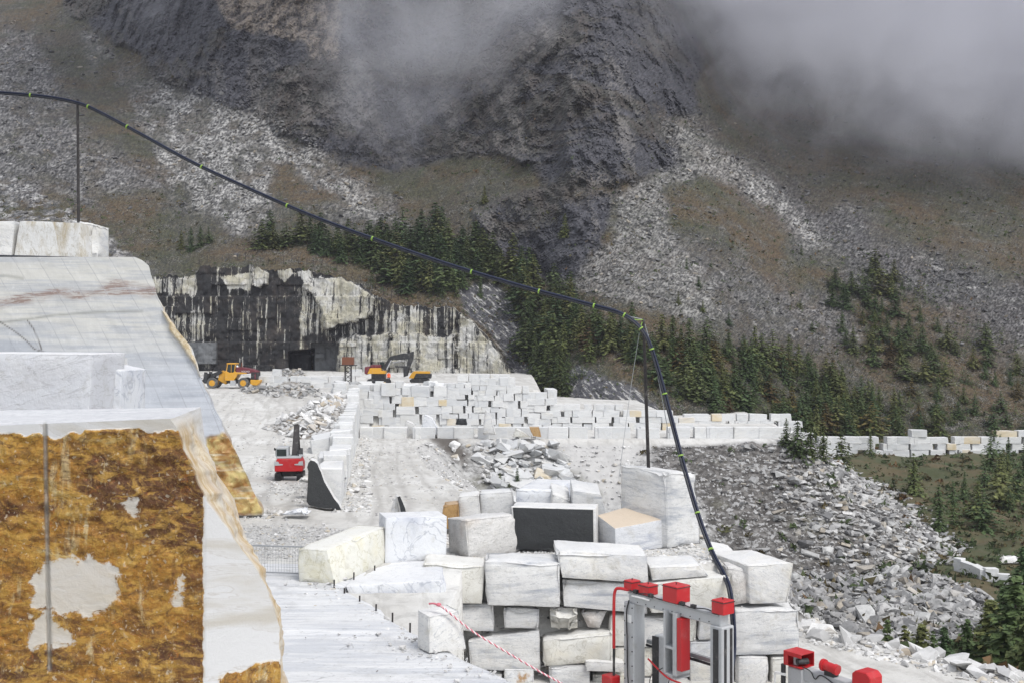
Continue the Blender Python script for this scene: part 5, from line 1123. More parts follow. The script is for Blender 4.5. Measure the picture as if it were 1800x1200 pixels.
# ------------------------------------------------------------------ trees and shrubs
def leaf_mat(name, cols, spread=.35):
    m, nt, b = newmat(name)
    r = N(nt, 'ObjectInfo').outputs['Random']; pos = N(nt, 'NewGeometry').outputs['Position']
    rp = N(nt, 'ValToRGB', {0: r}); cr_ = rp.color_ramp
    while len(cr_.elements) > 1: cr_.elements.remove(cr_.elements[-1])
    cr_.elements[0].position = 0; cr_.elements[0].color = (*cols[0], 1)
    for i, c in enumerate(cols[1:]):
        e = cr_.elements.new((i + 1) / (len(cols) - 1)); e.color = (*c, 1)
    n = noise(nt, pos, 1.1, 3, .7)
    c = mix(nt, ss(nt, n, .35, .7), rp.outputs[0], mix(nt, .40, rp.outputs[0], (0.018, 0.026, 0.012)))
    setin(nt, b, Base_Color=c, Roughness=.8)
    return m
MAT_GREEN = leaf_mat('conifer_needles', [(0.058, 0.098, 0.032), (0.090, 0.135, 0.040), (0.064, 0.112, 0.040), (0.125, 0.155, 0.042), (0.155, 0.160, 0.046), (0.072, 0.118, 0.038)])
MAT_YOUNG = leaf_mat('young_conifer_needles', [(0.045, 0.075, 0.02), (0.075, 0.095, 0.022), (0.05, 0.08, 0.02), (0.09, 0.095, 0.02)])
MAT_LARCH = leaf_mat('autumn_larch_needles', [(0.12, 0.09, 0.02), (0.10, 0.055, 0.02), (0.14, 0.11, 0.02)])
MAT_BARK = plain('conifer_bark', (0.06, 0.045, 0.035), .9)
def conifer(seed, layers=24, br=9, steps=6, per=3, width=.24, droop=.35, ragged=.35, z0=.06):
    """unit-height crown of drooping needle sprays and a tapered trunk with limbs"""
    rs = np.random.RandomState(seed); T = []
    for l in range(layers):
        t = (l + rs.uniform(-.3, .3)) / layers; z = z0 + (1 - z0) * max(0, t); 
        R = width * (1 - max(0, t)) ** .85 * (1 + .25 * math.sin(seed + t * 9)) + .012
        nb = max(4, int(br * (1 - .45 * t))); a0 = rs.uniform(0, 6.28)
        for q in range(nb):
            if rs.rand() < .10: continue
            a = a0 + 6.283 * q / nb + rs.uniform(-.35, .35); L = R * rs.uniform(1 - ragged, 1 + ragged * .6); d = np.array([math.cos(a), math.sin(a), 0]); sdv = np.array([-d[1], d[0], 0])
            for s_ in range(steps):
                u = (s_ + .6 + rs.uniform(-.3, .3)) / steps
                c = d * L * u + np.array([0, 0, z - droop * L * u ** 1.5 + rs.uniform(-.01, .01)])
                sz = (.022 + .20 * L * (1 - .3 * u)) * rs.uniform(.7, 1.25)
                for k in range(per):
                    tl_ = rs.uniform(-.5, .5); v1 = d * rs.uniform(.5, 1.1) + sdv * rs.uniform(-.5, .5) + np.array([0, 0, rs.uniform(-.75, .05)])
                    v2 = sdv * rs.uniform(.35, .8) * rs.choice([-1, 1]) + np.array([0, 0, rs.uniform(-.35, .3)]) + d * rs.uniform(-.2, .3)
                    T.append([c - v1 * sz * .4, c + v1 * sz * .7, c + v2 * sz * .9])
    T = np.array(T); v = T.reshape(-1, 3); f = np.arange(len(v)).reshape(-1, 3)
    cr_ = mesh_np('crown', v, f)
    mb = MB().cyl((0, 0, -.03), (0, 0, .97), .016, 7, .002)
    for q in range(9):
        a = rs.uniform(0, 6.28); z = rs.uniform(.1, .75); L = width * (1 - z) * .8; mb.cyl((0, 0, z), (math.cos(a) * L, math.sin(a) * L, z - L * .2), .004, 4, .001)
    tr = bpy.data.meshes.new('trunk'); tr.from_pydata(mb.v, [], mb.f); tr.materials.append(MAT_BARK)
    return cr_, tr
PROT = [conifer(1), conifer(2, width=.20, layers=24), conifer(3, width=.28, ragged=.5, layers=20), conifer(4, width=.33, ragged=.55, layers=18, br=9, droop=.15), conifer(5, width=.26, ragged=.45), conifer(6, width=.22, layers=24, ragged=.25)]
BIGP = [conifer(21, 30, 12, 8, 3, .23, .4, .3), conifer(22, 28, 12, 8, 3, .27, .35, .4)]
def matset(prots, mat):
    out = []
    for c_, t_ in prots:
        c2 = c_.copy(); c2.materials.clear(); c2.materials.append(mat); out.append((c2, t_))
    return out
PG, PY_, PL, PB_ = matset(PROT, MAT_GREEN), matset(PROT, MAT_YOUNG), matset(PROT[2:5], MAT_LARCH), matset(BIGP, MAT_GREEN)
TR = random.Random(8)
def tree(loc, h, prots, label, group, fat=1.0, name='conifer_tree'):
    cm, tm = TR.choice(prots)
    e = empty(name, loc, label, 'tree', group, TR.uniform(0, 6.28)); w = h * fat * TR.uniform(.75, 1.3)
    e.scale = (w, w, h)
    for nm, me in (('trunk', tm), ('crown', cm)):
        link(bpy.data.objects.new(nm, me), e)
LMK = [(470, 420, 'at the left end of the ledge row above the quarry face'), (545, 430, 'on the ledge above the white panels of the quarry face'), (620, 440, 'on the ledge above the cream panel of the quarry face'), (640, 490, 'at the cliff edge above the cream panel'), (700, 440, 'in the ledge wood just below the hose'), (760, 430, 'in the ledge wood above the hose'), (720, 510, 'at the cliff edge above the right light panels'), (790, 500, 'at the right end of the cliff-edge wood'), (850, 460, 'at the upper tip of the ledge wood by the buttress'),
       (890, 500, 'beside the hose where it crosses the rock slabs'), (950, 545, 'below the hose on the upper slope'), (1010, 570, 'on the slope below the pale gravel fan'), (1080, 600, 'just left of the right pole top'), (940, 650, 'right behind the tall stacked wall'), (980, 690, 'at the corner of the stacked wall beside the streaked slab'), (1040, 630, 'above the streaked slab outcrop'),
       (1130, 640, 'right behind the right pole'), (1180, 620, 'just right of the right pole below the scree'), (1180, 690, 'low in the forest above the terrace wall by the hose'), (1260, 630, 'on the upper forest edge below the pale scree'), (1260, 710, 'in the forest directly above the terrace wall end'), (1340, 640, 'on the upper middle forest edge'), (1350, 710, 'in the forest above the brown bank'), (1420, 660, 'on the forest edge under the dark scree'), (1440, 740, 'in the forest above the young terrace conifers'), (1500, 700, 'in the right part of the forest belt'), (1540, 765, 'low in the forest above the distant block wall'), (1620, 760, 'at the right end of the forest belt'),
       (1480, 520, 'on the scree above the forest, leftmost scattered group'), (1560, 500, 'on the upper scree clump below the fog'), (1540, 600, 'on the scree between clump and forest'), (1620, 600, 'on the middle of the dark right scree'), (1640, 680, 'on the scree above the distant block wall'), (1720, 640, 'on the right scree slope'), (1740, 720, 'on the lower right scree slope'), (1810, 680, 'at the right photo edge on the scree'), (1250, 500, 'tiny on the pale scree fan'), (1400, 480, 'tiny on the scree between the two fans'), (1700, 540, 'tiny on the dark scree near the right edge'),
       (1600, 870, 'in the valley beside the talus foot'), (1660, 910, 'in the valley near the curved wall'), (1730, 840, 'in the clump under the distant block wall, left part'), (1790, 850, 'in the clump under the distant block wall, right part'), (1780, 930, 'in the valley behind the curved wall')]
def places(x, y): return min(LMK, key=lambda q: (q[0] - x) ** 2 + ((q[1] - y) * 1.2) ** 2)[2]
def fill(poly, n, hpx, prots, label, group, mind=9, seed=1, fat=1.1, on=mtn_at, larch=0.0, sink=.3, tall=1.1):
    r = random.Random(seed); xs = [p[0] for p in poly]; ys = [p[1] for p in poly]; pl = []; tries = 0
    while len(pl) < n and tries < n * 60:
        tries += 1
        x, y = r.uniform(min(xs), max(xs)), r.uniform(min(ys), max(ys))
        if sdist(np.array([x]), np.array([y]), poly)[0] < 0: continue
        if any((x - a) ** 2 + ((y - b) * 1.6) ** 2 < mind ** 2 for a, b in pl): continue
        pl.append((x, y))
    for x, y in pl:
        p = on(x, y)
        if p is None: continue
        hp_ = r.uniform(*hpx); h = hp_ * tall / F * p.y; q_ = (hp_ - hpx[0]) / (hpx[1] - hpx[0]); sz_ = 'tall ' if q_ > .66 else 'short ' if q_ < .33 else 'mid-sized '
        pl_ = places(x, y)
        if larch and r.random() < larch: tree(p - Vector((0, 0, sink)), h * .9, PL, sz_ + 'ochre autumn larch ' + pl_, 'larches ' + group, fat * 1.1, 'larch_tree')
        else: tree(p - Vector((0, 0, sink)), h, prots, sz_ + 'conifer ' + pl_, 'conifers ' + group, fat)
LA, GA = 'on the grassy ledge above the streaked quarry face', 'above the quarry face'
for x, y, h in ((318, 436, 34), (335, 440, 46), (352, 434, 40), (366, 428, 30)): tree(mtn_at(x, y) - Vector((0, 0, .3)), h / F * mtn_at(x, y).y, PG, 'dark green conifer in the small clump left on the ledge', 'ledge clump', 1.3)
fill([(452, 428), (560, 418), (600, 430), (690, 440), (690, 470), (600, 462), (540, 448), (455, 440)], 22, (38, 58), PG, LA, GA, 13, 2, 1.5)
fill([(600, 470), (690, 425), (780, 420), (850, 450), (865, 480), (800, 520), (740, 520), (640, 500)], 52, (42, 72), PG, LA, GA, 11, 3, 1.5)
LB, GB = 'on the steep slope right of the quarry face', 'right of the quarry face'
fill([(860, 470), (905, 478), (970, 520), (1045, 560), (1100, 600), (1060, 640), (990, 640), (940, 600), (915, 560)], 40, (45, 75), PG, LB, GB, 13, 4, 1.45, larch=.08)
fill([(915, 600), (985, 630), (1000, 700), (975, 708), (945, 690), (925, 650)], 20, (50, 80), PY_, LB, GB, 11, 5, 1.1)
LC, GC = 'in the dense forest below the dark scree', 'in the forest belt'
fill([(1110, 590), (1180, 600), (1300, 622), (1420, 640), (1500, 690), (1620, 740), (1700, 775), (1500, 785), (1380, 765), (1250, 730), (1150, 680), (1090, 640)], 120, (40, 66), PG, LC, GC, 13, 6, 1.45, larch=.07, tall=1.0)
LD, GD = 'standing apart on the open scree slope', 'scattered on the scree slope'
fill([(1440, 490), (1580, 480), (1620, 560), (1700, 600), (1830, 650), (1830, 760), (1700, 750), (1560, 690), (1480, 600)], 60, (26, 50), PG, LD, GD, 22, 7, 1.55, larch=.04, tall=1.0)
fill([(1150, 480), (1440, 430), (1830, 520), (1830, 600), (1600, 520), (1400, 600), (1180, 560)], 10, (14, 24), PG, LD, GD, 40, 8, 1.3)
for x, y, h in ((852, 358, 36), (992, 418, 46), (845, 520, 40), (1228, 505, 22), (1250, 470, 14)): tree(mtn_at(x, y) - Vector((0, 0, .3)), h / F * mtn_at(x, y).y, PG, 'lone conifer on the rock buttress or its foot', 'buttress conifers', 1.2)
# terrace end, valley, pit and lower right corner
def onhit(x, y): return hit(x, y)
for x, y, h in ((1402, 802, 82), (1425, 808, 84), (1447, 814, 70), (1480, 822, 76), (1382, 784, 50)):
    p = hit(x, y) or P(x, y, 150); tree(p - Vector((0, 0, .2)), h / F * p.y, PY_, 'young bright green conifer at the end of the terrace', 'terrace-end conifers', 1.15)
p = hit(1530, 800) ; tree(p, 44 / F * p.y, PG, 'thin dark conifer standing before the distant block wall', None, .9)
fill([(1580, 830), (1690, 880), (1800, 830), (1830, 900), (1800, 960), (1690, 945), (1620, 930)], 10, (50, 85), PG, 'in the grassy valley right of the talus', 'in the valley', 26, 9, 1.15, on=onhit)
fill([(1690, 800), (1840, 790), (1840, 920), (1720, 900), (1680, 860)], 14, (42, 72), PG, 'in the clump below the distant block wall', 'below the distant wall', 20, 10, 1.15, on=onhit)
for x, y, h, Y in ((1742, 1200, 160, 74), (1785, 1190, 190, 70), (1822, 1210, 230, 66), (1700, 1195, 120, 72), (1660, 1180, 90, 70), (1620, 1165, 80, 72), (1765, 1160, 140, 88), (1590, 1150, 60, 74), (1800, 1130, 180, 96), (1560, 1135, 55, 72), (1640, 1200, 100, 66)):
    xx = (x - 900) / F * Y; tree(Vector((xx, Y, gz(xx, Y) - .2)), max(1.5, (10 - (y - h - 600) / F * Y - gz(xx, Y))), PB_, 'big dark spruce below the low road in the lower right corner', 'lower right spruces', 1.15)
for x, y, h in ((879, 866, 36), (909, 866, 44), (962, 868, 22), (895, 870, 26)):
    p = hit(x, y, 70) or P(x, y, 120); tree(p - Vector((0, 0, .1)), h / F * p.y, PG, 'small spruce among the broken blocks in the pit', 'pit spruces', 1.3)
# smaller trees filling the forest, too many to tell apart
def forest_mass(name, polys, n, hpx, seed):
    rs = np.random.RandomState(seed); cv = []
    for sd_ in (41, 42, 43):
        c_, t_ = conifer(sd_, 10, 6, 3, 2, .34, .25, .5); v = np.zeros(len(c_.vertices) * 3, np.float32); c_.vertices.foreach_get('co', v); cv.append(v.reshape(-1, 3))
    V_, A_ = [], []
    for poly, k in zip(polys, n):
        xs = [p[0] for p in poly]; ys = [p[1] for p in poly]; q = 0
        while q < k:
            x, y = rs.uniform(min(xs), max(xs)), rs.uniform(min(ys), max(ys))
            if sdist(np.array([x]), np.array([y]), poly)[0] < 0: continue
            q += 1; p = mtn_at(x, y); h = rs.uniform(*hpx) / F * p.y; a = rs.uniform(0, 6.28); v = cv[rs.randint(3)]
            V_.append(np.stack([(v[:, 0] * math.cos(a) - v[:, 1] * math.sin(a)) * h * 1.3 + p.x, (v[:, 0] * math.sin(a) + v[:, 1] * math.cos(a)) * h * 1.3 + p.y, v[:, 2] * h + p.z - .2], -1)); A_.append(np.full(len(v), rs.rand()))
    V_ = np.concatenate(V_); me = mesh_np(name, V_, np.arange(len(V_)).reshape(-1, 3), {'rnd': np.concatenate(A_)})
    m, nt, b = newmat('forest_mass_needles'); r_ = attr(nt, 'rnd'); c = mix(nt, r_, (0.045, 0.085, 0.028), (0.11, 0.135, 0.038)); c = mix(nt, ss(nt, r_, .93, .96), c, (0.13, 0.085, 0.02)); setin(nt, b, Base_Color=c, Roughness=.85)
    tag(ob(name, me, m), kind='stuff')
forest_mass('forest_undergrowth', [[(1110, 590), (1180, 600), (1300, 622), (1420, 640), (1500, 690), (1700, 775), (1500, 790), (1380, 768), (1250, 735), (1150, 690), (1090, 640)], [(860, 470), (905, 478), (970, 520), (1045, 560), (1100, 600), (1060, 640), (990, 690), (940, 640)], [(600, 470), (690, 425), (780, 420), (850, 450), (865, 480), (800, 525), (740, 525), (640, 505)], [(452, 428), (560, 418), (690, 440), (690, 470), (540, 450)], [(1440, 490), (1580, 480), (1830, 640), (1830, 770), (1640, 750), (1480, 610)]], [330, 130, 110, 40, 130], (12, 36), 9)
# shrubs and dwarf bushes on the slopes
def shrub_mass(name, pts, size, mat, seed, n_tri=12):
    rs = np.random.RandomState(seed); n = len(pts)
    c = rs.normal(0, .38, (n, n_tri, 1, 3)) * np.array([1, 1, .55]) + np.array([0, 0, .35]); t = rs.normal(0, .34, (n, n_tri, 3, 3))
    v = (c + t) * np.asarray(size)[:, None, None, None] + np.asarray(pts)[:, None, None, :]
    v = v.reshape(-1, 3); me = mesh_np(name, v, np.arange(len(v)).reshape(-1, 3), {'rnd': np.repeat(rs.rand(n), n_tri * 3)}); tag(ob(name, me, mat), kind='stuff')
m, nt, b = newmat('mountain_shrubs'); r_at = attr(nt, 'rnd'); c = mix(nt, ss(nt, r_at, .45, .75), (0.050, 0.072, 0.024), (0.078, 0.060, 0.022)); c = mix(nt, ss(nt, r_at, .92, .97), c, (0.11, 0.06, 0.022)); setin(nt, b, Base_Color=c, Roughness=.9); MAT_SHR = m
n = 60000; spx = RS.uniform(-40, 1840, n); spy = RS.uniform(20, 760, n); r_, c_ = mtn_np(spx, spy)
w = (1 - a_scree[r_, c_] * .85) * (1 - a_rock[r_, c_] * .75) * (.25 + .75 * (fbm(spx * .02, spy * .03, 4., 3) > 0)); k = RS.rand(n) < w * .6 * sstep(60, 420, spy); r_, c_ = r_[k], c_[k]
shrub_mass('mountain_shrubs', np.stack([MXd[r_, c_], MYd[r_, c_], MZd[r_, c_]], -1), (.22 + .7 * RS.rand(len(r_)) ** 3) * np.minimum(1.0, MYd[r_, c_] / 300), MAT_SHR, 5, 7)
p_, i_ = pick((g_gr > .5) & (GY > 100) & (gpx > 1300) & (gpx < 1850), 1800, 80); shrub_mass('valley_shrubs', p_, .25 + .8 * RS.rand(1800) ** 2, MAT_SHR, 6)
p_, i_ = pick((g_ver > .5) & (GY > 46) & (gd2 > 2.0), 700, 81); shrub_mass('verge_shrubs', p_, .3 + .7 * RS.rand(700), MAT_SHR, 7, 22)
p_, i_ = pick(tal & (dark_t > .3), 130, 82); shrub_mass('talus_shrubs', p_, .3 + .6 * RS.rand(130), MAT_SHR, 8, 18)

# trees that would share a label are told apart by their order from the left
by = {}
for o in COL.objects:
    if o.get('category') == 'tree': by.setdefault(o['label'], []).append(o)
ORD = ['leftmost', 'second from left', 'third from left', 'fourth from left', 'fifth from left', 'sixth from left', 'seventh from left', 'eighth from left', 'ninth from left', 'tenth from left', 'eleventh from left', 'twelfth from left']
for lb, os_ in by.items():
    if len(os_) > 1:
        for k_, o in enumerate(sorted(os_, key=lambda o: o.location.x / o.location.y)):
            t_ = lb + ', ' + (ORD[k_] if k_ < len(os_) - 1 or k_ == 0 else 'rightmost')
            if len(t_.split()) <= 16: o['label'] = t_
# ------------------------------------------------------------------ machines, people, pipes, fences
YEL = plain('yellow_paint', (0.62, 0.31, 0.02), .45, wear=.3); BLK = plain('black_steel', (0.018, 0.018, 0.02), .5, wear=.25); MAR = plain('maroon_paint', (0.13, 0.015, 0.025), .5); TYR = plain('tyre_rubber', (0.10, 0.10, 0.098), .9, wear=.6)
GLS = plain('cab_glass', (0.02, 0.03, 0.03), .08, wear=.05); REDP = plain('red_paint', (0.46, 0.012, 0.016), .45, wear=.3, dirt=(.40, .20, .18)); GRY = plain('grey_paint', (0.42, 0.43, 0.44), .5, wear=.5, dirt=(.27, .25, .22)); WHT = plain('white_paint', (0.75, 0.75, 0.74), .5, wear=.15)
RUST = plain('rusty_steel', (0.17, 0.065, 0.035), .9, wear=.4, dirt=(.08, .04, .03)); DKS = plain('dark_mast_steel', (0.022, 0.018, 0.018), .7); STL = plain('galvanised_steel', (0.32, 0.33, 0.34), .4, .5); CHR = plain('hydraulic_chrome', (0.6, 0.6, 0.6), .25, .8)
ORG = plain('orange_jacket', (0.85, 0.12, 0.03), .8, wear=.05); NVY = plain('dark_trousers', (0.02, 0.022, 0.03), .9); SKN = plain('skin', (0.45, 0.27, 0.2), .6, wear=0); HAIR = plain('dark_hair', (0.03, 0.02, 0.015), .8)
def text_mesh(txt, size, mat, parent, loc, rot, name='lettering'):
    cu = bpy.data.curves.new('txt', 'FONT'); cu.body = txt; cu.size = size; cu.align_x = 'CENTER'; cu.align_y = 'CENTER'; cu.extrude = .008
    t = bpy.data.objects.new('txt', cu); COL.objects.link(t); dg = bpy.context.evaluated_depsgraph_get(); me = bpy.data.meshes.new_from_object(t.evaluated_get(dg)); bpy.data.objects.remove(t)
    me.name = name; me.materials.clear(); me.materials.append(mat)
    return ob(name, me, None, parent, loc, rot)
def wheel(parent, x, y, z, r, w, rimmat):
    mb = MB(); n = 22; prof = [(.55, -w * .42), (.93, -w * .5), (1.0, -w * .34), (1.0, w * .34), (.93, w * .5), (.55, w * .42)]
    vs_, fs_ = [], []
    for i in range(n):
        a = 2 * math.pi * i / n
        for k, (q, yy_) in enumerate(prof): rr = r * q * (1.0 if k not in (2, 3) or i % 2 else .965); vs_.append((rr * math.cos(a), yy_, rr * math.sin(a)))
    m_ = len(prof)
    for i in range(n):
        for k in range(m_ - 1): fs_.append((i * m_ + k, i * m_ + k + 1, ((i + 1) % n) * m_ + k + 1, ((i + 1) % n) * m_ + k))
    mb.add(vs_, fs_); t = mb.build('wheel', TYR, parent, (x, y, z), smooth=40)
    MB().cyl((0, -w * .40, 0), (0, w * .40, 0), r * .56, 18).cyl((0, -w * .46, 0), (0, w * .46, 0), r * .24, 10).build('rim', rimmat, t, smooth=40)
# --- wheel loader
Yl = 172.0; pl = P(404, 684, Yl); pl.z = gz(pl.x, pl.y)
L = empty('wheel_loader', pl, 'yellow wheel loader with dark red hood parked before the dark quarry face', 'wheel loader')
for x in (-2.42, 2.42):
    for y in (-1.15, 1.15): wheel(L, x, y, .84, .86, .68, YEL)
MB().prism([(-.45, 1.2), (.9, 1.2), (1.3, 1.75), (1.5, 2.2), (2.9, 2.25), (2.95, 2.42), (1.2, 2.55), (1.15, 2.72), (.75, 2.45), (.2, 2.42), (-.4, 2.75), (-.5, 2.4)], -1.25, 1.25).build('main_frame', YEL, L, bevel=.04)
MB().prism([(-.30, 2.45), (.95, 2.45), (1.12, 3.72), (-.12, 3.72)], -.85, .85).build('cab', GLS, L, bevel=.03)
MB().box(-.28, 1.24, -.95, .95, 3.72, 3.92).build('cab_roof', YEL, L, bevel=.05)
for x0, x1 in ((-.32, -.14), (.95, 1.10), (.42, .48)):
    for y in (-.87, .87): MB().bar((x0, y, 2.4), (x1 if x0 != .42 else .46, y, 3.74), .11 if x0 != .42 else .06).build('cab_pillar', YEL, L)
MB().box(.25, .75, -.3, .3, 2.4, 3.05).box(.62, .78, -.3, .3, 2.9, 3.45).build('seat', MAR, L)
MB().prism([(1.2, 2.42), (4.5, 2.3), (4.5, 2.62), (3.7, 2.95), (2.4, 3.2), (1.2, 3.3)], -1.15, 1.15).build('hood', MAR, L, bevel=.06)
MB().prism([(3.55, 1.35), (4.52, 1.35), (4.54, 2.5), (3.6, 2.55)], -1.18, 1.18).build('rear_grille', BLK, L, bevel=.04)
MB().box(4.15, 4.35, -1.22, -1.15, 1.5, 2.3).build('tail_light', MAR, L)
MB().prism([(3.5, .55), (4.5, .45), (5.0, .9), (5.08, 1.3), (3.5, 1.36)], -1.3, 1.3).build('counterweight', YEL, L, bevel=.06)
MB().cyl((1.75, .5, 3.1), (1.75, .5, 4.0), .09, 10).build('exhaust_pipe', RUST, L)
MB().ball((1.35, -.7, 3.35), .2, 8).build('air_intake', WHT, L)
MB().box(-1.4, 1.6, -.55, .55, .75, 1.35).build('chassis', BLK, L)
MB().prism([(.35, .45), (1.25, .45), (1.2, 1.25), (.4, 1.25)], -1.35, -.95).build('step_ladder', GRY, L, bevel=.02)
MB().prism([(-1.7, 1.3), (-.55, .6), (-.35, .75), (-.55, 2.4), (-1.0, 2.75), (-1.45, 2.6)], -.6, .6).build('front_frame', YEL, L, bevel=.03)
for y in (-.75, .75): MB().prism([(-.9, 2.6), (-1.4, 2.75), (-2.5, 2.3), (-3.1, 1.5), (-3.0, 1.2), (-2.2, 1.85), (-1.2, 2.25)], y - .12, y + .12).build('lift_arm', BLK, L, bevel=.02)
MB().cyl((-1.1, 0, 1.8), (-2.7, 0, 2.1), .1, 8).build('lift_cylinder', CHR, L)
MB().box(-3.25, -3.0, -1.3, 1.3, .8, 2.3).box(-3.95, -3.25, -1.25, 1.25, .85, .98).prism([(-4.3, .8), (-3.2, .75), (-3.1, 2.5), (-3.6, 2.55), (-3.75, 1.5)], -1.45, -1.3).prism([(-4.3, .8), (-3.2, .75), (-3.1, 2.5), (-3.6, 2.55), (-3.75, 1.5)], 1.3, 1.45).build('bucket', BLK, L)
text_mesh('VOLVO', .38, WHT, L, (2.72, -1.165, 2.62), (math.radians(90), 0, 0))
# --- excavators
def tracks(root, x0, x1, ys, h=.95, w=.6, ax=0):
    for y in ys:
        pr = [(x0 + .25, 0), (x1 - .25, 0), (x1, h * .35), (x1 - .05, h * .75), (x1 - .35, h), (x0 + .35, h), (x0 + .05, h * .75), (x0, h * .35)]
        mb = MB().prism(pr, y - w / 2, y + w / 2)
        for i in range(int((x1 - x0) / .22)): 
            xx = x0 + .25 + i * .22
            if xx < x1 - .25: mb.box(xx, xx + .1, y - w / 2 - .01, y + w / 2 + .01, -.03, .0).box(xx, xx + .1, y - w / 2 - .01, y + w / 2 + .01, h, h + .03)
        mb.build('track', BLK, root)
Ye = 186.0; pe = P(668, 672, Ye); pe.z = gz(pe.x, pe.y) - .1; K = Ye / F / 10  # zoom pixel -> metres
E = empty('excavator', pe, 'big yellow excavator with black boom behind the person on the terrace', 'excavator')
zx = lambda a: (a / 10. + 590 - 668) / F * Ye; zz = lambda a: (672 - (600 + a / 10.)) / F * Ye - (pe.z - (EZ - 72 / F * Ye))
tracks(E, zx(560), zx(960), (-1.2, 1.2))
MB().box(zx(640), zx(880), -1.0, 1.0, .5, zz(555)).build('undercarriage', BLK, E)
MB().prism([(zx(575), zz(560)), (zx(890), zz(560)), (zx(880), zz(512)), (zx(810), zz(505)), (zx(800), zz(460)), (zx(620), zz(460))], -1.4, 1.4).build('upper_body', YEL, E, bevel=.05)
MB().prism([(zx(525), zz(560)), (zx(575), zz(575)), (zx(620), zz(462)), (zx(600), zz(430)), (zx(530), zz(440))], -1.38, 1.38).build('counterweight', MAR, E, bevel=.08)
MB().box(zx(625), zx(800), -.9, 1.2, zz(458), zz(405)).build('engine_cover', MAR, E, bevel=.05)
MB().prism([(zx(770), zz(470)), (zx(860), zz(470)), (zx(850), zz(360)), (zx(775), zz(355))], .3, 1.35).build('cab', GLS, E, bevel=.04)
MB().prism([(zx(810), zz(480)), (zx(880), zz(500)), (zx(985), zz(330)), (zx(1260), zz(310)), (zx(1350), zz(260)), (zx(1345), zz(180)), (zx(1290), zz(215)), (zx(1190), zz(205)), (zx(960), zz(260))], -.3, .3).build('boom', BLK, E, bevel=.03)
MB().prism([(zx(1300), zz(190)), (zx(1375), zz(170)), (zx(1370), zz(300)), (zx(1300), zz(480)), (zx(1270), zz(600)), (zx(1200), zz(600)), (zx(1240), zz(470))], -.22, .22).build('stick', BLK, E, bevel=.03)
MB().cyl((zx(1000), 0, zz(370)), (zx(1260), 0, zz(325)), .09, 8).build('stick_cylinder', CHR, E)
MB().cyl((zx(900), -.4, zz(480)), (zx(985), -.4, zz(320)), .09, 8).cyl((zx(900), .4, zz(480)), (zx(985), .4, zz(320)), .09, 8).build('boom_cylinder', CHR, E)
MB().prism([(zx(1050), zz(425)), (zx(1270), zz(430)), (zx(1260), zz(600)), (zx(1200), zz(620)), (zx(1195), zz(460)), (zx(1055), zz(450))], -.6, .6).build('bucket', BLK, E, bevel=.03)
pe2 = P(738, 668, 192); pe2.z = gz(pe2.x, pe2.y)
D = empty('compact_machine', pe2, 'low yellow and black machine right of the big excavator arm', 'machine')
tracks(D, -1.7, 1.7, (-.8, .8), .7, .45)
MB().prism([(-1.0, .75), (2.0, .75), (2.05, 1.55), (-.6, 1.6)], -1.0, 1.0).build('engine_body', BLK, D, bevel=.08)
MB().prism([(-1.9, .8), (-1.0, .75), (-.6, 1.6), (1.8, 1.58), (1.75, 1.95), (-1.0, 2.0), (-1.4, 1.6)], -.95, .95).build('hood', YEL, D, bevel=.06)
MB().bar((-1.3, 0, 1.9), (-1.9, 0, 2.8), .12).build('handle', BLK, D)
Yr = 87.0; pr_ = onZ(510, 842, -.95); pr_.z = gz(pr_.x, pr_.y)
R = empty('compact_excavator', pr_, 'small red and grey tracked excavator seen from behind on the dusty floor', 'excavator', rz=.10)
for x in (-.85, .85):
    pts_ = [(-1.2, .12), (-1.0, 0), (1.0, 0), (1.3, .15), (1.3, .5), (1.1, .66), (-1.0, .66), (-1.25, .5)]
    mb = MB().prism(pts_, x - .23, x + .23, 'x')
    for i in range(12): mb.box(x - .24, x + .24, -1.27, -1.22, .06 + i * .05, .085 + i * .05)
    mb.build('track', BLK, R)
MB().box(-.6, .6, -.5, .5, .35, .75).build('undercarriage', BLK, R)
MB().prism([(-1.08, .80), (1.08, .80), (1.10, 1.20), (1.08, 1.45), (.9, 1.82), (-.9, 1.82), (-1.08, 1.45), (-1.10, 1.2)], -1.15, .9).build('counterweight', REDP, R, bevel=.05)
for s_ in (-1, 1): MB().prism([(s_ * .45, 1.32), (s_ * 1.12, 1.28), (s_ * 1.10, 1.62), (s_ * .80, 1.60), (s_ * .72, 1.42), (s_ * .45, 1.40)], -1.18, -1.12).build('grey_panel', GRY, R)
MB().box(-.95, .95, -1.1, .9, 1.82, 1.95).build('deck', GRY, R, bevel=.03)
MB().prism([(-1.06, 1.9), (-.08, 1.9), (-.10, 2.68), (-1.0, 2.68)], -.75, .85).build('cab', GRY, R, bevel=.06)
MB().box(-.96, -.22, -.78, -.74, 2.0, 2.52).build('rear_window', GLS, R)
MB().box(-1.09, -1.04, -.5, .7, 2.0, 2.55).build('side_window', GLS, R)
MB().bar((-1.05, .2, 2.4), (-1.22, .2, 2.45), .04).box(-1.28, -1.18, .15, .25, 2.35, 2.55).build('mirror', BLK, R)
MB().prism([(-.2, 1.7), (.55, 1.7), (1.6, 3.1), (2.2, 4.0), (1.95, 4.25), (1.0, 3.2), (.1, 2.2)], .12, .55, 'x').build('boom', DKS, R, bevel=.03)
MB().cyl((.22, .1, 1.9), (.22, 1.3, 3.2), .07, 8).cyl((.45, .1, 1.9), (.45, 1.3, 3.2), .07, 8).build('boom_cylinder', CHR, R)
MB().prism([(2.0, 4.3), (2.3, 4.1), (3.6, 2.2), (3.4, 2.0)], .2, .48, 'x').build('stick', DKS, R, bevel=.02)
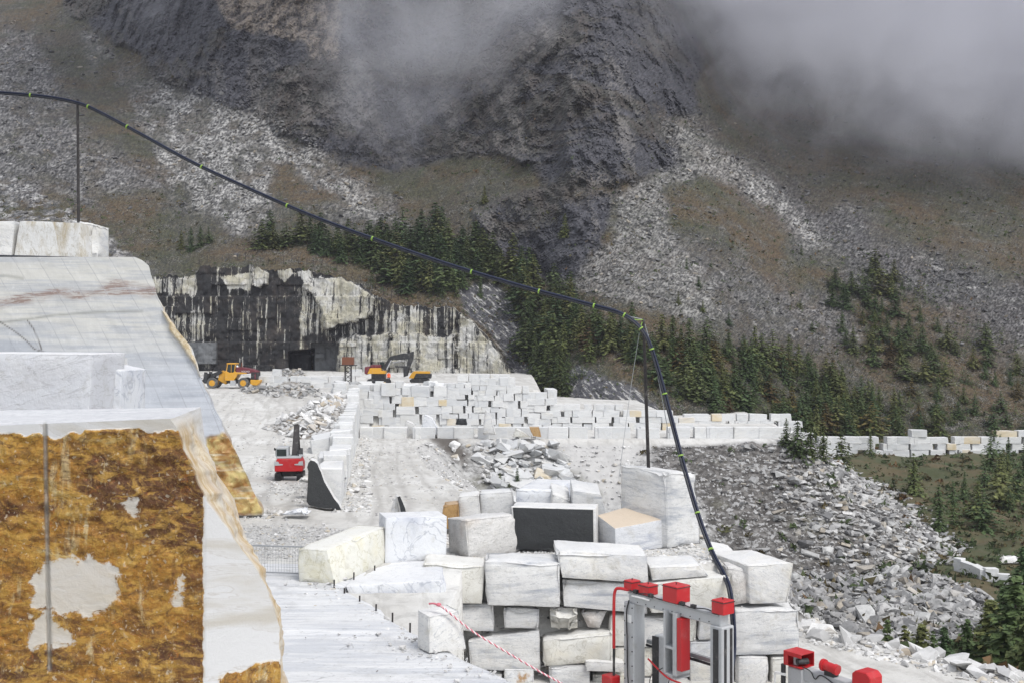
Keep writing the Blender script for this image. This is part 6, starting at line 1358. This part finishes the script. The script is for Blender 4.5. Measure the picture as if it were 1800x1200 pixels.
MB().prism([(3.3, 2.1), (3.7, 2.2), (3.9, 1.5), (3.3, 1.1), (3.0, 1.5)], 0, .68, 'x').build('bucket', BLK, R, bevel=.02)
MB().cyl((.66, -.3, 1.9), (.66, -.3, 2.75), .05, 8).build('exhaust_pipe', BLK, R)
# --- person in orange jacket
pp = P(683.3, 672, 165.0); pp.z = 3.78
def person(loc):
    pts_ = [(0, 0, .92), (0, .01, 1.15), (0, 0, 1.38), (0, 0, 1.48), (0, -.01, 1.56), (0, -.01, 1.68), (.11, 0, .88), (.12, -.02, .48), (.12, .02, .08), (.12, -.13, .04), (-.11, 0, .88), (-.13, .03, .48), (-.13, .05, .08), (-.13, -.10, .04), (.19, 0, 1.38), (.27, .02, 1.12), (.25, -.08, .88), (.25, -.11, .78), (-.19, 0, 1.38), (-.27, .02, 1.12), (-.25, -.06, .88), (-.25, -.09, .78)]
    ed_ = [(0, 1), (1, 2), (2, 3), (3, 4), (4, 5), (0, 6), (6, 7), (7, 8), (8, 9), (0, 10), (10, 11), (11, 12), (12, 13), (2, 14), (14, 15), (15, 16), (16, 17), (2, 18), (18, 19), (19, 20), (20, 21)]
    rad = [.15, .16, .15, .07, .095, .085, .10, .075, .05, .045, .10, .075, .05, .045, .075, .06, .045, .035, .075, .06, .045, .035]
    me = bpy.data.meshes.new('body'); me.from_pydata(pts_, ed_, []); o = bpy.data.objects.new('b', me); COL.objects.link(o)
    o.modifiers.new('s', 'SKIN'); sd_ = o.modifiers.new('u', 'SUBSURF'); sd_.levels = 2
    for i, r in enumerate(rad): me.skin_vertices[0].data[i].radius = (r, r * .85)
    me.skin_vertices[0].data[0].use_root = True
    dg = bpy.context.evaluated_depsgraph_get(); m2 = bpy.data.meshes.new_from_object(o.evaluated_get(dg)); bpy.data.objects.remove(o); m2.name = 'person'
    for mm in (ORG, NVY, SKN, HAIR): m2.materials.append(mm)
    for p in m2.polygons:
        z = p.center.z; x = abs(p.center.x); p.use_smooth = True
        p.material_index = 3 if z > 1.66 or (z > 1.55 and p.center.y > .03) else 2 if (z > 1.46 or (x > .2 and z < .85)) else 0 if z > .88 else 1
    return tag(ob('person', m2, None, None, loc, (0, 0, .4)), 'person in an orange jacket standing on the block wall by the excavator', 'person')
person(pp + Vector((0, 0, .0)))
# --- rusty lattice tower
Yt = 166.5; pt = P(612, 690, Yt); pt.z = max(gz(pt.x, pt.y) - .2, pt.z)
T = empty('lattice_tower', pt, 'rusty lattice mast with a rust box on top before the quarry face', 'mast'); hT = (690 - 641) / F * Yt - (pt.z - P(612, 690, Yt).z)
for x in (-.45, .45):
    for y in (-.45, .45): MB().bar((x, y, 0), (x, y, hT), .1).build('leg', DKS, T)
for k in range(6):
    z0_, z1_ = hT * k / 6, hT * (k + 1) / 6; mb = MB()
    for s_ in (-.45, .45): mb.bar((-.45, s_, z0_), (.45, s_, z1_), .05).bar((.45, s_, z0_), (-.45, s_, z1_), .05).bar((s_, -.45, z0_), (s_, .45, z1_), .05)
    mb.build('bracing', DKS, T)
MB().box(-.85, .85, -.7, .7, hT + .05, hT + 1.2).build('rust_box', RUST, T, bevel=.03)
MB().box(-1.3, 1.3, -.7, .7, hT - .1, hT + .02).build('platform', DKS, T)
mb = MB()
for x in (-1.2, 1.2): mb.bar((x, -.6, hT), (x, -.6, hT - 1.0), .05)
for x in (-.7, .7): mb.bar((x, 0, hT + 1.2), (x, 0, hT + 1.9), .04)
mb.bar((-.7, 0, hT + 1.8), (.7, 0, hT + 1.8), .04).build('railing', DKS, T)

# --- wire saw frame with red caps
ZG = -4.0; o0 = Vector((4.68, 42.0, ZG)); rz = math.atan2(-3.5, 2.7); LB_ = 4.42; H = 4.07
G = empty('wire_saw_frame', o0, 'grey steel frame machine with red cap boxes before the block stack', 'machine', rz=rz)
MB().box(-.28, .28, -.30, .30, 0, H).build('post', GRY, G, bevel=.03)
MB().box(-.34, -.28, -.16, .16, .0, H - .1).build('post_rail', BLK, G)
pr2 = MB().box(LB_ - .30, LB_ + .26, -.32, .32, 0, H).build('post', GRY, G, bevel=.03)
for y in (-.16, .14): MB().box(LB_ + .262, LB_ + .30, y - .045, y + .045, .1, H - .08).build('guide_rail', BLK, G)
MB().box(LB_ - .12, LB_ + .1, -.36, -.322, .1, H - .1).build('guide_rail', BLK, G)
MB().box(-.1, LB_ + .1, -.22, .22, H - .02, H + .42).build('top_beam', GRY, G, bevel=.03)
MB().box(-.05, LB_ + .05, -.30, -.222, H + .34, H + .40).build('beam_rail', STL, G)
MB().box(.25, 1.15, -.40, -.30, H + .30, H + .34).build('side_plate', WHT, G)
for x, w_, d_, h_ in ((-.12, .44, .48, .38), (.75, .54, .52, .38), (2.2, .74, .70, .62), (LB_ + .02, .56, .58, .48)):
    bx_ = MB().box(x - w_ / 2, x + w_ / 2, -d_ / 2, d_ / 2, H + .425, H + .425 + h_).build('cap_box', REDP, G, bevel=.02)
    MB().cyl((x, 0, H + .42 + h_), (x, 0, H + .5 + h_), .02, 6).build('bolt', BLK, bx_)
for x, w_, d_, h_ in ((-.12, .44, .48, .38), (.75, .54, .52, .38), (2.2, .74, .70, .62), (LB_ + .02, .56, .58, .48)):
    MB().box(x - w_ / 2 - .015, x + w_ / 2 + .015, -d_ / 2 - .015, d_ / 2 + .015, H + .425 + h_ - .07, H + .425 + h_ - .045).build('lid_seam', BLK, G)
ob('beam_cable', tube_mesh('beam_cable', catmull([(.0, -.25, H + .47), (.5, -.27, H + .44), (1.0, -.25, H + .5), (1.6, -.28, H + .43), (2.6, -.26, H + .47), (3.2, -.29, H + .43), (3.9, -.25, H + .5), (LB_ - .1, -.26, H + .44)], 5), .022), BLK, G)
for x_ in (-.2, .2):
    for k_ in range(7): MB().cyl((x_, -.30, .6 + k_ * .55), (x_, -.325, .6 + k_ * .55), .028, 6).build('bolt', BLK, G)
for k_ in range(9): MB().cyl((.4 + k_ * .45, -.22, H + .08), (.4 + k_ * .45, -.24, H + .08), .022, 6).build('bolt', BLK, G)
MB().box(-.18, .16, -.312, -.302, H - .75, H - .45).build('data_plate', WHT, G)
for x in (.35, 1.15, 2.75, 3.3): MB().box(x - .09, x + .09, -.34, -.2, H + .42, H + .55).ball((x, -.3, H + .5), .07, 6).build('wire_guide', BLK, G)
xs = 2.25
MB().box(xs - .30, xs - .22, -.42, .30, H - 2.25, H + .1).box(xs + .16, xs + .34, -.42, .30, H - 2.25, H + .1).box(xs - .3, xs + .34, -.42, .3, H - 2.3, H - 2.15).box(xs - .3, xs + .3, -.4, .3, H - 1.25, H - 1.15).box(xs - .3, xs + .3, .26, .3, H - 2.2, H).build('slide_column', GRY, G, bevel=.01)
MB().box(xs + .345, xs + .60, -.40, .05, H - 1.95, H - .05).build('red_slide_cover', REDP, G, bevel=.02)
MB().box(.2, LB_ - .1, .45, .60, H - 1.62, H - 1.48).build('rear_rail', STL, G)
MB().box(.2, LB_ - .1, .40, .46, H - 1.72, H - 1.64).build('rear_rail', BLK, G)
MB().box(.75, 1.45, .30, .85, 0, H - 1.15).build('inner_post', GRY, G, bevel=.03)
MB().box(.70, 1.0, .25, .3, 0, H - 1.2).build('inner_rail', BLK, G)
ob('red_pipe', tube_mesh('red_pipe', catmull([(-.1, -.2, H + .45), (-.45, -.35, H + .47), (-.62, -.42, H + .36), (-.66, -.45, H - .2), (-.66, -.45, H - 1.85)], 6), .06), REDP, G)
MB().cyl((-.66, -.45, H - 1.85), (-.66, -.45, .2), .05, 8).build('rack_rod', BLK, G)
MB().box(-1.05, -.5, -.75, -.25, .4, H - 2.9).build('red_housing', REDP, G, bevel=.03)
ob('black_cable', tube_mesh('black_cable', catmull([(.05, -.33, H + .1), (-.06, -.36, H - .4), (-.02, -.36, H - 1.4), (.0, -.36, H - 2.6), (.25, -.5, H - 3.4)], 6), .028), BLK, G)
ob('loop_cable', tube_mesh('loop_cable', catmull([(xs - .3, -.45, H - 2.0), (xs - .8, -.5, H - 2.35), (xs - .9, -.5, H - 2.75), (xs - .5, -.5, H - 3.0), (xs - .1, -.48, H - 2.7), (xs + .05, -.45, H - 2.3)], 6), .018), BLK, G)
ob('red_belt', tube_mesh('red_belt', catmull([(xs - 1.2, -.3, H - 1.9), (xs - .1, -.46, H - 2.28), (xs + .6, -.42, H - 2.36), (xs + 1.2, -.38, H - 2.55), (LB_ - .3, -.34, H - 2.75)], 6), .035), REDP, G)
MB().prism([(LB_ + .35, 1.0), (LB_ + 1.3, .6), (LB_ + 1.2, 1.2), (LB_ + .8, H - 2.72), (LB_ + .35, H - 2.62)], -.1, .45).build('belt_guard', REDP, G, bevel=.04)
MB().prism([(LB_ + .40, 1.0), (LB_ + 1.1, .8), (LB_ + 1.02, 1.1), (LB_ + .7, H - 2.85), (LB_ + .40, H - 2.75)], -.13, -.09).build('guard_panel', BLK, G)
# second frame at the bottom edge
o1 = Vector((0, 0, 0)); a1 = P(1405, 1168, 40.5); a2 = onZ(1524, 1203, a1.z); rz2 = math.atan2(a2.y - a1.y, a2.x - a1.x); L2 = (Vector((a2.x, a2.y)) - Vector((a1.x, a1.y))).length; H2 = a1.z - ZG
G2 = empty('wire_saw_frame', Vector((a1.x, a1.y, ZG)), 'lower grey saw frame with open red box and red motor at the bottom edge', 'machine', rz=rz2)
MB().box(-.30, .36, -.30, .30, 0, H2 - .05).build('post', GRY, G2, bevel=.03)
MB().cyl((-.45, -.35, .1), (-.45, -.35, H2), .09, 10).build('rack_rod', BLK, G2)
MB().cyl((-.72, -.5, .1), (-.72, -.5, H2 - .35), .03, 6).bar((-.72, -.5, H2 - .35), (-.3, -.4, H2 - .35), .08).build('support_rod', WHT, G2)
MB().box(.0, L2, -.20, .20, H2 - .45, H2 - .02).build('top_beam', GRY, G2, bevel=.03)
mb = MB(); x0, x1, y0, y1, z0, z1 = -.42, .38, -.38, .38, H2, H2 + .52
mb.box(x0, x1, y0, y1, z1 - .03, z1).box(x0, x0 + .03, y0, y1, z0, z1 - .03).box(x0 + .03, x1, y1 - .03, y1, z0, z1 - .03).box(x0 + .03, x1, y0, y0 + .03, z0 + .38, z1 - .03).box(x0 + .03, x1, y0, y1 - .03, z0, z0 + .03).box(x0 + .03, x0 + .2, y0, y0 + .03, z0 + .03, z0 + .38)
cb = mb.build('cap_box', REDP, G2)
MB().box(-.1, .08, -.2, 0, H2 + .04, H2 + .34).build('gearbox', GRY, cb); MB().cyl((.15, -.3, H2 + .2), (.3, .1, H2 + .2), .12, 10).build('pulley', BLK, cb)
mo = MB().cyl((.40 * L2 + .05, -.1, H2 + .30), (.40 * L2 + .55, -.1, H2 + .26), .17, 12).cyl((.40 * L2 - .05, -.1, H2 + .3), (.40 * L2 + .06, -.1, H2 + .3), .22, 12).cyl((.40 * L2 + .48, -.1, H2 + .27), (.40 * L2 + .62, -.1, H2 + .25), .19, 12).build('motor', REDP, G2, smooth=40)
MB().box(.40 * L2 + .1, .40 * L2 + .5, -.2, .1, H2 - .02, H2 + .16).build('motor_mount', BLK, G2)
ob('black_cable', tube_mesh('black_cable', catmull([(.3, -.2, H2 + .05), (.7, -.24, H2 - .02), (.9, -.24, H2 - .25), (1.2, -.24, H2 - .05), (2.0, -.24, H2 - .3), (3.0, -.24, H2 - .32)], 6), .022), BLK, G2)
MB().prism([(L2 - .38, H2 - .05), (L2 + .38, H2 - .05), (L2 + .38, H2 + .38), (L2 + .22, H2 + .52), (L2 - .22, H2 + .52), (L2 - .38, H2 + .38)], -.35, .35).build('cap_box', REDP, G2, bevel=.03)
MB().box(L2 - .3, L2 + .3, -.3, .3, 0, H2 - .05).build('post', GRY, G2, bevel=.03)

# --- poles, hoses, cables
def pole(px0, py0, px1, py1, Y, r, label):
    a, b_ = P(px0, py0, Y), P(px1, py1, Y); o = MB().cyl((0, 0, 0), b_ - a, r, 10, r * .85).build('support_pole', DKS, None, a, smooth=40); tag(o, label, 'pole'); return o
pole(138, 392, 136.5, 175, 63.6, .085, 'thin dark pole on the upper left blocks carrying the hose')
pole(1140, 822, 1131, 560, 51.0, .085, 'dark pole standing on the tallest block carrying the hose bend')
hp = [(-120, 160, 66), (-40, 160, 65), (0, 162, 64.6), (80, 169, 64), (137, 180, 63.4), (175, 196, 62.8), (250, 236, 62), (330, 280, 61), (410, 318, 60), (560, 383, 58), (750, 451, 55.5), (900, 497, 53.4), (1030, 532, 51.8), (1085, 547, 51.1), (1115, 564, 50.8), (1138, 592, 50.6), (1156, 640, 50.4), (1178, 720, 50.0), (1203, 815, 49.2), (1228, 900, 48.2), (1252, 965, 47.2), (1272, 1004, 45.6), (1284, 1032, 44.4), (1290, 1080, 44.0), (1292, 1140, 43.8), (1286, 1178, 43.4), (1280, 1200, 43.0)]
hpts = catmull([P(*q) for q in hp], 6)
BLU = plain('blue_hose', (0.007, 0.012, 0.036), .6, wear=.02); BLK2 = plain('black_hose', (0.012, 0.014, 0.022), .5, wear=.08); GRN = plain('green_tie', (0.26, 0.42, 0.07), .6, wear=0)
h0 = Vector(hpts[0]); 
hb = ob('water_hose', tube_mesh('water_hose', [p - h0 for p in hpts], .058), BLU, None, h0); tag(hb, 'long blue hose spanning from the left edge over two poles', 'hose')
off = [Vector((.02, -.02, -.11)) if p.x < 6 else Vector((-.11, -.02, -.02)) for p in hpts]
sm_ = []
for i in range(len(hpts)):
    a = sum((off[j] for j in range(max(0, i - 8), min(len(hpts), i + 9))), Vector()); sm_.append(a / (min(len(hpts), i + 9) - max(0, i - 8)))
hk = ob('water_hose', tube_mesh('water_hose', [p - h0 + q for p, q in zip(hpts, sm_)], .055), BLK2, None, h0); tag(hk, 'black hose strapped under the long blue hose', 'hose')
for i in (16, 27, 34, 44, 52, 57, 63, 68, 73, 80, 87, 93, 100, 107, 114, 120):
    if i < len(hpts) - 1:
        d = (hpts[i + 1] - hpts[i]).normalized(); c = hpts[i] - h0 + sm_[i] * .5
        mb = MB().cyl(c - d * .03, c + d * .03, .125, 10, cap=True); mb.build('cable_tie', GRN, hb)
w0 = P(1131, 562, 51.0)
def cable(pts_, r, mat, label, cat='cable', name='steel_cable', n=6):
    p0 = Vector(pts_[0]); o = ob(name, tube_mesh(name, [p - p0 for p in catmull(pts_, n)], r, 6), mat, None, p0); return tag(o, label, cat)
cable([w0, P(1105, 556, 51), P(1060, 545, 51.8)], .02, STL, 'thin wire from the right pole top to the hose, left side')
cable([w0, P(1145, 610, 50.8), P(1160, 680, 50.4), P(1175, 760, 50)], .018, STL, 'thin wire hanging from the right pole top beside the hose')
for a_, b_ in (((1131, 562), (1111, 561)), ((1129, 566), (1124, 578))): cable([P(*a_, 50.95), P((a_[0] + b_[0]) / 2, (a_[1] + b_[1]) / 2 + 1, 50.9), P(*b_, 50.8)], .022, GRN, 'green strap tying the hose to the right pole, %s one' % ('upper' if a_[0] > 1130 else 'lower'), 'strap', 'hose_strap')
cable([P(1124, 585, 51.2), P(1112, 660, 51), P(1098, 760, 50.6), P(1088, 840, 50.3)], .012, STL, 'thin slack wire left of the right pole')
cable([P(-60, 449, 61.3), P(60, 451.5, 61.3), P(130, 453.5, 61.3), P(200, 455, 61.4), P(215, 456, 61.6)], .06, BLK2, 'black cable lying along the top edge of the sawn wall')
cable([P(-30, 449, 61.2), P(-10, 470, 61.2), P(-4, 500, 61.2)], .03, BLK2, 'short black cable end hanging at the left photo edge')
# rope: two twisted strands
PNK = plain('red_rope_strand', (0.58, 0.16, 0.20), .8, wear=.1); WRP = plain('white_rope_strand', (0.72, 0.66, 0.66), .8, wear=.1)
rp_ = catmull([P(771, 1063, 33.2), P(780, 1068, 33.2), P(830, 1108, 33.4), P(890, 1145, 33.6), P(950, 1180, 33.9), P(1000, 1207, 34.2)], 40)
rr0 = Vector(rp_[0]); root = empty('rope', rr0, 'pink and white twisted rope running down from the small block', 'rope')
for k, mt in ((0, PNK), (1, WRP)):
    q = [p - rr0 + Vector((0, math.cos(i * .9 + k * math.pi), math.sin(i * .9 + k * math.pi))) * .018 for i, p in enumerate(rp_)]
    ob('strand', tube_mesh('strand', q, .021, 6), mt, root)
MB().ball((0, 0, .02), .075, 8, (1.2, 1, .8)).build('knot', PNK, root, smooth=60)
ob('rope_tail', tube_mesh('rope_tail', catmull([(0, 0, 0), (-.15, .1, .03), (-.3, .2, .0)], 6), .03, 6), PNK, root)

# --- mesh fence panel, bench rods
fp = onZ(437, 1009, .62); fq = onZ(549, 1013, .62); Lf = (fq - fp).length
fence = empty('mesh_fence', fp, 'low grey mesh fence panel at the back of the white bench', 'fence', rz=math.atan2(fq.y - fp.y, fq.x - fp.x))
MB().cyl((-.6, 0, 1.18), (Lf, 0, 1.18), .03, 8).build('top_rail', STL, fence); MB().cyl((-.6, 0, .12), (Lf, 0, .12), .03, 8).build('bottom_rail', STL, fence)
MB().cyl((Lf, 0, -.02), (Lf, 0, 1.22), .035, 8).build('post', STL, fence); MB().cyl((-.6, 0, -.02), (-.6, 0, 1.22), .035, 8).build('post', STL, fence)
mb = MB()
for i in range(27): mb.cyl((-.5 + i * (Lf + .5) / 27, 0, .12), (-.5 + i * (Lf + .5) / 27, 0, 1.18), .006, 4, cap=False)
for z in (.35, .6, .85): mb.cyl((-.6, 0, z), (Lf, 0, z), .006, 4, cap=False)
tag(mb.build('wire_mesh', STL, fence), kind='stuff')
MB().box(Lf - .25, Lf + .15, -.18, .18, -.05, .12).build('foot', BLK, fence, bevel=.03)
for i, (x, y0, y1, lb) in enumerate(((591, 1018, 1031, 'at the left foot of the yellowish slab'), (625.5, 1005, 1016, 'at the middle foot of the yellowish slab'), (662, 993, 1002, 'at the right foot of the yellowish slab'), (609, 1033, 1045, 'first from the yellowish slab on the bench edge'), (636, 1046, 1060, 'second from the yellowish slab on the bench edge'), (665, 1061, 1076, 'third from the yellowish slab on the bench edge'), (694, 1076, 1091, 'fourth from the yellowish slab on the bench edge'), (725, 1094, 1110, 'nearest to the rope block on the bench edge'))):
    a = onZ(x, y1, .62); hgt_ = (y1 - y0) / F * a.y
    tag(MB().cyl((0, 0, -.05), (.005, 0, hgt_), .03, 8).build('steel_rod', DKS, None, a - Vector((.08, 0, 0))), 'short dark steel rod ' + lb, 'rod', 'rods along the bench edge')
# --- fence along the old face top and the curved wall in the valley
wf = empty('wire_fence', Vector((-55, 252, 22)), 'line of thin fence posts along the top of the old quarry face', 'fence')
for px in np.arange(296, 705, 13.5):
    r_, c_ = mtn_np(px, cliff_top(px) - 9); p = Vector((MXd[r_, c_], MYd[r_, c_], MZd[r_, c_])); MB().cyl((0, 0, -.4), (0, 0, 1.7), .06, 5).build('post', DKS, wf, p - Vector(wf.location))
cw = [hit(*q) for q in ((1680, 1003), (1694, 1006), (1712, 1012), (1730, 1019), (1752, 1025), (1775, 1031), (1800, 1040), (1835, 1052))]
root = empty('curved_block_wall', cw[0], 'curved low wall of white blocks in the grassy valley', 'block wall')
for i, (a, b_) in enumerate(zip(cw[:-1], cw[1:])):
    d = b_ - a; o = bpy.data.objects.new('block', UB[i % 12]); o.location = (a + b_) / 2 - Vector(root.location) - Vector((0, 0, .15)); o.scale = (d.length * .99, .9, 1.45 + .25 * (i % 3 == 0)); o.rotation_euler = (0, 0, math.atan2(d.y, d.x)); link(o, root)
p = hit(1774, 990); block8('flat_rock', [p + Vector(q) for q in ((-1.4, -.8, 0), (1.4, -.7, 0), (1.3, .8, 0), (-1.3, .8, 0), (-1.0, -.6, .8), (1.0, -.5, .7), (1.1, .6, .7), (-1.1, .6, .9))], mW, 'white rock lying on the pale patch behind the curved wall', 'rock', rough=.1, chip=.2)
# ------------------------------------------------------------------ air: even haze and low cloud on the mountain
def haze_box():
    mb = MB().box(-620, 780, -30, 1500, -60, 560)
    m = bpy.data.materials.new('haze_air'); m.use_nodes = True; nt = m.node_tree; nt.nodes.clear()
    out = nt.nodes.new('ShaderNodeOutputMaterial')
    v = N(nt, 'VolumePrincipled', {'Color': (0.80, 0.81, 0.93, 1), 'Density': 0.00011, 'Anisotropy': 0.1})
    nt.links.new(v.outputs[0], out.inputs['Volume'])
    o = mb.build('haze', m); tag(o, kind='stuff')
haze_box()
def cloud(c, r, dens, seed, nscale=0.016, amt=0.9):
    m = bpy.data.materials.new('cloud_vapour'); m.use_nodes = True; nt = m.node_tree; nt.nodes.clear()
    out = nt.nodes.new('ShaderNodeOutputMaterial')
    oc = N(nt, 'TexCoord').outputs['Object']
    ln = N(nt, 'VectorMath', {0: oc}, operation='LENGTH').outputs['Value']
    pos = vadd(nt, N(nt, 'NewGeometry').outputs['Position'], (seed * 31.0, seed * 17.0, seed * 7.0))
    n = noise(nt, vmul(nt, pos, (1.0, 1.0, 0.8)), nscale, 5, 0.60, 0.8)
    f = M_(nt, 'SUBTRACT', M_(nt, 'SUBTRACT', 1.0, ln), M_(nt, 'MULTIPLY', M_(nt, 'SUBTRACT', 0.52, n), amt * 2.6))
    d = M_(nt, 'MULTIPLY', M_(nt, 'MULTIPLY', ss(nt, f, -0.05, 0.95), ss(nt, ln, 1.0, 0.75)), dens)
    v = N(nt, 'VolumePrincipled', {'Color': (0.955, 0.955, 1.0, 1), 'Density': d, 'Anisotropy': 0.0})
    nt.links.new(v.outputs[0], out.inputs['Volume'])
    bm = bmesh.new(); bmesh.ops.create_icosphere(bm, subdivisions=3, radius=1.0); me = bpy.data.meshes.new('cloud'); bm.to_mesh(me); bm.free()
    return tag(ob('cloud', me, m, loc=c, scale=r), kind='stuff')
def fog_bank():
    """fog lying on the mountain: denser upward and to the right, ragged below"""
    m = bpy.data.materials.new('fog_vapour'); m.use_nodes = True; nt = m.node_tree; nt.nodes.clear()
    out = nt.nodes.new('ShaderNodeOutputMaterial'); pos = N(nt, 'NewGeometry').outputs['Position']; sp = N(nt, 'SeparateXYZ', {0: pos})
    hgt = M_(nt, 'ADD', M_(nt, 'MULTIPLY', sp.outputs[0], .40), M_(nt, 'SUBTRACT', sp.outputs[2], 106.0))
    n = noise(nt, vmul(nt, pos, (1.0, 1.0, 0.75)), .013, 5, .60, .7); n2 = noise(nt, pos, .05, 5, .68, .8)
    f = M_(nt, 'ADD', M_(nt, 'MULTIPLY', hgt, 1 / 75.), M_(nt, 'ADD', M_(nt, 'MULTIPLY', M_(nt, 'SUBTRACT', n, .5), 4.2), M_(nt, 'MULTIPLY', M_(nt, 'SUBTRACT', n2, .5), 3.0)))
    edge = M_(nt, 'MULTIPLY', ss(nt, sp.outputs[1], 300., 345.), ss(nt, sp.outputs[2], 52., 84.))
    d = M_(nt, 'MULTIPLY', M_(nt, 'MULTIPLY', M_(nt, 'POWER', ss(nt, f, -.35, 1.5), 1.4), edge), .030)
    v = N(nt, 'VolumePrincipled', {'Color': (0.955, 0.955, 1.0, 1), 'Density': d, 'Anisotropy': 0.0}); nt.links.new(v.outputs[0], out.inputs['Volume'])
    o = MB().box(-140, 330, 300, 520, 50, 300).build('fog_bank', m); tag(o, kind='stuff')
fog_bank()
cloud(P(820, 110, 345), (60, 46, 58), 0.015, 4, nscale=.032, amt=1.0)
